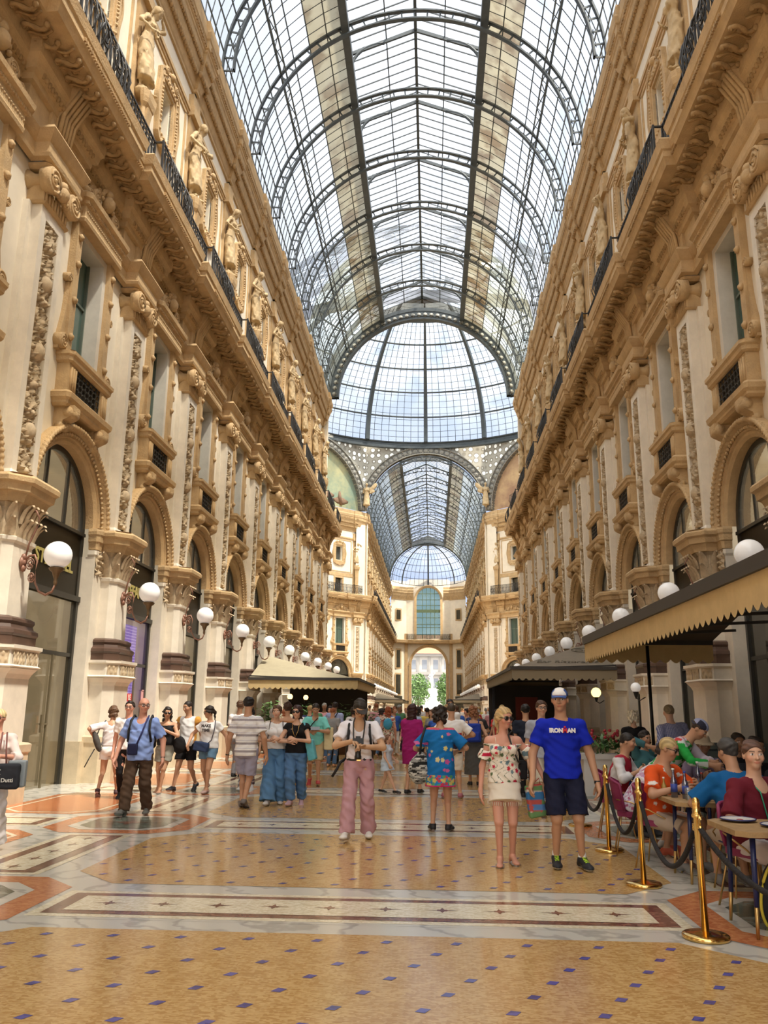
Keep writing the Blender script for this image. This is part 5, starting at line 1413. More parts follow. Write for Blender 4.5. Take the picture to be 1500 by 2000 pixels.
# ------------------------------------------------------------------ square beyond the great arch
bt=thing('building','white classical building with red roof seen through the great arch','building',(0,240,0))
a=MB(); a.box(-30,30,0,10,0,17); part('facade',a,mat('bright_stucco',(.40,.38,.36),.8),bt)
a=MB()
for z in (6.,11.2,16.4): a.box(-30,30,-.7,0,z,z+.8)
for i in range(17): a.box(-26+3.2*i,-25.5+3.2*i,-.3,0,6.8,16.4)
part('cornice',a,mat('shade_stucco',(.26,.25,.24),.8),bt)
for i in range(16):
    for z in (7.6,12.8):
        a=MB(); a.box(-24.6+3.2*i,-23.2+3.2*i,-.05,.02,z,z+2.6); part('window',a,mat('blue_grey_window',(.20,.22,.26),.3),bt)
a=MB(); a.add([(-31,-1,17.2),(31,-1,17.2),(31,10,23.5),(-31,10,23.5)],[(0,1,2,3)]); part('roof',a,mat('red_tile',(.50,.17,.10),.8,noise=.2),bt)
mo=thing('monument','white marble statue on a stepped pedestal in the sunlit square','monument',(.5,205,0))
a=MB(); 
for q,(w_,z0,z1) in enumerate(((3.,0,1.),(2.3,1,2.2),(1.5,2.2,6.),(1.8,6,6.5))): a.box(-w_,w_,-w_,w_,z0,z1)
WM=mat('sunlit_marble',(.82,.81,.78),.6); part('pedestal',a,WM,mo)
o=link('figure',ST[0].copy(),mo,(0,0,6.6)); o.scale=(1.5,1.5,1.5); o.data.materials.clear(); o.data.materials.append(WM); o.rotation_euler=(0,0,PI)
def tree(x,y,h,r,label,seed):
    t=thing('tree',label,'tree',(x,y,0),0,'trees in the square'); rs=np.random.RandomState(seed)
    a=MB(); a.tube([(0,0,0),(.1,0,h*.3),(-.1,.1,h*.6)],[.3,.25,.12],8); part('trunk',a,mat('bark',(.12,.08,.05),.9),t)
    n=1500; c=rs.randn(n,3); c/=np.linalg.norm(c,axis=1)[:,None]; c*=(rs.rand(n,1)**.4); P=c*np.array((r,r,h*.40))+np.array((0,0,h*.62)); P[:,0]*=(1+.15*np.sin(P[:,2]*2))
    a=MB(); 
    for p in P:
        u=rs.randn(3); u/=np.linalg.norm(u); v=np.cross(u,rs.randn(3)); v/=np.linalg.norm(v); s=.32
        a.add([p-u*s,p+v*s*.5,p+u*s,p-v*s*.5],[(0,1,2,3)])
    part('foliage',a,mat('green_foliage',(.13,.24,.07),.7,noise=.5,nscale=1.5),t)
tree(-2.6,190,9.5,2.9,'green leafy tree at the left inside the great arch',1); tree(3.9,190,9.6,2.4,'green leafy tree at the right inside the great arch',2)
# ------------------------------------------------------------------ awnings
AWN=mat('awning_canvas_olive',(.38,.33,.22),.85,noise=.1); AWN2=mat('awning_canvas_brown',(.215,.175,.125),.85,noise=.1); VAL=mat('valance_canvas_gold',(.66,.49,.24),.85,noise=.12)
VAL2=mat('valance_canvas_dark',(.27,.22,.14),.85); GUT=mat('awning_gutter',(.045,.04,.035),.6); LETT=mat('awning_lettering',(.12,.10,.065),.8)
def scallop(mb,a,b,z0,z1,drop,pitch=.21,m=0):
    a=np.array(a,float);b=np.array(b,float);L=np.linalg.norm(b-a); n=max(2,int(L/pitch)); T=np.linspace(0,1,n*8+1)
    rows=[]
    for t in T:
        p=a+(b-a)*t; q=abs(math.sin(PI*t*n)); rows.append([(*p,z0),(*p,z1),(*p,z1-drop*q)])
    mb.grid(rows,m,False)
def awning(name,label,x0,x1,y0,y1,ze,zt,hip,matc,matv,fas=.12,val=.24):
    """x0 = free edge, x1 = wall side; y0 near, y1 far"""
    t=thing('awning',label,'awning',((x0+x1)/2,(y0+y1)/2,ze)); ox,oy=(x0+x1)/2,(y0+y1)/2
    L=lambda x,y,z:(x-ox,y-oy,z-ze)
    a=MB(); V=[L(x0,y0,ze),L(x0,y1,ze),L(x1,y0,ze),L(x1,y1,ze),L(x1,y0+hip,zt),L(x1,y1-hip,zt)]
    xm=x0+(x1-x0)*.93; V[4]=L(xm,y0+hip,zt); V[5]=L(xm,y1-hip,zt); V+= [L(x1,y0+hip,zt),L(x1,y1-hip,zt)]
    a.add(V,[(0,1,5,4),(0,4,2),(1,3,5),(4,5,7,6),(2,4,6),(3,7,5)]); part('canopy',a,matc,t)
    a=MB()
    for p,q in (((x0,y0),(x0,y1)),((x0,y0),(x1,y0)),((x0,y1),(x1,y1))):
        a.bar((p[0]-ox,p[1]-oy,-.0),(q[0]-ox,q[1]-oy,-.0),.09,fas)
    part('gutter',a,GUT,t)
    a=MB()
    for p,q in (((x0,y0),(x0,y1)),((x0,y0),(x1,y0)),((x0,y1),(x1,y1))):
        scallop(a,(p[0]-ox,p[1]-oy),(q[0]-ox,q[1]-oy),-fas/2,-val+.02,.075)
    part('scalloped_valance',a,matv,t)
    for k in range(int((y1-y0)/1.6)+1): a=MB(); y=y0+k*1.6+.1-oy; a.bar((x0-ox,y,-.02),(x1-ox,y,.1+(zt-ze)*0),.04,.05); part('frame_bar',a,GUT,t)
    return t
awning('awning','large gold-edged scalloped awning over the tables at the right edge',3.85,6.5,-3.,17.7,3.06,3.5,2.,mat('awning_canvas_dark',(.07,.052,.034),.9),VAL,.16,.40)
t=awning('awning','dark brown hipped awning lettered as a bar behind the man in blue',3.15,6.42,26.5,38.6,2.92,3.95,3.0,AWN2,VAL2,.10,.33)
ang=math.atan2(.95,3.0)
def on_slope(txt,s,x,frac,nm):
    o=put_text(nm,txt,s,LETT,t,(x,-6.05+3.0*frac-.03,0+1.03*frac+.02),(ang,0,0),.004,0.,.25); return o
on_slope('Bar Ristorante',.34,.2,.22,'lettering'); on_slope('Dolfi',.42,1.05,.66,'lettering')
a=MB(); a.tube([(1.05+.48*math.cos(q),-6.05+3.0*.66-.03+.30*math.sin(q)*math.cos(ang),1.03*.66+.02+.30*math.sin(q)*math.sin(ang)) for q in np.linspace(0,2*PI,33)[:-1]],.012,4,0,True); part('oval_outline',a,LETT,t)
t=awning('awning','olive canvas hipped awning with scalloped edge at the left arcade',-2.2,-6.42,31.8,41.4,2.72,3.72,3.0,AWN,VAL,.10,.34)
for side,y0 in ((-1,104.),(1,101.5),(1,118.),(-1,122)):
    awning('awning','small %s awning far away in the %s of the far arm'%('nearer' if y0<110 else 'farther',SIDEW[side]),side*3.0,side*6.42,y0,y0+9,2.75,3.5,2.5,AWN2,VAL2,.08,.3)
a=MB(); a.tube([(0,0,0),(0,0,2.95)],.035,8); o=tag(part('awning_pole',a,BLACKP,None,(5.1,17.5,0)),'thin black pole carrying the far end of the gold-edged awning','pole')
# ------------------------------------------------------------------ posts and ropes
def stanchion():
    q={}
    a=MB(); a.lathe([(.165,0),(.17,.008),(.17,.026),(.16,.034),(.10,.04),(.05,.05),(.035,.055)],36); q['base']=(a,GOLD)
    a=MB(); a.lathe([(.027,.05),(.027,.86),(.034,.865),(.034,.875),(.028,.88),(.028,.93),(.030,.945),(.027,.97),(.018,.985),(.004,.992)],24); q['post']=(a,GOLD)
    a=MB(); a.lathe([(.038,.845),(.040,.85),(.040,.862),(.038,.866)],20)
    for s in (-1,1): a.tube([(0,s*.03,.855),(0,s*.06,.865),(0,s*.075,.84),(0,s*.065,.80)],.009,8); a.lathe([(.012,-.05),(.02,-.045),(.02,0),(.012,.005)],10,(0,s*.068,.79))
    q['collar_hooks']=(a,GOLD); return q
SQ=meshes(stanchion()); SP=[(3.05,4.95),(2.64,6.74),(2.65,8.6),(2.73,10.57),(2.76,12.72),(2.8,14.6)]
for i,(x,y) in enumerate(SP):
    t=thing('barrier_post','brass rope post just outside the right edge of the picture' if i==0 else '%s polished brass rope post from the camera beside the tables'%ordn(i-1),'barrier post',(x,y,0),0,'brass barrier posts')
    for k,me in SQ.items(): link(k,me,t)
    if i:
        (x0,y0)=SP[i-1]; a=MB(); sag=.42 if i>1 else .30; T=np.linspace(0,1,25)
        p0=np.array((x0,y0+.068)); p1=np.array((x,y-.068)); a.tube([(*(p0+(p1-p0)*q),.77-sag*(1-(2*q-1)**2)) for q in T],.021,8)
        o=tag(part('barrier_rope',a,mat('black_velvet_rope',(.012,.010,.010),.9,bump=.4,bscale=60)),('black sagging rope between the %s and %s brass posts from the camera'%(ordn(i-2),ordn(i-1)) if i>1 else 'black rope running from the nearest brass post out of the picture'),'rope','barrier ropes')
# ------------------------------------------------------------------ tables, chairs, tableware
TOPM=mat('table_edge_oak',(.42,.27,.12),.5,noise=.3,nscale=12); NAVY=mat('navy_lacquer',(.014,.022,.09),.35); MAG=mat('magenta_upholstery',(.22,.018,.075),.6); BLUEU=mat('navy_upholstery',(.02,.03,.11),.6); BRASSM=mat('matte_brass',(.5,.32,.12),.35,metal=.9)
def table(x,y,rz,label):
    t=thing('dining_table',label,'table',(x,y,0),rz,'restaurant tables')
    a=MB(); a.prism([(-.40,-.32),(-.32,-.40),(.32,-.40),(.40,-.32),(.40,.32),(.32,.40),(-.32,.40),(-.40,.32)],.72,.76,0,'xy'); part('tabletop',a,TOPM,t)
    for sx in (-1,1):
        for sy in (-1,1):
            a=MB(); a.tube([(sx*.27,sy*.27,.22),(sx*.25,sy*.25,.72)],[.019,.022],10); lg=part('leg',a,NAVY,t); a=MB(); a.tube([(sx*.285,sy*.285,0),(sx*.27,sy*.27,.22)],[.012,.018],10); part('brass_tip',a,BRASSM,lg)
    return t
table(3.30,7.02,0,'oak-edged square table with two plates at the right edge of the picture'); table(3.42,9.0,0,'oak-edged square table crowded with bottles before the man in orange'); table(3.95,10.05,0,'square table partly hidden behind the white cycling jersey')
table(4.95,10.6,0,'square table in the shade in front of the padded bench')
def chair_meshes(mu):
    q={}
    a=MB(); a.prism([(-.20,-.20),(-.13,-.23),(.13,-.23),(.20,-.20),(.22,.10),(.16,.2),(-.16,.2),(-.22,.10)],.43,.49,0,'xy'); q['seat']=(a,mu)
    a=MB(); rows=[]
    for z in np.linspace(.50,.84,7):
        rr=[]; w=.22+.02*math.sin((z-.5)/.34*PI)
        for q_ in np.linspace(-1,1,11): rr.append((w*q_,.20+.05*(z-.5)/.34-.09*q_*q_*q_*q_,z+(-.05*q_**4 if z>.8 else 0)))
        rows.append(rr)
    a.grid(rows,0,True); rows2=[[(x,y+.03,z) for x,y,z in r] for r in rows]; a.grid(rows2,0,True); 
    edge=[rows[i][0] for i in range(7)]+[rows[-1][j] for j in range(1,11)]+[rows[i][-1] for i in range(5,-1,-1)]
    a.tube([(x,y+.015,z) for x,y,z in edge],.018,6); q['backrest']=(a,mu)
    return q
CHM=[meshes(chair_meshes(MAG)),meshes(chair_meshes(BLUEU))]; LEGM=[]
for sx in (-1,1):
    for sy in (-1,1):
        a=MB(); a.tube([(sx*.24,sy*.24,0),(sx*.17,sy*.16,.43)],.009,8); LEGM.append(a.mesh('leg',BRASSM))
a=MB(); a.tube([(-.2,.21,.62),(-.28,.05,.60),(-.26,-.12,.52),(-.19,-.18,.44)],.008,6); a.tube([(.2,.21,.62),(.28,.05,.60),(.26,-.12,.52),(.19,-.18,.44)],.008,6); ARMM=a.mesh('brass_frame',BRASSM)
def chair(x,y,rz,kind,label):
    t=thing('dining_chair',label,'chair',(x,y,0),math.radians(rz),'restaurant chairs')
    for k,me in CHM[kind].items(): link(k,me,t)
    for me in LEGM: link('leg',me,t)
    link('brass_frame',ARMM,t); return t
WHP=mat('white_china',(.75,.73,.68),.2); NAVR=mat('navy_rim',(.02,.03,.12),.3); CLG=glassmat('drinking_glass',(.9,.92,.92),.9,(.6,.6,.6),.12); RED_=mat('red_sauce',(.25,.03,.02),.3); WBL=glassmat('bottle_blue_label',(.55,.65,.8),.6,(.15,.2,.45),.2)
def plate(x,y,z,label):
    t=thing('plate',label,'plate',(x,y,z)); a=MB(); a.lathe([(.07,0),(.12,.012),(.135,.022),(.13,.022),(.07,.008)],28); part('dish',a,WHP,t); a=MB(); a.tube([(.137*math.cos(q),.137*math.sin(q),.020) for q in np.linspace(0,2*PI,33)[:-1]],.006,5,0,True); part('navy_rim',a,NAVR,t)
    a=MB(); a.lathe([(.03,.008),(.025,.014),(.01,.018)],9,(.02,.01,0)); part('sauce_remains',a,RED_,t)
plate(3.12,7.25,.761,'white plate with navy rim nearest the brass post'); plate(3.32,6.92,.761,'white plate with navy rim at the table corner'); plate(3.45,9.2,.761,'white plate beside the blue water bottle')
def glass(x,y,z,label,h=.12,r=.034):
    a=MB(); a.lathe([(r*.8,0),(r,h),(r*.94,h),(r*.74,.008)],18); tag(part('drinking_glass',a,CLG,None,(x,y,z)),label,'glass')
glass(3.42,7.28,.761,'clear tumbler standing behind the two plates'); glass(3.50,7.05,.761,'tall clear tumbler by the napkin',.17); glass(3.20,8.85,.761,'clear tumbler among the bottles'); glass(3.62,8.8,.761,'clear tumbler at the right of the bottle table')
def bottle(x,y,z,m,label,h=.25,r=.034,cap=None,lab=None):
    t=thing('bottle',label,'bottle',(x,y,z)); a=MB(); a.lathe([(r,0),(r,h*.6),(r*.45,h*.78),(r*.38,h*.94),(r*.4,h)],16); part('body',a,m,t)
    a=MB(); a.lathe([(r*.43,h),(r*.43,h+.02)],12); part('cap',a,cap or WHP,t)
    if lab: a=MB(); a.lathe([(r+.001,h*.2),(r+.001,h*.5)],16); part('paper_label',a,lab,t)
BL=mat('blue_label',(.03,.06,.30),.5)
bottle(3.14,9.12,.761,WBL,'water bottle with blue label, leftmost on the crowded table',.27,.034,None,BL); bottle(3.22,9.0,.761,WBL,'second blue-labelled water bottle on the crowded table',.25,.033,mat('blue_cap',(.03,.08,.4),.4),BL)
bottle(3.40,9.02,.761,mat('dark_glass_bottle',(.03,.012,.01),.1),'dark sauce bottle with pale label before the orange shirt',.24,.03,RED_,mat('pale_label',(.6,.5,.42),.6))
bottle(3.08,9.28,.761,mat('oil_glass',(.35,.22,.05),.1),'small amber oil bottle at the table edge',.17,.026)
bottle(3.72,10.2,.761,WBL,'clear water bottle on the table behind the white jersey',.28,.035)
bottle(3.68,7.25,.761,mat('green_bottle_glass',(.01,.06,.02),.08),'green glass bottle with red label at the right edge',.28,.034,None,mat('red_label',(.5,.03,.03),.5))
a=MB(); P=np.random.RandomState(5); 
for k in range(6): a.add([(.10*P.randn(),.07*P.randn(),.012+.02*k) for _ in range(4)],[(0,1,2,3)])
a.lathe([(.09,0),(.1,.03),(.05,.06),(.01,.07)],7); tag(part('napkin',a,mat('cream_napkin',(.66,.56,.38),.9),None,(3.58,6.90,.761)),'crumpled cream napkin on the near table','napkin')
chair(3.42,7.72,25,0,'magenta chair under the man in the maroon polo'); chair(3.12,9.62,60,0,'magenta chair under the man in the orange shirt'); chair(3.56,8.36,184,1,'navy chair under the man in the blue polo')
chair(3.34,6.02,178,0,'magenta chair at the right edge, nearest to the camera'); chair(3.12,11.9,75,0,'magenta chair under the man in the red jacket'); chair(3.02,10.42,80,0,'magenta chair behind the white cycling jersey')
chair(4.75,11.85,10,1,'navy chair in the shade at the back, left'); chair(4.1,11.3,10,1,'navy chair in the shade at the back, farther left'); chair(4.35,10.2,20,1,'navy chair in the shade at the far right')
a=MB(); a.box(-.95,.95,-.06,.06,0,1.12); a.box(-.97,.97,-.10,.10,1.10,1.19); a.box(-.9,.9,-.55,-.06,0,.45)
tag(part('banquette',a,mat('grey_green_upholstery',(.075,.095,.085),.7),None,(5.42,12.6,0)),'grey-green padded bench back behind the shaded diners','bench')
# backpack on the floor by the right edge
f_=[ell((0,0,.27),(.17,.11,.28),None,.02),ell((0,-.10,.18),(.13,.06,.15),None,.03)]
V_,Q_=mesh_sdf(f_,.012); r=link('backpack',np_mesh('backpack',V_,Q_,mat('black_nylon',(.008,.009,.014),.7)),None,(3.26,7.12,0)); r.rotation_euler=(0,math.radians(22),math.radians(20)); tag(r,'black backpack with yellow piping leaning on the floor at the right','backpack')
a=MB(); a.tube([(-.175*math.sin(q),-.02,.27-.285*math.cos(q)) for q in np.linspace(.15,PI-.15,20)],.012,6); part('yellow_piping',a,mat('yellow_piping',(.75,.62,.06),.6),r)
# ------------------------------------------------------------------ planters and plants
def leaves(n,c,rad,s,seed,mb,up=.3):
    rs=np.random.RandomState(seed)
    for _ in range(n):
        p=np.array(c)+rs.randn(3)*np.array(rad)*.6; u=rs.randn(3); u[2]*=up; u/=np.linalg.norm(u); v=np.cross(u,(0,0,1.))+rs.randn(3)*.2; v/=np.linalg.norm(v); l=s*(.6+.8*rs.rand())
        mb.add([p-u*l,p+v*l*.35,p+u*l,p-v*l*.35],[(0,1,2,3)])
LF=mat('leaf_green',(.05,.13,.035),.5,alt=(.12,.24,.06),nscale=6); POT=mat('terracotta_dark',(.10,.06,.04),.8)
for i,(x,y,h) in enumerate(((-5.3,30.7,1.95),(-3.95,30.6,1.8),(-2.65,30.8,1.7),(-1.35,31.0,1.5))):
    t=thing('potted_plant','%s leafy green potted plant from the left arcade in front of the olive awning'%ordn(i),'plant',(x,y,0),0,'potted plants before the left awning')
    a=MB(); a.lathe([(.20,0),(.28,.5),(.31,.52),(.26,.54)],14); part('pot',a,POT,t); a=MB(); leaves(260,(0,0,h*.72),(.36,.3,.36),.12,i,a); part('foliage',a,LF,t)
    a=MB(); 
    for k in range(5): a.tube([(0,0,.5),(.1*math.cos(k*2),.1*math.sin(k*2),.9),(.3*math.cos(k*2),.25*math.sin(k*2),h*.85)],.012,4)
    part('stems',a,POT,t)
t=thing('flower_planter','white planter box with red flowers behind the red jacket','planter',(4.1,17.2,0)); a=MB(); a.box(-.5,.5,-.2,.2,.0,.72); a.box(-.54,.54,-.24,.24,.70,.80); part('box',a,mat('white_paint',(.6,.58,.54),.6),t)
a=MB(); leaves(240,(0,0,.98),(.45,.2,.13),.08,9,a,.6); part('foliage',a,LF,t); rs=np.random.RandomState(3)
for k in range(34): a=MB(); a.ball((rs.uniform(-.5,.5),rs.uniform(-.2,.2),rs.uniform(1.0,1.26)),.035,6); part('flower',a,mat('red_petals',(.42,.03,.05),.6),t)
# ------------------------------------------------------------------ shop details
a=MB(); a.box(-.02,.02,-.82,.82,0,2.1,0)
for k in range(26): a.box(.02,.03,-.8,.8,.04+.08*k,.06+.08*k,1)
o=tag(part('display_screen',a,[emis('violet_screen',(.22,.14,.60),1.1),emis('violet_line',(.5,.42,.9),1.1)],None,(-7.66,21.9,1.7)),'violet striped display panel inside the left shop window','screen')
a=MB(); a.box(-.012,.012,-.17,.17,-.1,.1); o=tag(part('sale_sign',a,mat('red_sign',(.55,.03,.03),.5),None,(-7.36,21.75,1.86)),'small red sign lettered LE on the left shop glass','sign')
put_text('lettering','LE',.19,WHP,o,(.014,0,0),(PI/2,0,PI/2),.003,.006)
a=MB()
for z0,z1,y0,y1 in ((-.22,-.19,-.1,.1),(.19,.22,-.1,.1)): a.box(-.01,.01,y0,y1,z0,z1)
for y in (-.1,.09): a.box(-.01,.01,y,y+.02,-.22,.22)
a.box(-.005,.0,-.1,.1,-.22,.22); tag(part('window_notice',a,mat('pink_notice',(.62,.33,.33),.6),None,(-7.36,22.75,1.86)),'small pink framed notice on the left shop glass','sign')
t=thing('window_decal','white ladder-shaped window decal and letters CH on the dark glass at the right','sign',(7.36,20.9,1.2)); 
for nm,yo,z0,n,w in (('ladder',-.45,0,6,.13),('ladder',.30,-.1,7,.07)):
    a=MB()
    for k in range(n+1): a.box(-.008,.0,yo-w,yo+w,z0+.21*k,z0+.21*k+.02)
    for s in (-1,1): a.box(-.008,.0,yo+s*w-.01,yo+s*w+.01,z0,z0+.21*n+.02)
    part(nm,a,WHP,t)
a=MB()
for k in range(3):
    a.box(-.008,0,-.55,-.1,1.33+.2*k,1.35+.2*k)
a.tube([(-.01,-.3+.2*math.cos(q),1.95+.25*math.sin(q)) for q in np.linspace(0,PI,13)],.012,5); part('arch_outline',a,WHP,t)
put_text('lettering','CH',.16,WHP,t,(-.012,.02,.55),(PI/2,0,-PI/2),.003,.005)
def walllamp(x,y,z,m,label,r=.13):
    t=thing('wall_lamp',label,'lamp',(x,y,z)); a=MB(); a.ball((0,0,0),r,16); part('globe',a,m,t); a=MB(); a.lathe([(.02,-.3),(.05,-.22),(.07,-.14),(.09,-.1)],10); a.tube([(0,0,-.28),(.1*np.sign(x),0,-.34),(.25*np.sign(x),0,-.25)],.015,6); part('bracket',a,BLACKP,t)
walllamp(5.95,27.6,2.2,emis('yellow_lamp',(1.,.75,.25),2.2),'yellow glowing wall lamp under the dark brown awning',.16); walllamp(6.2,23.3,2.25,GLOBE,'small white globe lamp on the pier right of the yellow lamp',.14)
walllamp(-5.5,36.0,2.1,WARM,'left warm bulb glowing under the olive awning',.12); walllamp(-4.9,36.6,2.08,WARM,'right warm bulb glowing under the olive awning',.11)
a=MB(); a.box(-.06,.06,-.06,.06,0,2.9); tag(part('awning_post',a,BLACKP,None,(3.4,38.2,0)),'black post under the far corner of the dark brown awning','post')
a=MB(); a.box(-1.7,1.7,-.02,.02,0,2.7); a.box(-.5,.5,-.04,-.02,.9,2.2,1); tag(part('dark_backdrop',a,[mat('dark_brown_backdrop',(.025,.018,.012),.6),mat('dim_red_display',(.20,.03,.02),.6)],None,(4.9,38.4,0)),'dark backdrop with red display for the shaded interior behind the bar awning','screen')  # dark sheet added to stand for the black shaded interior
a=MB(); a.box(-1.9,1.9,-.02,.02,0,2.55); tag(part('dark_backdrop',a,MATS['dark_brown_backdrop'],None,(-4.4,40.6,0)),'dark brown backdrop closing the olive awning','screen')  # plain dark sheet of the same kind, used as a backdrop
# ------------------------------------------------------------------ people
def shoes(root,f,h,up,sole=(.5,.5,.48),t=.010,cut=.055,kind='shoe',lace=None):
    for i in (0,1):
        g=Fig.__new__(Fig); g.__dict__.update(f.__dict__)
        nodes=f.feetn(t)[i*3:i*3+3]; a=f.ank[i]; y=math.radians(f.fyaw[i]); pz=math.radians(f.ftz[i]); fdir=np.array((math.sin(y),-math.cos(y),0.))
        fd=fdir*math.cos(pz)+V3(0,0,-math.sin(pz)); fu=fdir*math.sin(pz)+V3(0,0,math.cos(pz))
        V,Q=mesh_sdf(nodes,h,(plane(a+fu*(cut-.045)*f.H*1.0,fu),))
        q=(V-a)@fu; c=np.where((q<-.036*f.H)[:,None],np.array(sole),np.array(up))
        if lace is not None: 
            fx=(V-a)@fd; c=np.where(((fx>.03)&(fx<.13)&(q>-.028*f.H)&(np.abs((V-a)@np.cross(fd,fu))<.022)&(np.sin(fx*260)>-.3))[:,None],np.array(lace),c)
        me=np_mesh(kind,V,Q,MSHOE,c); link(kind,me,root)
def specs(root,f,dark=True,y=.035,r=.095):
    M=Matrix([[*(f.HR[i]*f.hs),f.hc[i]] for i in range(3)]+[[0,0,0,1]])
    a=MB()
    for q in (1,-1):
        if dark: a.lathe([(r*1.15,0),(r*1.2,.03),(r*.9,.05)],14,(q*.15,-.42,y),0,True,'y',1.05,.8)
        else: a.tube([(q*.15+r*1.15*math.cos(t),-.42,y+r*.75*math.sin(t)) for t in np.linspace(0,2*PI,15)[:-1]],.016,4,0,True)
        a.tube([(q*.27,-.40,y+.02),(q*.36,-.2,y+.03),(q*.37,.05,y+.02)],.016,4)
    a.tube([(-.06,-.45,y+.03),(.06,-.45,y+.03)],.018,4); a.xf(M)
    part('sunglasses' if dark else 'glasses',a,LENS if dark else MATS['black_plastic'],root)
def cap(root,f,c1,c2=None,brim=1.,yaw=0):
    k=f.hs; R=f.HR@rotm(yaw,0); h=.008
    nodes=[ell(f.hp(0,.05,.20),(.375*k,.45*k,.36*k),R,.01)]
    V,Q=mesh_sdf(nodes,h,(plane(f.hp(0,0,.17),-(R@V3(0,.12,1))),)); q=(V-f.hc)@R/k
    c=np.tile(np.array(c1),(len(V),1)); 
    if c2 is not None: c[(np.abs(q[:,0])>.2)&(q[:,1]>-.2)]=c2
    link('cap_crown',np_mesh('cap_crown',V,Q,MCLOTH,c),root)
    o=f.hc; P=[]
    for a_ in np.linspace(-1,1,9):
        P.append([tuple(o+R@V3(.33*a_,-.36+.16*a_*a_,.19)*k),tuple(o+R@V3(.33*a_,-.36+.16*a_*a_-.17*brim*(1-.3*a_*a_),.17-.02*a_*a_)*k),tuple(o+R@V3(.30*a_,-.36+.16*a_*a_-.34*brim*(1-.5*a_*a_),.12-.05*a_*a_)*k)])
    a=MB(); a.grid(P,0,True); a.grid([[(x,y,z+.006) for x,y,z in r] for r in P],0,True); part('cap_brim',a,mat('brim_%d'%len(MATS),tuple(c2 if c2 is not None else c1),.8),root)
def person(label,loc,rz,f,skin,h=.011,hair=None,garments=(),sh=None,sg=None,cp=None,brow=(.10,.06,.04),group=None):
    V,Q,C=f.body(h,skin,brow=brow); root=link('person',np_mesh('person',V,Q,MSKIN,C),None,(loc[0],loc[1],loc[2] if len(loc)>2 else 0),math.radians(rz))
    tag(root,label,'person',group)
    if hair:
        V,Q=f.hair(hair[0],max(h*.8,.008)); 
        if len(Q): c=np.tile(np.array(hair[1]),(len(V),1)); c*=(1+.25*np.sin(V[:,0]*160+V[:,1]*90+3*np.sin(V[:,2]*20)))[:,None]; link('hair',np_mesh('hair',V,Q,MHAIR,c),root)
    for g in garments:
        nm,LC,col=g[:3]; kw=g[3] if len(g)>3 else {}
        add_garm(root,nm,f,LC,h,col,**kw)
    if sh: shoes(root,f,max(h*.8,.008),**sh)
    if sg is not None: specs(root,f,*sg)
    if cp: cap(root,f,**cp)
    return root
def wpt(root_loc,rz,p):
    a=math.radians(rz); return (root_loc[0]+p[0]*math.cos(a)-p[1]*math.sin(a),root_loc[1]+p[0]*math.sin(a)+p[1]*math.cos(a),p[2])
def bag(label,loc,rz,nodes,h,col,strap=None,sr=.008,scol=(.02,.02,.02),name='shoulder_bag',m=None,wr=.004):
    """bag carried by someone; coordinates are the carrier's local frame"""
    V,Q=mesh_sdf(nodes,h,wr=wr)
    o=link(name,np_mesh(name,V,Q,m or MCLOTH,col(V) if callable(col) else solid(col)(V)),None,(loc[0],loc[1],0),math.radians(rz)); tag(o,label,'bag')
    if strap:
        for s in strap: a=MB(); a.tube(s,sr,6); part('strap',a,mat('strap_%02x%02x%02x'%tuple(int(255*min(1,c)) for c in scol),scol,.7),o)
    return o
def rbox(c,r,k=.02,R=None,e=.02):
    c=np.array(c,float);r=np.array(r,float)
    def f(p):
        q=(p-c) if R is None else (p-c)@R; q=np.abs(q)-(r-e); return np.linalg.norm(np.maximum(q,0),axis=-1)+np.minimum(q.max(-1),0)-e
    m=r if R is None else np.full(3,np.linalg.norm(r)); return dict(f=f,lo=c-m,hi=c+m,k=k,clips=())
WALK=lambda H,a=.26,w=.07:dict(feet=((w,a*.9,.075*H),(-w,-a,.05*H)),ftz=(28,-8),fyaw=(5,-5))
WALK2=lambda H,a=.26,w=.07:dict(feet=((w,-a,.05*H),(-w,a*.9,.075*H)),ftz=(-8,28),fyaw=(5,-5))
STAND=lambda H,w=.12:dict(feet=((w,0,.05*H),(-w,.04,.05*H)))
BLK=(.012,.011,.012); WHT=(.80,.79,.78); DEN=(.085,.16,.29); NAVYC=(.012,.014,.035)
DH=(.022,.014,.010); BRH=(.09,.045,.022)
# --- man in the blue T-shirt, cap
L_=(2.05,9.45); f=Fig(H=1.86,b=1.03,feet=((.16,-.05,.094),(-.10,.04,.094)),fyaw=(14,-4),hands=((.36,-.06,.86),(-.34,-.10,.90)),ehint=((.5,.9,0),(-.5,.9,0)),head=(-14,2),curl=(.55,.7),hdir=((.1,-.15,-1),(-.35,-.25,-1)))
r=person('man in a royal blue T-shirt, white cap and black shorts',L_,0,f,'tan',.0075,('crew',(.10,.08,.06)),
 [('shirt',f.shirt(.012,-.035,.66,.047,hemr=(.110*1.86,.085*1.86)),solid((.008,.022,.42)),dict(wr=.007)),('shorts',f.trousers(.014,.46,flare=(.068,.05,.05),top=.03),solid(NAVYC),dict(wr=.006))],
 dict(up=(.02,.022,.028),sole=(.55,.55,.5),lace=(.45,.75,.02),cut=.06),None,dict(c1=WHT,c2=(.05,.10,.30)))
TX=mat('white_print',(.8,.8,.8),.7); RX=mat('red_print',(.6,.02,.03),.7)
def chest_text(root,f,txt,size,m,x,z,yo,nm='printed_lettering',bold=.004,rot=0):
    me=text_mesh(txt,size,m,.002,bold); me2=me
    o=link(nm,me,root,(x,yo,z)); o.rotation_euler=(PI/2+math.radians(rot),0,0); return o
ty=-.156
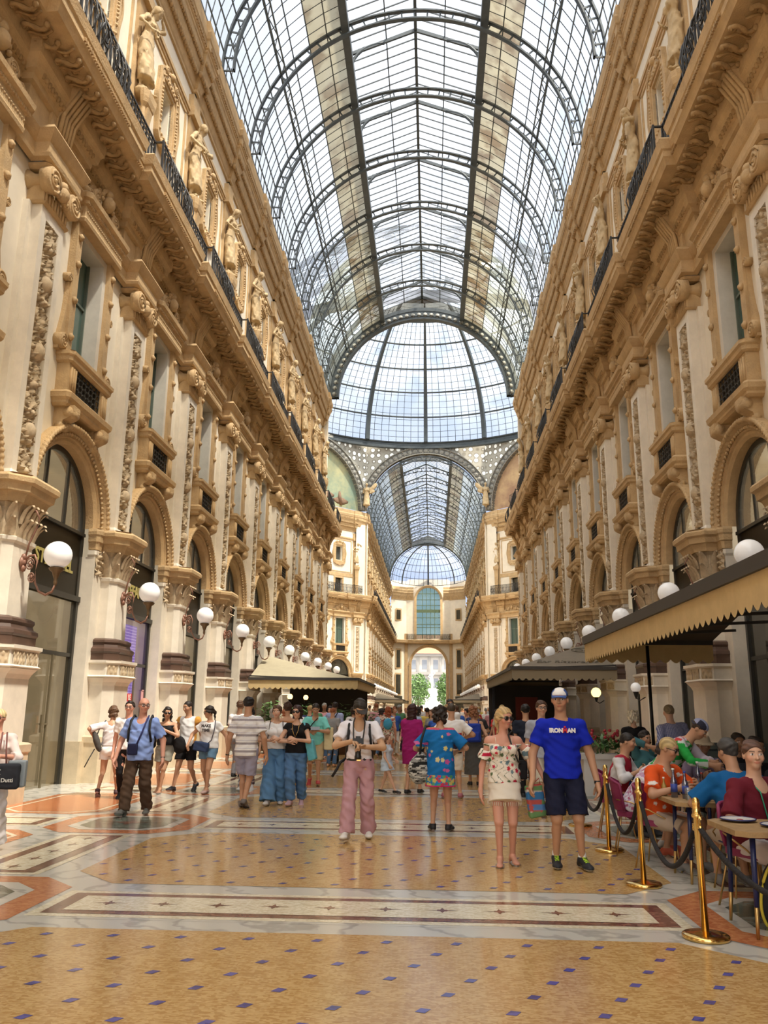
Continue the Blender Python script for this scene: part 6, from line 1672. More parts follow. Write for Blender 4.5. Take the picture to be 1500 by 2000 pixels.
chest_text(r,f,'IRON',.060,TX,-.077,1.415,ty); chest_text(r,f,'M',.060,RX,.018,1.415,ty); chest_text(r,f,'AN',.060,TX,.088,1.415,ty)
a=MB(); a.ball((.018,ty,1.452),.012,8); part('red_dot',a,RX,r)
a=MB(); a.lathe([(.034,-.015),(.034,.015)],14,tuple(f.wr[0])); part('wristwatch',a,BLACKP,r)
for i in (0,1):
    V,Q=mesh_sdf([cone(f.ank[i]+V3(0,0,-.02),f.ank[i]+V3(0,0,.05),.044,.043,.01)],.008); link('sock',np_mesh('sock',V,Q,MCLOTH,solid(WHT)(V)),r)
# --- blonde woman, floral top, cream skirt
L_=(1.42,9.55); f=Fig(H=1.64,b=.95,sex='f',feet=((.075,.06,.080),(-.07,-.07,.074)),fyaw=(12,-6),hands=((.44,-.05,.88),(-.27,-.04,.74)),ehint=((.5,.9,.2),(-.6,.9,.0)),head=(34,3),curl=(.7,.35),hdir=((.5,-.2,-.9),(.05,-.12,-1)),hn=((-1,0,0),(1,0,0)))
FL=floral((.78,.72,.62),[(.55,.03,.05),(.50,.02,.06),(.10,.15,.07),(.14,.22,.26),(.14,.22,.26)],.075,.42,4,.34,(.10,.13,.06))
S,cl=f.shirt(.016,-.005,0,strap=False,hemr=(.112*1.64,.088*1.64)); cl.append(plane(f.tp(0,0,.245),f.R[:,2])); cl.append(sub(ell(f.tp(0,-.09,.27),(.085,.09,.075),f.R)))
for i in (0,1): e=f.sh[i]+(f.el[i]-f.sh[i])*.55; d=nrm(f.el[i]-f.sh[i]); S.append(cone(e-d*.09,e+d*.06,.058,.085,.02,clips=(plane(e+d*.05,d),plane(e-d*.05,-d))))
r=person('blonde woman in a floral off-shoulder top and cream mini skirt',L_,0,f,'red',.0075,('pony',(.52,.36,.17)),
 [('floral_top',(S,cl),FL,dict(wr=.008)),('skirt',f.skirt(hem=.395,r=(.112,.088),top=.04),solid((.74,.68,.58)),dict(wr=.003))],None,(True,.03,.12),brow=(.30,.2,.1))
a=MB()
for i in (0,1):
    for s in (-1,1): p=f.sh[i]; a.tube([tuple(f.tp((.052 if i==0 else -.052),s*.058-.0,.235)),tuple(f.tp((.056 if i==0 else -.056),s*.03,.285)),tuple(f.tp((.058 if i==0 else -.058),0,.297))],.004,5)
part('shoulder_straps',a,mat('cream_strap',(.7,.6,.5),.8),r)
a=MB()
for k in range(44):
    t=2*PI*k/44; x,y=.112*1.64*math.cos(t)*1.0,.088*1.64*math.sin(t)-.005; a.tube([(x,y,.395*1.64+.01),(x*1.01,y*1.01,.395*1.64-.03)],.004,4)
part('fringe',a,mat('cream_fringe',(.74,.68,.58),.9),r)
for i in (0,1):
    a=MB(); an=f.ank[i]; yv=math.radians(f.fyaw[i]); fd=V3(math.sin(yv),-math.cos(yv),0); xx=V3(fd[1],-fd[0],0)*-1
    for o_ in (.055,.085,.115,.14): a.tube([tuple(an+fd*o_+xx*q*.045+V3(0,0,-.03*1.0-.022*abs(q)-.15*(o_-.05))) for q in np.linspace(-1,1,7)],.008,5)
    a.tube([tuple(an+fd*o_+V3(0,0,-an[2]+.012)) for o_ in (-.04,.03,.1,.17)],[.028,.032,.04,.02],8); part('sandal',a,mat('silver_leather',(.36,.33,.30),.4,metal=.3),r)
bag('black shoulder bag hanging at the blonde woman\'s left side',L_,0,[rbox((.20,.10,.98),(.06,.12,.10))],.012,BLK,[[(.05,-.10,1.36),(.09,-.14,1.22),(.15,-.10,1.08),(.19,.0,1.05)],[(.05,-.10,1.36),(.10,.02,1.40),(.17,.12,1.2),(.20,.14,1.06)]],.010)
bag('bright red and blue printed carrier bag held by the blonde woman',L_,0,[rbox((.34,.02,.66),(.10,.04,.17),R=rotm(20,0,-8))],.012,floral((.50,.10,.09),[(.65,.6,.55),(.10,.25,.55),(.6,.05,.05),(.05,.2,.45),(.15,.3,.12)],.10,.9,8,.5),[[(.30,.02,.82),(.38,.0,.90),(.40,.03,.82)]],.006,(.4,.05,.05),'carrier_bag')
# --- photographer in pink trousers
L_=(-.33,11.2); f=Fig(H=1.77,b=1.02,feet=((.13,.10,.092),(-.14,-.22,.10)),fyaw=(4,-12),ftz=(0,-6),hands=((.09,-.30,1.15),(-.07,-.31,1.22)),ehint=((1,.5,-.35),(-1,.5,-.35)),head=(6,34),curl=(.9,.8),hdir=((-.8,-.5,.1),(.7,-.5,-.35)),hn=((0,-.6,-.8),(0,-.4,-.9)),lean=3)
S,cl=f.shirt(.012,.035,.66,.046,neck=.05,vneck=.06,hemr=(.094*1.77,.068*1.77))
for q in (1,-1): S.append(cone(f.N+V3(q*.06,-.01,.0),f.N+V3(q*.03,-.075,-.045),.016,.020,.01))
r=person('man in a dark cap and pink trousers looking down at his camera',L_,2,f,'asian',.0075,('short',(.03,.025,.02)),
 [('shirt',(S,cl),solid((.78,.76,.80)),dict(wr=.008)),('trousers',f.trousers(.014,1.,flare=(.058,.049,.058),top=.045),solid((.50,.29,.33)),dict(wr=.011,wf=.8))],
 dict(up=(.72,.70,.66),sole=(.6,.56,.48)),(False,.03,.10),dict(c1=(.045,.038,.034),brim=1.15,yaw=18))
a=MB(); a.sweep([(0,-.018),(.004,-.016),(.004,.016),(0,.018)],[( .168*math.cos(t),.122*math.sin(t)) for t in np.linspace(0,-2*PI,33)[:-1]],0,True); a.move((f.P[0],f.P[1],f.P[2]+.055)); part('belt',a,LEATHER,r); a=MB(); a.box(-.025,.025,-.138,-.128,f.P[2]+.038,f.P[2]+.072); part('belt_buckle',a,GOLD,r)
t=thing('camera','black camera with long lens held by the man in pink trousers','camera',wpt(L_,2,(.0,-.345,1.21)),math.radians(2)); a=MB(); a.box(-.07,.07,-.03,.03,-.05,.05); a.box(-.03,.03,-.03,.03,.05,.075); part('camera_body',a,BLACKP,t); a=MB(); a.lathe([(.038,-.02),(.040,-.10),(.036,-.11),(.038,-.16),(.044,-.17),(.045,-.21),(.03,-.212)][::-1],20,(0,0,0)); part('lens',a,BLACKP,t)
a=MB()
for q in (1,-1): a.tube([(q*.06,.0,.03),(q*.07,.10,.14),(q*.075,.20,.24),(q*.06,.26,.30)],.010,5)
part('neck_strap',a,LEATHER,t)
bag('black backpack worn by the man in pink trousers',L_,2,[rbox((0,.21,1.18),(.16,.09,.24),e=.05)],.014,BLK,[[(q*.12,.14,1.42),(q*.13,.04,1.475),(q*.135,-.085,1.42),(q*.14,-.125,1.30),(q*.16,-.09,1.15),(q*.17,.02,1.0),(q*.15,.13,.98)] for q in (1,-1)]+[[(-.16,.2,1.0),(-.26,.15,.93),(-.3,.1,.85),(-.36,.1,.75)]],.019,(.015,.014,.015),'worn_backpack')
# --- woman in blue flowered tunic, from behind
L_=(.74,12.0); f=Fig(H=1.66,b=1.08,sex='f',feet=((.11,.0,.083),(-.11,.03,.083)),fyaw=(14,-12),hands=((.22,-.22,1.0),(-.22,-.22,1.05)),ehint=((.8,.6,-.2),(-.8,.6,-.2)),head=(4,24),curl=(.6,.6))
S,cl=f.shirt(.014,-.17,.85,.055,neck=.055,hemr=(.128*1.66,.10*1.66)); FT=floral((.012,.16,.45),[(.70,.62,.22),(.66,.60,.30),(.50,.08,.30),(.60,.14,.35)],.13,.42,11,.26)
FT2=floral((.02,.20,.48),[(.6,.25,.08),(.55,.05,.10),(.1,.35,.15),(.6,.5,.15)],.06,.85,5,.5)
def tun(V):
    c=FT(V); z=V[:,2]; m=z<.74; c[m]=FT2(V)[m]; c[z<.605]=(.60,.02,.15); c[z>1.375]=(.62,.36,.08); c[(z>1.35)&(z<=1.375)]=(.6,.1,.15); return c
r=person('woman in a bright blue flowered tunic with pink hem, seen from behind',L_,176,f,'tan',.0085,('afro',DH),[('tunic',(S,cl),tun,dict(wr=.006))],dict(up=BLK,sole=(.5,.45,.4)))
bag('black and white speckled slouch bag on the shoulder of the blue tunic woman',L_,176,[ell((.30,.02,.80),(.15,.12,.19),None,.05),ell((.27,.03,.93),(.09,.08,.12),None,.05)],.012,floral((.02,.02,.02),[(.65,.65,.6),(.55,.55,.5),(.3,.3,.28)],.035,.8,3,.5),[[(.16,-.06,1.38),(.22,-.08,1.2),(.26,-.02,1.0)],[(.16,-.06,1.38),(.20,.05,1.40),(.26,.09,1.2),(.28,.07,1.0)]],.018)
# --- bald man, light blue shirt
L_=(-3.93,13.1); f=Fig(H=1.76,b=1.14,belly=.05,feet=((.12,.16,.092),(-.13,-.22,.095)),fyaw=(8,-14),ftz=(0,-10),hands=((.36,-.02,.86),(-.36,-.06,.86)),ehint=((.5,.9,0),(-.5,.9,0)),head=(30,4),curl=(.6,.6))
r=person('bald man with glasses in a light blue shirt and brown trousers',L_,4,f,'red',.009,None,[('shirt',f.shirt(.012,-.06,.8,.048,hemr=(.112*1.76,.10*1.76),vneck=.04),solid((.24,.34,.66)),dict(wr=.009)),('trousers',f.trousers(.014,1.,flare=(.06,.052,.048)),solid((.075,.045,.028)),dict(wr=.010))],dict(up=(.10,.10,.09),sole=(.3,.3,.28)),(False,.04,.10))
a=MB(); a.lathe([(.034,-.012),(.034,.012)],12,tuple(f.wr[0])); part('wristwatch',a,BLACKP,r)
bag('small navy camera pouch on the bald man\'s cross strap',L_,4,[rbox((-.06,-.235,.99),(.075,.035,.085))],.010,(.016,.018,.05),[[(.10,-.02,1.49),(.10,-.14,1.42),(.06,-.20,1.25),(-.0,-.235,1.07)]],.014,(.02,.025,.12),'camera_pouch',None,0)
bag('black backpack worn by the bald man',L_,4,[rbox((0,.24,1.2),(.17,.08,.22),e=.05)],.014,BLK,[[(q*.13,.16,1.42),(q*.14,.04,1.49),(q*.15,-.11,1.42),(q*.16,-.165,1.27),(q*.18,-.1,1.1)] for q in (1,-1)],.02,BLK,'worn_backpack')
# --- girl from behind, white top and shorts
L_=(-5.45,15.8); f=Fig(H=1.63,b=.97,sex='f',**WALK(1.63,.22,.13),hands=((.34,-.05,1.06),(-.26,.0,.80)),ehint=((.9,.4,-.4),(-.5,.9,0)),head=(15,10),curl=(.5,.5))
r=person('girl in white top and white shorts walking away by the left arcade',L_,190,f,'tan',.011,('bob',BRH),[('striped_top',f.shirt(.010,.03,.95,.042,neck=.075),stripesz((.72,.70,.70),(.60,.57,.58),.028),{}),('shorts',f.trousers(.016,.22,flare=(.072,.05,.05),top=.05),solid(WHT),{})],dict(up=(.06,.03,.035),sole=(.5,.4,.4)))
bag('dark slim bag slung at the side of the girl in white shorts',L_,190,[ell((.24,.10,.98),(.06,.07,.20),rotm(0,0,20),.02)],.012,(.06,.055,.05),[[(.12,.02,1.37),(.2,.09,1.25),(.25,.1,1.1)],[(.27,.1,.85),(.36,.12,.66),(.42,.14,.52)]],.010)
# --- man behind the bald man
L_=(-4.95,15.3); f=Fig(H=1.72,**WALK2(1.72,.2,.1)); person('dark haired man with glasses half hidden behind the bald man',L_,5,f,'red',.013,('short',DH),[('shirt',f.shirt(),solid(WHT),{}),('trousers',f.trousers(.012,1.),solid(BLK),{})],dict(up=BLK),(False,.03,.1))
# --- curly haired woman
L_=(-4.62,16.5); f=Fig(H=1.62,sex='f',b=1.,feet=((-.02,-.1,.08),(-.14,.18,.1)),ftz=(0,20),hands=((.06,-.24,1.18),(-.28,0,.78)),ehint=((1,.2,-.6),(-.5,.9,0)),head=(18,8),curl=(.8,.5))
r=person('woman with long dark curls, sunglasses, black top and grey shorts',L_,0,f,'tan',.011,('curly',DH),[('top',f.shirt(.010,.03,0,neck=.07,strap=True),solid(BLK),{}),('shorts',f.trousers(.016,.30,flare=(.072,.05,.05),top=.05),solid((.24,.23,.19)),{})],dict(up=(.45,.25,.17),cut=.02),(True,.03,.11))
bag('round black leather bag of the curly haired woman',L_,0,[ell((.27,.02,.90),(.13,.08,.17),None,.02)],.012,BLK,[[(.12,-.02,1.32),(.2,.0,1.2),(.26,0,1.05)]],.010)
# --- young man, white tank top
L_=(-4.30,16.9); f=Fig(H=1.74,b=1.,**WALK(1.74,.25,.12),hands=((.28,.05,.82),(-.36,-.12,.86)),head=(-20,12))
def tank(V): c=np.tile(np.array(WHT),(len(V),1)); c[np.abs(V[:,0])>.165]=(.62,.30,.06); return c
person('young man in a white sleeveless shirt and black shorts',L_,-12,f,'tan',.011,('crew',DH),[('sleeveless_shirt',f.shirt(.012,-.03,.12,.055,neck=.06),tank,{}),('shorts',f.trousers(.018,.34,flare=(.08,.05,.05)),solid(BLK),{})],dict(up=(.03,.03,.035),sole=(.6,.6,.58)))
# --- woman in lettered T-shirt
L_=(-3.78,16.6); f=Fig(H=1.64,sex='f',b=1.1,feet=((.05,-.12,.082),(-.09,.24,.13)),ftz=(0,35),fyaw=(-5,-5),hands=((.38,.02,.84),(-.36,-.18,.92)),ehint=((.5,.9,0),(-.7,.7,0)),head=(-52,8),curl=(.3,.6))
r=person('woman with ponytail in a lettered white T-shirt and denim shorts',L_,-6,f,'tan',.010,('pony',DH),[('shirt',f.shirt(.012,-.01,.45,.048,neck=.06),solid(WHT),dict(wr=.006)),('denim_shorts',f.trousers(.016,.24,flare=(.078,.05,.05)),solid((.13,.24,.36)),{})],dict(up=(.55,.40,.36),cut=.035),(False,.03,.1))
chest_text(r,f,'MAKE',.075,mat('dark_print',(.07,.06,.06),.8),-.02,1.27,-.155); chest_text(r,f,'TIME',.075,MATS['dark_print'],-.02,1.185,-.165)
bag('navy cross-body bag at the hip of the lettered T-shirt woman',L_,-6,[rbox((-.08,-.20,.88),(.15,.05,.09),R=rotm(0,0,8))],.011,(.035,.055,.12),[[(.12,-.02,1.38),(.15,-.14,1.2),(.12,-.19,1.0),(.06,-.20,.95)]],.010,(.06,.05,.07))
L_=(-4.05,20.3); f=Fig(H=1.78); person('person in white with short brown hair behind the ponytail woman',L_,170,f,'dark',.016,('short',BRH),[('shirt',f.shirt(),solid(WHT),{}),('trousers',f.trousers(),solid((.2,.2,.22)),{})],dict(up=BLK))
# --- striped T-shirt man from behind
L_=(-2.52,14.3); f=Fig(H=1.80,b=1.05,feet=((.06,-.06,.094),(-.04,.16,.13)),ftz=(0,24),hands=((.34,-.05,.84),(-.34,-.03,.86)),ehint=((.5,.8,0),(-.5,.8,0)),head=(4,4))
def strp(V): z=V[:,2]; t=(z/.128)%1; c=np.tile(np.array(WHT),(len(V),1)); c[t<.28]=(.33,.30,.32); c[(t>.45)&(t<.53)]=(.5,.5,.6); return c
r=person('black haired man in a grey and white striped T-shirt, seen from behind',L_,178,f,'tan',.009,('short',(.012,.010,.010)),[('striped_shirt',f.shirt(.014,-.06,.68,.052,hemr=(.108*1.8,.082*1.8)),strp,dict(wr=.006)),('shorts',f.trousers(.016,.45,flare=(.07,.05,.05)),solid((.34,.33,.44)),{})],dict(up=(.16,.14,.13),sole=(.05,.04,.04)))
a=MB(); a.lathe([(.034,-.012),(.034,.012)],12,tuple(f.wr[0])); part('wristwatch',a,BLACKP,r)
L_=(-3.12,17.2); f=Fig(H=1.64,sex='f',**WALK(1.64,.2)); person('long haired woman with sunglasses and patterned trousers behind the striped man',L_,0,f,'tan',.014,('long',(.012,.01,.01)),[('top',f.shirt(.01,.0,.4),solid((.62,.60,.60)),{}),('patterned_trousers',f.trousers(.012,1.),floral((.45,.42,.45),[(.1,.1,.14),(.2,.18,.25)],.06,.8,2,.5),{})],dict(up=(.6,.6,.6)),(True,.03,.12))
L_=(-2.95,18.9); f=Fig(H=1.62,sex='f',**WALK(1.62,.2)); person('grey haired woman in beige trousers partly hidden by the striped man',L_,160,f,'light',.014,('bob',(.34,.32,.29)),[('top',f.shirt(.012,-.02,.7),solid((.6,.55,.5)),{}),('trousers',f.trousers(.012,1.),solid((.46,.40,.31)),{})],dict(up=(.6,.58,.5)))
L_=(-2.42,17.7); f=Fig(H=1.73,sex='f',**WALK2(1.73,.3),head=(10,4)); person('woman with bare tanned shoulders and jeans walking away',L_,195,f,'tan',.013,('bun',(.05,.025,.015)),[('top',f.shirt(.010,.05,0,strap=True),solid((.38,.17,.07)),{}),('jeans',f.trousers(.012,1.),solid((.04,.11,.17)),{})],dict(up=(.1,.08,.06),sole=(.6,.6,.55)))
bag('cream tote bag hanging behind the woman in white and wide jeans',(-2.42,17.7),195,[rbox((-.22,.05,.95),(.06,.14,.18))],.015,(.66,.56,.38),[[(-.13,0,1.42),(-.2,-.06,1.2),(-.22,-.05,1.1)]],.008,(.5,.4,.25),'tote_bag')
L_=(-2.98,22.5); f=Fig(H=1.68,sex='f'); person('smiling woman in white in the crowd left of the tanned shoulders',L_,0,f,'light',.018,('bun',BRH),[('top',f.shirt(),solid(WHT),{}),('trousers',f.trousers(),solid((.1,.1,.15)),{})],None)
# --- woman in white with wide jeans
L_=(-2.12,14.85); f=Fig(H=1.66,sex='f',b=1.,feet=((.10,.08,.083),(-.10,-.22,.083)),ftz=(0,-6),fyaw=(6,-10),hands=((.05,-.24,1.10),(-.09,-.22,1.08)),ehint=((1,.3,-.5),(-1,.3,-.5)),head=(-6,0),curl=(.9,.9),hdir=((-.8,-.3,.3),(.8,-.3,.3)))
r=person('woman in a white T-shirt and wide blue jeans',L_,8,f,'light',.010,('pony',BRH),[('shirt',f.shirt(.012,.035,.75,.05),solid(WHT),{}),('wide_jeans',f.trousers(.016,1.,flare=(.066,.072,.088),top=.055),solid((.10,.22,.40)),dict(wr=.012,wf=.8))],dict(up=(.55,.52,.5),sole=(.6,.6,.6)))
bag('brown backpack worn by the woman in wide jeans',L_,8,[rbox((0,.2,1.2),(.13,.07,.17),e=.04)],.014,(.05,.025,.02),[[(q*.10,.12,1.36),(q*.11,.02,1.40),(q*.115,-.10,1.34),(q*.13,-.12,1.2),(q*.15,-.06,1.06)] for q in (1,-1)],.008,(.04,.02,.02),'worn_backpack')
# --- woman in black top with jeans
L_=(-1.74,14.75); f=Fig(H=1.66,sex='f',b=1.05,feet=((.09,.20,.09),(-.06,-.10,.083)),ftz=(20,-4),fyaw=(4,-8),hands=((.02,-.27,1.10),(-.08,-.24,1.06)),ehint=((1,.3,-.5),(-1,.3,-.5)),head=(-8,0),curl=(.9,.9),hdir=((-.8,-.3,.3),(.8,-.3,.3)))
r=person('dark haired woman with sunglasses in a black top and blue jeans',L_,0,f,'light',.010,('bob',(.035,.015,.012)),[('top',f.shirt(.012,.0,.22,.05,neck=.065),solid(BLK),{}),('jeans',f.trousers(.016,.96,flare=(.062,.058,.048),top=.05),solid((.09,.19,.37)),dict(wr=.011))],dict(up=(.50,.33,.38),sole=(.55,.45,.45)),(True,.035,.125))
a=MB(); a.tube([(.06,-.13,1.36),(.05,-.16,1.25),(.0,-.17,1.13),(-.05,-.16,1.25),(-.06,-.13,1.36)],.004,5); part('necklace',a,GOLD,r)
bag('turquoise shoulder bag of the woman in the black top',L_,0,[rbox((.26,.02,.92),(.07,.12,.17),R=rotm(0,0,-12))],.012,(.12,.42,.50),[[(.13,-.04,1.38),(.19,-.06,1.22),(.24,-.04,1.06)],[(.13,-.02,1.38),(.19,.06,1.22),(.25,.09,1.06)]],.016,(.12,.42,.50))
# --- man in turquoise polo
L_=(-1.95,18.6); f=Fig(H=1.74,b=1.03,**WALK2(1.74,.14,.1),hands=((.06,-.28,1.16),(-.10,-.26,1.14)),ehint=((1,.3,-.5),(-1,.3,-.5)),head=(4,26),curl=(.8,.8))
r=person('man in a turquoise polo shirt and beige shorts reading',L_,4,f,'tan',.012,('crew',DH),[('polo_shirt',f.shirt(.013,-.04,.8,.048,vneck=.04),solid((.20,.62,.56)),{}),('shorts',f.trousers(.016,.46,flare=(.066,.05,.05)),solid((.48,.38,.22)),{})],dict(up=(.42,.05,.05),sole=(.6,.55,.5)))
bag('cream paper shopping bag beside the turquoise polo man',L_,4,[rbox((.30,-.02,.98),(.10,.05,.24))],.014,(.68,.58,.34),[[(.24,-.04,1.2),(.26,-.05,1.32),(.32,-.04,1.2)]],.008,(.45,.22,.06),'shopping_bag')
bag('small black cross-body bag of the turquoise polo man',L_,4,[rbox((-.24,.0,.97),(.04,.09,.12))],.014,BLK,[[(.06,-.13,1.42),(-.05,-.17,1.3),(-.18,-.12,1.12)]],.012)
a=MB(); a.box(-.1,.1,-.07,.07,-.004,.004); o=tag(part('leaflet',a,mat('grey_card',(.25,.27,.30),.7),None,wpt(L_,4,(.02,-.36,1.2)),.1),'grey leaflet held by the turquoise polo man','leaflet'); o.rotation_euler=(.5,0,.1)
# --- man in pale blue shirt, from behind
L_=(-2.30,25.3); f=Fig(H=1.80,b=1.08,**WALK(1.8,.2)); person('man in a pale blue shirt and dark trousers walking away near the plants',L_,182,f,'dark',.016,('short',DH),[('shirt',f.shirt(.014,.03,1.6,.045),solid((.34,.40,.60)),{}),('trousers',f.trousers(.014,1.),solid(BLK),{})],dict(up=BLK))
bag('black shoulder case of the man in the pale blue shirt',(-2.30,25.3),182,[rbox((.26,.05,.62),(.07,.16,.14))],.018,BLK,[[(-.1,.14,1.5),(.1,.17,1.2),(.24,.1,.76)]],.014)
L_=(-1.82,26.2); f=Fig(H=1.66,sex='f'); person('woman in white beside the man in the pale blue shirt',L_,180,f,'tan',.018,('bob',DH),[('top',f.shirt(),solid((.7,.68,.66)),{}),('skirt',f.skirt(hem=.2),solid((.6,.55,.5)),{})],None)
# --- red haired woman in flowered dress
L_=(-.72,25.8); f=Fig(H=1.68,sex='f',**WALK2(1.68,.22,.06)); FD=floral((.66,.60,.52),[(.35,.08,.07),(.2,.2,.12),(.45,.2,.1)],.08,.6,6,.4)
S=f.shirt(.012,.02,.35); K_=f.skirt(hem=.42,r=(.15,.11)); person('red haired woman in a flowered summer dress walking away',L_,182,f,'red',.014,('curly',(.30,.08,.03)),[('dress_bodice',S,FD,{}),('dress_skirt',K_,FD,{})],dict(up=(.1,.07,.05)))
bag('shiny blue drawstring backpack on the flowered dress',L_,182,[ell((0,.17,1.18),(.14,.07,.17),None,.02)],.014,(.06,.30,.48),[[(q*.1,.1,1.36),(q*.09,.14,1.30)] for q in (1,-1)],.008,(.1,.1,.1),'worn_backpack')
# --- woman in magenta dress + child
L_=(.22,17.0); f=Fig(H=1.72,sex='f',b=1.08,feet=((.05,.12,.086),(-.12,-.12,.086)),fyaw=(10,10),hands=((.05,-.26,1.0),(-.2,-.2,.95)),head=(-10,5))
MG=(.30,.015,.14); person('woman with long dark hair in a magenta dress, seen from behind',L_,155,f,'tan',.012,('long',(.035,.012,.012)),[('dress_bodice',f.shirt(.014,.0,.85,.05),solid(MG),{}),('dress_skirt',f.skirt(hem=.33,r=(.13,.11)),solid(MG),{})],dict(up=BLK,cut=.05))
L_=(-.28,17.1); f=Fig(H=1.12,sex='f',feet=((.06,.15,.06),(-.05,-.2,.06)),ftz=(10,0),hands=((.25,-.08,.62),(-.16,-.12,.55))); person('small curly haired child in a pale blue dress',L_,70,f,'light',.012,('curly',(.16,.08,.045)),[('dress_bodice',f.shirt(.012,.0,.5),solid((.55,.62,.70)),{}),('dress_skirt',f.skirt(hem=.38,r=(.15,.13)),solid((.50,.60,.72)),{})],dict(up=BLK,cut=.05))
# --- man with white/red/navy T-shirt, from behind
L_=(1.0,16.3); f=Fig(H=1.73,b=1.1,**STAND(1.73,.15),hands=((.20,-.22,1.05),(-.24,-.2,1.1)),ehint=((.9,.5,-.3),(-.9,.5,-.3)),head=(0,6))
def blocks(V): z=V[:,2]; c=np.tile(np.array(WHT),(len(V),1)); m=np.abs(V[:,0])<.19; c[(z<1.20)&m]=(.50,.02,.04); c[(z<1.09)&m]=(.014,.012,.03); return c
person('man in a white, red and navy T-shirt and white shorts, seen from behind',L_,178,f,'tan',.012,('crew',(.06,.045,.03)),[('shirt',f.shirt(.014,-.05,.75,.05),blocks,{}),('shorts',f.trousers(.018,.44,flare=(.07,.055,.055)),solid((.72,.70,.66)),{})],dict(up=(.35,.12,.16),sole=(.6,.6,.6)))
# --- woman in grey dress
L_=(1.55,19.0); f=Fig(H=1.68,sex='f',b=1.08,hands=((.22,-.2,1.0),(-.24,-.1,.95))); GD=(.085,.085,.085); person('woman with curly red-brown hair in a long grey dress, seen from behind',L_,180,f,'tan',.013,('afro',(.26,.11,.05)),[('dress_bodice',f.shirt(.012,.0,0,strap=True),solid(GD),{}),('dress_skirt',f.skirt(hem=.14,r=(.13,.12)),solid(GD),{})],dict(up=BLK))
bag('royal blue backpack with a round badge on the grey dress',L_,180,[rbox((0,.20,1.13),(.15,.08,.20),e=.04),rbox((0,.28,1.05),(.11,.03,.09))],.013,(.02,.05,.34),[[(q*.11,.12,1.34),(q*.115,.02,1.42),(q*.12,-.1,1.3)] for q in (1,-1)],.012,(.02,.03,.2),'worn_backpack')
L_=(1.10,22.4); f=Fig(H=1.88,hands=((.1,-.2,1.1),(-.3,0,.9))); person('tall man with sunglasses and white shirt above the crowd',L_,4,f,'tan',.015,('short',DH),[('shirt',f.shirt(),solid(WHT),{}),('trousers',f.trousers(),solid((.1,.1,.14)),{})],dict(up=BLK),(True,.03,.11))
# --- men behind the couple
L_=(2.45,16.6); f=Fig(H=1.73,b=1.03); person('man in a dark navy T-shirt seen from behind, left of the man in blue',L_,178,f,'tan',.013,('short',(.012,.01,.01)),[('shirt',f.shirt(),solid((.015,.02,.035)),{}),('trousers',f.trousers(),solid(BLK),{})],dict(up=BLK))
L_=(2.42,14.0); f=Fig(H=1.77,b=1.0,feet=((.1,0,.09),(-.1,-.15,.09))); person('bearded man with glasses in a grey T-shirt behind the couple',L_,10,f,'light',.011,('short',(.07,.035,.02)),[('shirt',f.shirt(.012,-.03,.7),solid((.36,.38,.44)),{}),('shorts',f.trousers(.014,.5,flare=(.062,.05,.05)),solid((.5,.45,.36)),{})],dict(up=(.4,.42,.5),sole=(.5,.5,.5)),(False,.03,.1))
L_=(3.3,17.9); f=Fig(H=1.74); person('grey haired man turned away behind the man in blue',L_,150,f,'tan',.014,('crew',(.22,.2,.18)),[('shirt',f.shirt(),solid((.4,.42,.46)),{}),('trousers',f.trousers(),solid((.1,.1,.1)),{})],dict(up=BLK))
# --- woman at left edge
L_=(-4.52,9.8); f=Fig(H=1.58,sex='f',b=1.08,feet=((.08,.02,.08),(-.08,-.05,.08)),hands=((.12,-.30,1.06),(-.26,0,.8)),ehint=((1,.5,-.6),(-.5,.9,0)),head=(-12,2),curl=(.8,.5),hdir=((-.9,-.35,.15),None))
r=person('blonde woman in sunglasses and white clothes at the left edge',L_,14,f,'red',.009,('crew',(.62,.47,.24)),[('blouse',f.shirt(.014,-.04,1.35,.055,neck=.075,vneck=.06),solid((.74,.62,.58)),{}),('wide_trousers',f.trousers(.016,1.,flare=(.066,.074,.088)),solid((.70,.66,.66)),dict(wr=.012))],dict(up=(.5,.45,.4)),(True,.03,.125))
o=bag('dark shopping bag with a silver printed name held at the left edge',L_,14,[rbox((.12,-.30,.84),(.24,.055,.14),e=.03)],.012,(.02,.022,.028),[[(.08,-.12,1.32),(.10,-.24,1.15),(.06,-.30,.97)],[(.13,-.12,1.32),(.17,-.25,1.15),(.20,-.30,.97)]],.010,(.16,.06,.05),'shopping_bag',None,.003)
put_text('printed_lettering','Massimo Dutti',.062,mat('silver_print',(.55,.55,.52),.4),o,(.12,-.362,.80),(PI/2,0,0),.002,.001); a=MB(); a.box(.08,.16,-.362,-.358,.86,.87); a.box(.08,.16,-.362,-.358,.91,.92); a.tube([(.12+.03*math.cos(t),-.36,.89+.022*math.sin(t)) for t in np.linspace(0,2*PI,13)[:-1]],.005,4,0,True); part('printed_emblem',a,MATS['silver_print'],o)
bag('grey paper carrier bag behind the dark shopping bag',L_,14,[rbox((.30,-.18,.86),(.10,.06,.15),e=.015)],.014,(.22,.25,.27),None,name='carrier_bag',wr=0)
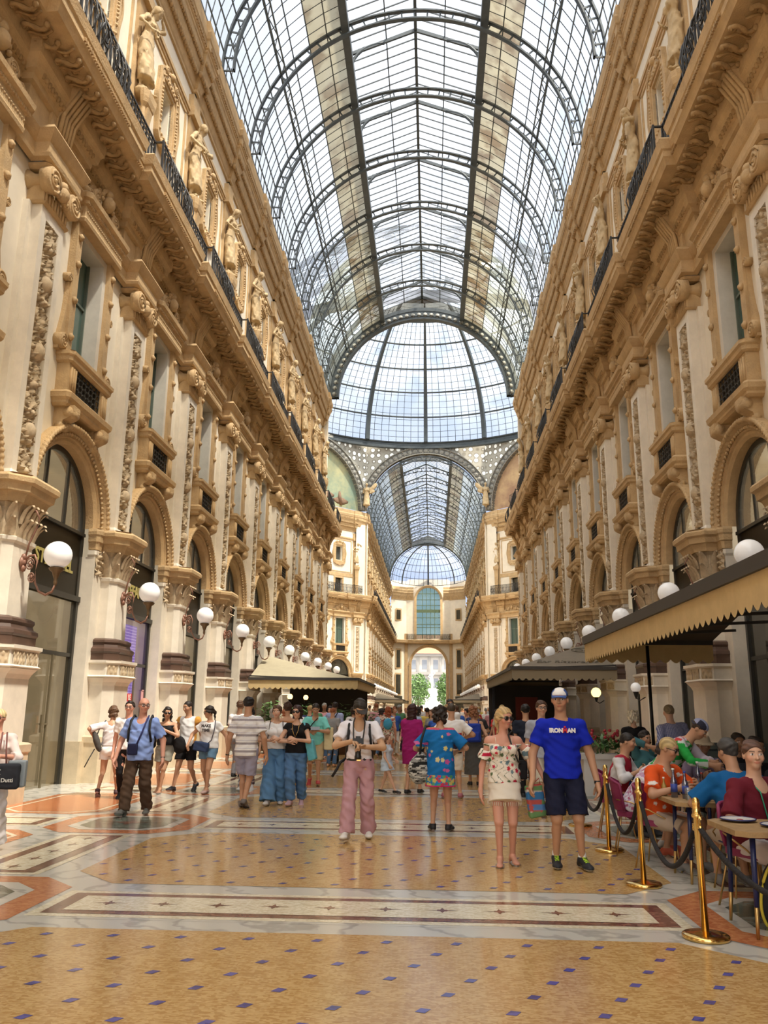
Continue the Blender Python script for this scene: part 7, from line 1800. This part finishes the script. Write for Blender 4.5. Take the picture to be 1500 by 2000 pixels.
# --- diners
def seat(H,fy=-.48,fx=.12,**k): return dict(H=H,pel=(0,0,.53),feet=((fx,fy,.085),(-fx,fy+.08,.085)),khint=(0,-.5,1),**k)
def lap(f): return 0
L_=(3.42,7.72); f=Fig(b=1.1,**seat(1.78,-.42,hands=((.22,-.38,.80),(-.20,-.34,.72)),ehint=((.9,.5,-.5),(-.9,.5,-.5)),head=(-28,-2),lean=4))
S,cl=f.shirt(.014,-.04,.95,.052,vneck=.05); r=person('seated man in a maroon polo with a green lanyard, right foreground',L_,25,f,'light',.009,('short',(.11,.055,.035)),[('polo_shirt',(S,cl),solid((.13,.012,.022)),dict(wr=.007)),('shorts',f.trousers(.018,.46,flare=(.075,.06,.06)),solid((.66,.60,.58)),{})],dict(up=(.55,.5,.5)))
a=MB()
for q in (1,-1): a.tube([tuple(f.tp(q*.045,-.03,.285)),tuple(f.tp(q*.04,-.078,.25)),tuple(f.tp(q*.02,-.092,.15)),tuple(f.tp(0,-.092,.09))],.006,5)
part('lanyard',a,mat('green_ribbon',(.02,.28,.16),.7),r)
L_=(3.12,9.62); f=Fig(b=1.05,**seat(1.74,-.4,hands=((.20,-.32,.86),(-.16,-.36,.84)),ehint=((.9,.4,-.5),(-.9,.4,-.5)),head=(20,18),lean=8))
S,cl=f.shirt(.013,-.04,.8,.05,vneck=.05)
person('seated blond person with wrap sunglasses in a bright orange shirt',L_,38,f,'tan',.009,('crew',(.45,.33,.15)),[('orange_shirt',(S,cl),floral((.70,.09,.015),[(.75,.7,.65)],.12,.3,12,.25),{}),('shorts',f.trousers(.018,.46,flare=(.075,.06,.06)),solid((.5,.42,.34)),{})],dict(up=(.2,.2,.2)),(True,.03,.12))
L_=(3.56,8.36); f=Fig(b=1.25,belly=.03,**seat(1.8,-.4,hands=((.16,-.40,.84),(-.2,-.40,.84)),ehint=((.9,.4,-.5),(-.9,.4,-.5)),head=(10,12),lean=14))
person('seated man in a blue polo with his back turned, dark grey hair',L_,186,f,'tan',.010,('short',(.05,.045,.04)),[('polo_shirt',f.shirt(.014,-.04,.9,.055,hemr=(.115*1.8,.095*1.8)),solid((.008,.10,.28)),{}),('shorts',f.trousers(.018,.46,flare=(.075,.06,.06)),solid((.45,.38,.3)),{})],dict(up=(.2,.2,.2)))
L_=(3.12,11.9); f=Fig(b=1.05,**seat(1.74,-.4,hands=((.15,-.36,.86),(-.16,-.36,.84)),ehint=((.9,.4,-.5),(-.9,.4,-.5)),head=(0,8),lean=16))
def redj(V): c=np.tile(np.array((.36,.02,.04)),(len(V),1)); c[(V[:,2]<1.02)&(np.abs(V[:,0])>.15)]=(.62,.6,.6); return c
person('seated man in a red jacket with white sleeves',L_,62,f,'tan',.012,('crew',(.02,.015,.012)),[('jacket',f.shirt(.014,-.04,1.5,.04),redj,{}),('trousers',f.trousers(.014,1.),solid((.04,.04,.05)),{})],dict(up=BLK))
L_=(3.02,10.42); f=Fig(b=1.15,**seat(1.74,-.4,hands=((.16,-.42,.80),(-.2,-.42,.80)),ehint=((.9,.4,-.5),(-.9,.4,-.5)),head=(0,22),lean=32))
def jer(V): c=floral((.70,.66,.70),[(.45,.12,.22),(.5,.3,.45)],.04,.6,7,.45)(V); c[V[:,2]>1.14]=(.60,.04,.03); return c
person('seated cyclist leaning forward in a white and red patterned jersey',L_,78,f,'tan',.011,('short',(.03,.02,.015)),[('cycling_jersey',f.shirt(.014,-.04,.9,.05),jer,{}),('shorts',f.trousers(.014,.45,flare=(.07,.06,.06)),solid((.20,.02,.06)),{})],dict(up=(.5,.1,.05)))
L_=(3.5,10.95); f=Fig(H=1.74,b=1.05,lean=42,hands=((.12,-.62,1.02),(-.16,-.66,1.0)),ehint=((.9,.4,-.2),(-.9,.4,-.2)),head=(0,40),pel=(0,.0,.90))
def grn(V):
    c=floral((.02,.30,.05),[(.55,.60,.55),(.45,.5,.45)],.07,.45,9,.5)(V); z=V[:,2]; c[(z>1.28)]=floral((.6,.55,.6),[(.08,.03,.25),(.5,.05,.05)],.05,.8,2,.5)(V)[z>1.28]; c[V[:,0]>.14]=(.62,.55,.60); return c
person('cyclist in a green and white jersey bending over the table, cap turned back',L_,60,f,'tan',.011,('crew',(.05,.03,.02)),[('cycling_jersey',f.shirt(.014,-.06,1.7,.045),grn,{}),('shorts',f.trousers(.014,.45,flare=(.062,.055,.055)),solid(BLK),{})],dict(up=(.5,.5,.5)),None,dict(c1=(.30,.32,.46),c2=(.03,.03,.05),yaw=180,brim=.6))
L_=(4.35,15.9); f=Fig(H=1.62,sex='f',b=1.1); person('white haired woman in black standing beyond the diners',L_,172,f,'light',.013,('afro',(.66,.60,.46)),[('top',f.shirt(.014,-.04,.9),solid(BLK),{}),('trousers',f.trousers(),solid(BLK),{})],dict(up=BLK))
L_=(4.65,14.2); f=Fig(H=1.74,b=1.1,lean=10,side=6,hands=((.3,-.15,.95),(-.26,-.2,1.0))); person('man in a blue striped shirt seen from behind beyond the diners',L_,188,f,'light',.012,('crew',(.26,.19,.11)),[('striped_shirt',f.shirt(.016,-.03,1.6,.045),lambda V:np.where((np.sin(V[:,0]*260)>.2)[:,None],np.array((.12,.14,.32)),np.array((.40,.42,.58))),{}),('trousers',f.trousers(),solid((.05,.05,.08)),{})],dict(up=BLK))
L_=(3.95,13.6); f=Fig(b=1.1,sex='f',**seat(1.66,-.4,hands=((.10,-.25,1.05),(-.12,-.26,1.1)),head=(0,5))); person('seated woman in a teal cardigan behind the red jacket',L_,30,f,'tan',.013,('short',DH),[('cardigan',f.shirt(.016,-.04,1.7,.045),solid((.06,.17,.19)),{}),('trousers',f.trousers(),solid(BLK),{})],None)
chair(3.95,13.6,30,1,'navy chair under the woman in the teal cardigan')
L_=(4.1,11.3); f=Fig(b=1.,**seat(1.7,-.4,hands=((.16,-.36,.84),(-.2,-.4,.84)),head=(0,10),lean=6)); person('seated person in a beige bucket hat in the shade',L_,10,f,'dark',.013,None,[('shirt',f.shirt(.014,-.04,.8),solid((.26,.20,.28)),{}),('shorts',f.trousers(.014,.45),solid(BLK),{}),
 ('bucket_hat',([ecyl(f.hp(0,.05,.5),f.hp(0,.05,.16),(.32*f.hs,.36*f.hs),(.42*f.hs,.48*f.hs),f.HR,.01),ecyl(f.hp(0,.05,.16),f.hp(0,.05,.04),(.44*f.hs,.5*f.hs),(.72*f.hs,.78*f.hs),f.HR,.01)],[]),solid((.36,.28,.19)),dict(wr=0))],None)
for i,(x,y,rz,sx,hr,lb) in enumerate(((4.75,11.85,12,'m','short','short haired diner in black in the deep shade'),(4.35,10.2,20,'m','short','dark haired diner in black in the shade behind the blue polo'),(4.3,9.3,30,'f','bob','woman in black with dark hair in the shade behind the man in maroon'))):
    f=Fig(sex=sx,b=1.05,**seat(1.72,-.42,hands=((.16,-.36,.84),(-.2,-.4,.84)),head=(10*i-10,6),lean=5)); person(lb,(x,y),rz,f,'dark',.013,(hr,DH),[('top',f.shirt(.014,-.04,.8),solid((.012,.012,.015)),{}),('trousers',f.trousers(),solid(BLK),{})],None)
L_=(3.34,6.02); f=Fig(b=1.15,**seat(1.74,-.42,hands=((.10,-.34,.82),(-.2,-.38,.82)),head=(0,10),lean=14)); person('seated diner in maroon cut by the right edge of the picture',L_,172,f,'light',.010,('short',BRH),[('shirt',f.shirt(.014,-.04,.95,.05),solid((.14,.014,.022)),{}),('trousers',f.trousers(.014,1.),solid((.62,.58,.6)),{})],dict(up=(.5,.5,.5)))
# --- distant crowd
def crowd_model(sex,i):
    rs=np.random.RandomState(i); H=1.72 if sex=='m' else 1.64; f=Fig(H=H,sex=sex,b=1.0+.08*(i%3),**(WALK(H,.18) if i%2 else STAND(H,.1)),hands=((.27,-.05 if i%2 else -.2,.80 if i%2 else 1.0),(-.27,-.02,.82)),head=(15*(i%3-1),4))
    h=.022; V,Q,C=f.body(h,['tan','light','dark','red'][i%4]); d=dict(person=np_mesh('person',V,Q,MSKIN,C))
    V,Q=f.hair(['short','long','short','bun','crew','bob','short','curly'][i],.018); d['hair']=np_mesh('hair',V,Q,MOBJ)
    S=f.shirt(.014,-.02,.7); V,Q=mesh_sdf(S[0],h,S[1],wr=.006); d['top']=np_mesh('top',V,Q,MOBJ)
    S=f.trousers(.016,.45 if i%3==0 else 1.) if (sex=='m' or i%4==1) else f.skirt(hem=.32); V,Q=mesh_sdf(S[0],h,S[1],wr=.006); d['trousers' if (sex=='m' or i%4==1) else 'skirt']=np_mesh('bottom',V,Q,MOBJ)
    return d
CM=[crowd_model('mf'[i%2],i) for i in range(8)]
CT=[('white',(.75,.74,.72)),('red',(.5,.03,.03)),('navy',(.02,.03,.10)),('black',(.015,.015,.017)),('orange',(.6,.2,.04)),('pale blue',(.35,.45,.62)),('pink',(.6,.28,.30)),('grey',(.25,.25,.25)),('green',(.08,.22,.10)),('yellow',(.6,.45,.10)),('bright blue',(.03,.10,.42)),('cream',(.6,.52,.38))]
CB=[('dark',(.02,.02,.03)),('denim',(.06,.12,.22)),('beige',(.45,.36,.24)),('white',(.65,.63,.6)),('grey',(.18,.18,.18))]
rs=np.random.RandomState(21); placed=[]; tries=0; items=[]
while len(items)<112 and tries<6000:
    tries+=1; y=24+66*rs.rand()**1.3; px=rs.uniform(640,1105) if rs.rand()<.85 else rs.uniform(560,640); x=CX+(px-844)/1600*y*1.0
    lim=5.6
    if abs(x)>lim or (x<-1.6 and 30<y<42.5) or (x>2.7 and 25.5<y<39.5): continue
    if any((x-a)**2+(y-b)**2<.75**2 for a,b in placed) or min((x+2.3)**2+(y-25.3)**2,(x+.72)**2+(y-25.8)**2,(x+1.82)**2+(y-26.2)**2)<.8: continue
    placed.append((x,y)); items.append((px,x,y))
items.sort()
from collections import Counter
used=Counter()
for n_,(px,x,y) in enumerate(items):
    i=rs.randint(8); d=CM[i]; ct=CT[rs.randint(len(CT))]; cb=CB[rs.randint(len(CB))]; rz=(0 if rs.rand()<.45 else 180)+rs.uniform(-30,30)
    ds='mid-distance' if y<45 else 'far'
    lab='%s crowd member in %s top and %s %s, %s from the left'%(ds,ct[0],cb[0],[k for k in d if k not in('person','hair','top')][0],ordn(n_))
    r=tag(link('person',d['person'],None,(x,y,0),math.radians(rz)),lab,'person','people in the distant crowd')
    r.scale=(1,1,rs.uniform(.95,1.06))
    for k,me in d.items():
        if k=='person': continue
        o=link(k,me,r); c={'hair':[DH,BRH,(.4,.28,.12),(.25,.08,.03),(.3,.3,.28)][rs.randint(5)] ,'top':ct[1]}.get(k,cb[1]); o.color=(*c,1)
# ------------------------------------------------------------------ light
w=bpy.data.worlds.new('world'); scene.world=w; w.use_nodes=True; nt=w.node_tree; bg=nt.nodes['Background']
tc=nt.nodes.new('ShaderNodeTexCoord'); n=nt.nodes.new('ShaderNodeTexNoise'); n.inputs['Scale'].default_value=2.2; n.inputs['Detail'].default_value=6
nt.links.new(tc.outputs['Generated'],n.inputs['Vector']); r=nt.nodes.new('ShaderNodeValToRGB'); nt.links.new(n.outputs['Fac'],r.inputs['Fac'])
e=r.color_ramp.elements; e[0].position=.38; e[0].color=(.56,.69,.98,1); e[1].position=.62; e[1].color=(.92,.96,1.,1)
nt.links.new(r.outputs['Color'],bg.inputs['Color']); bg.inputs['Strength'].default_value=.92
def sun(name,rot,e,col,ang):
    l=bpy.data.lights.new(name,'SUN'); l.energy=e; l.color=col; l.angle=math.radians(ang); o=bpy.data.objects.new(name,l); COL.objects.link(o); o.rotation_euler=[math.radians(v) for v in rot]; return o
def sundir(name,frm,e,col,ang):
    o=sun(name,(0,0,0),e,col,ang); o.rotation_mode='QUATERNION'; o.rotation_quaternion=Vector(frm).to_track_quat('Z','Y'); return o
sundir('sun_key',(.47,-.30,1.),SUN_E,(1.,.90,.74),5)
sundir('sky_fill',(.05,-.45,1.),FILL_E,(1.,.93,.82),110)
scene.view_settings.view_transform='Standard'; scene.view_settings.look='None'; scene.view_settings.exposure=EXPO
c=scene.cycles; c.max_bounces=6; c.diffuse_bounces=4; c.glossy_bounces=3; c.transparent_max_bounces=40; c.transmission_bounces=4; c.caustics_reflective=False; c.caustics_refractive=False; c.sample_clamp_indirect=6
c.use_adaptive_sampling=True; c.adaptive_threshold=.02; c.use_denoising=True
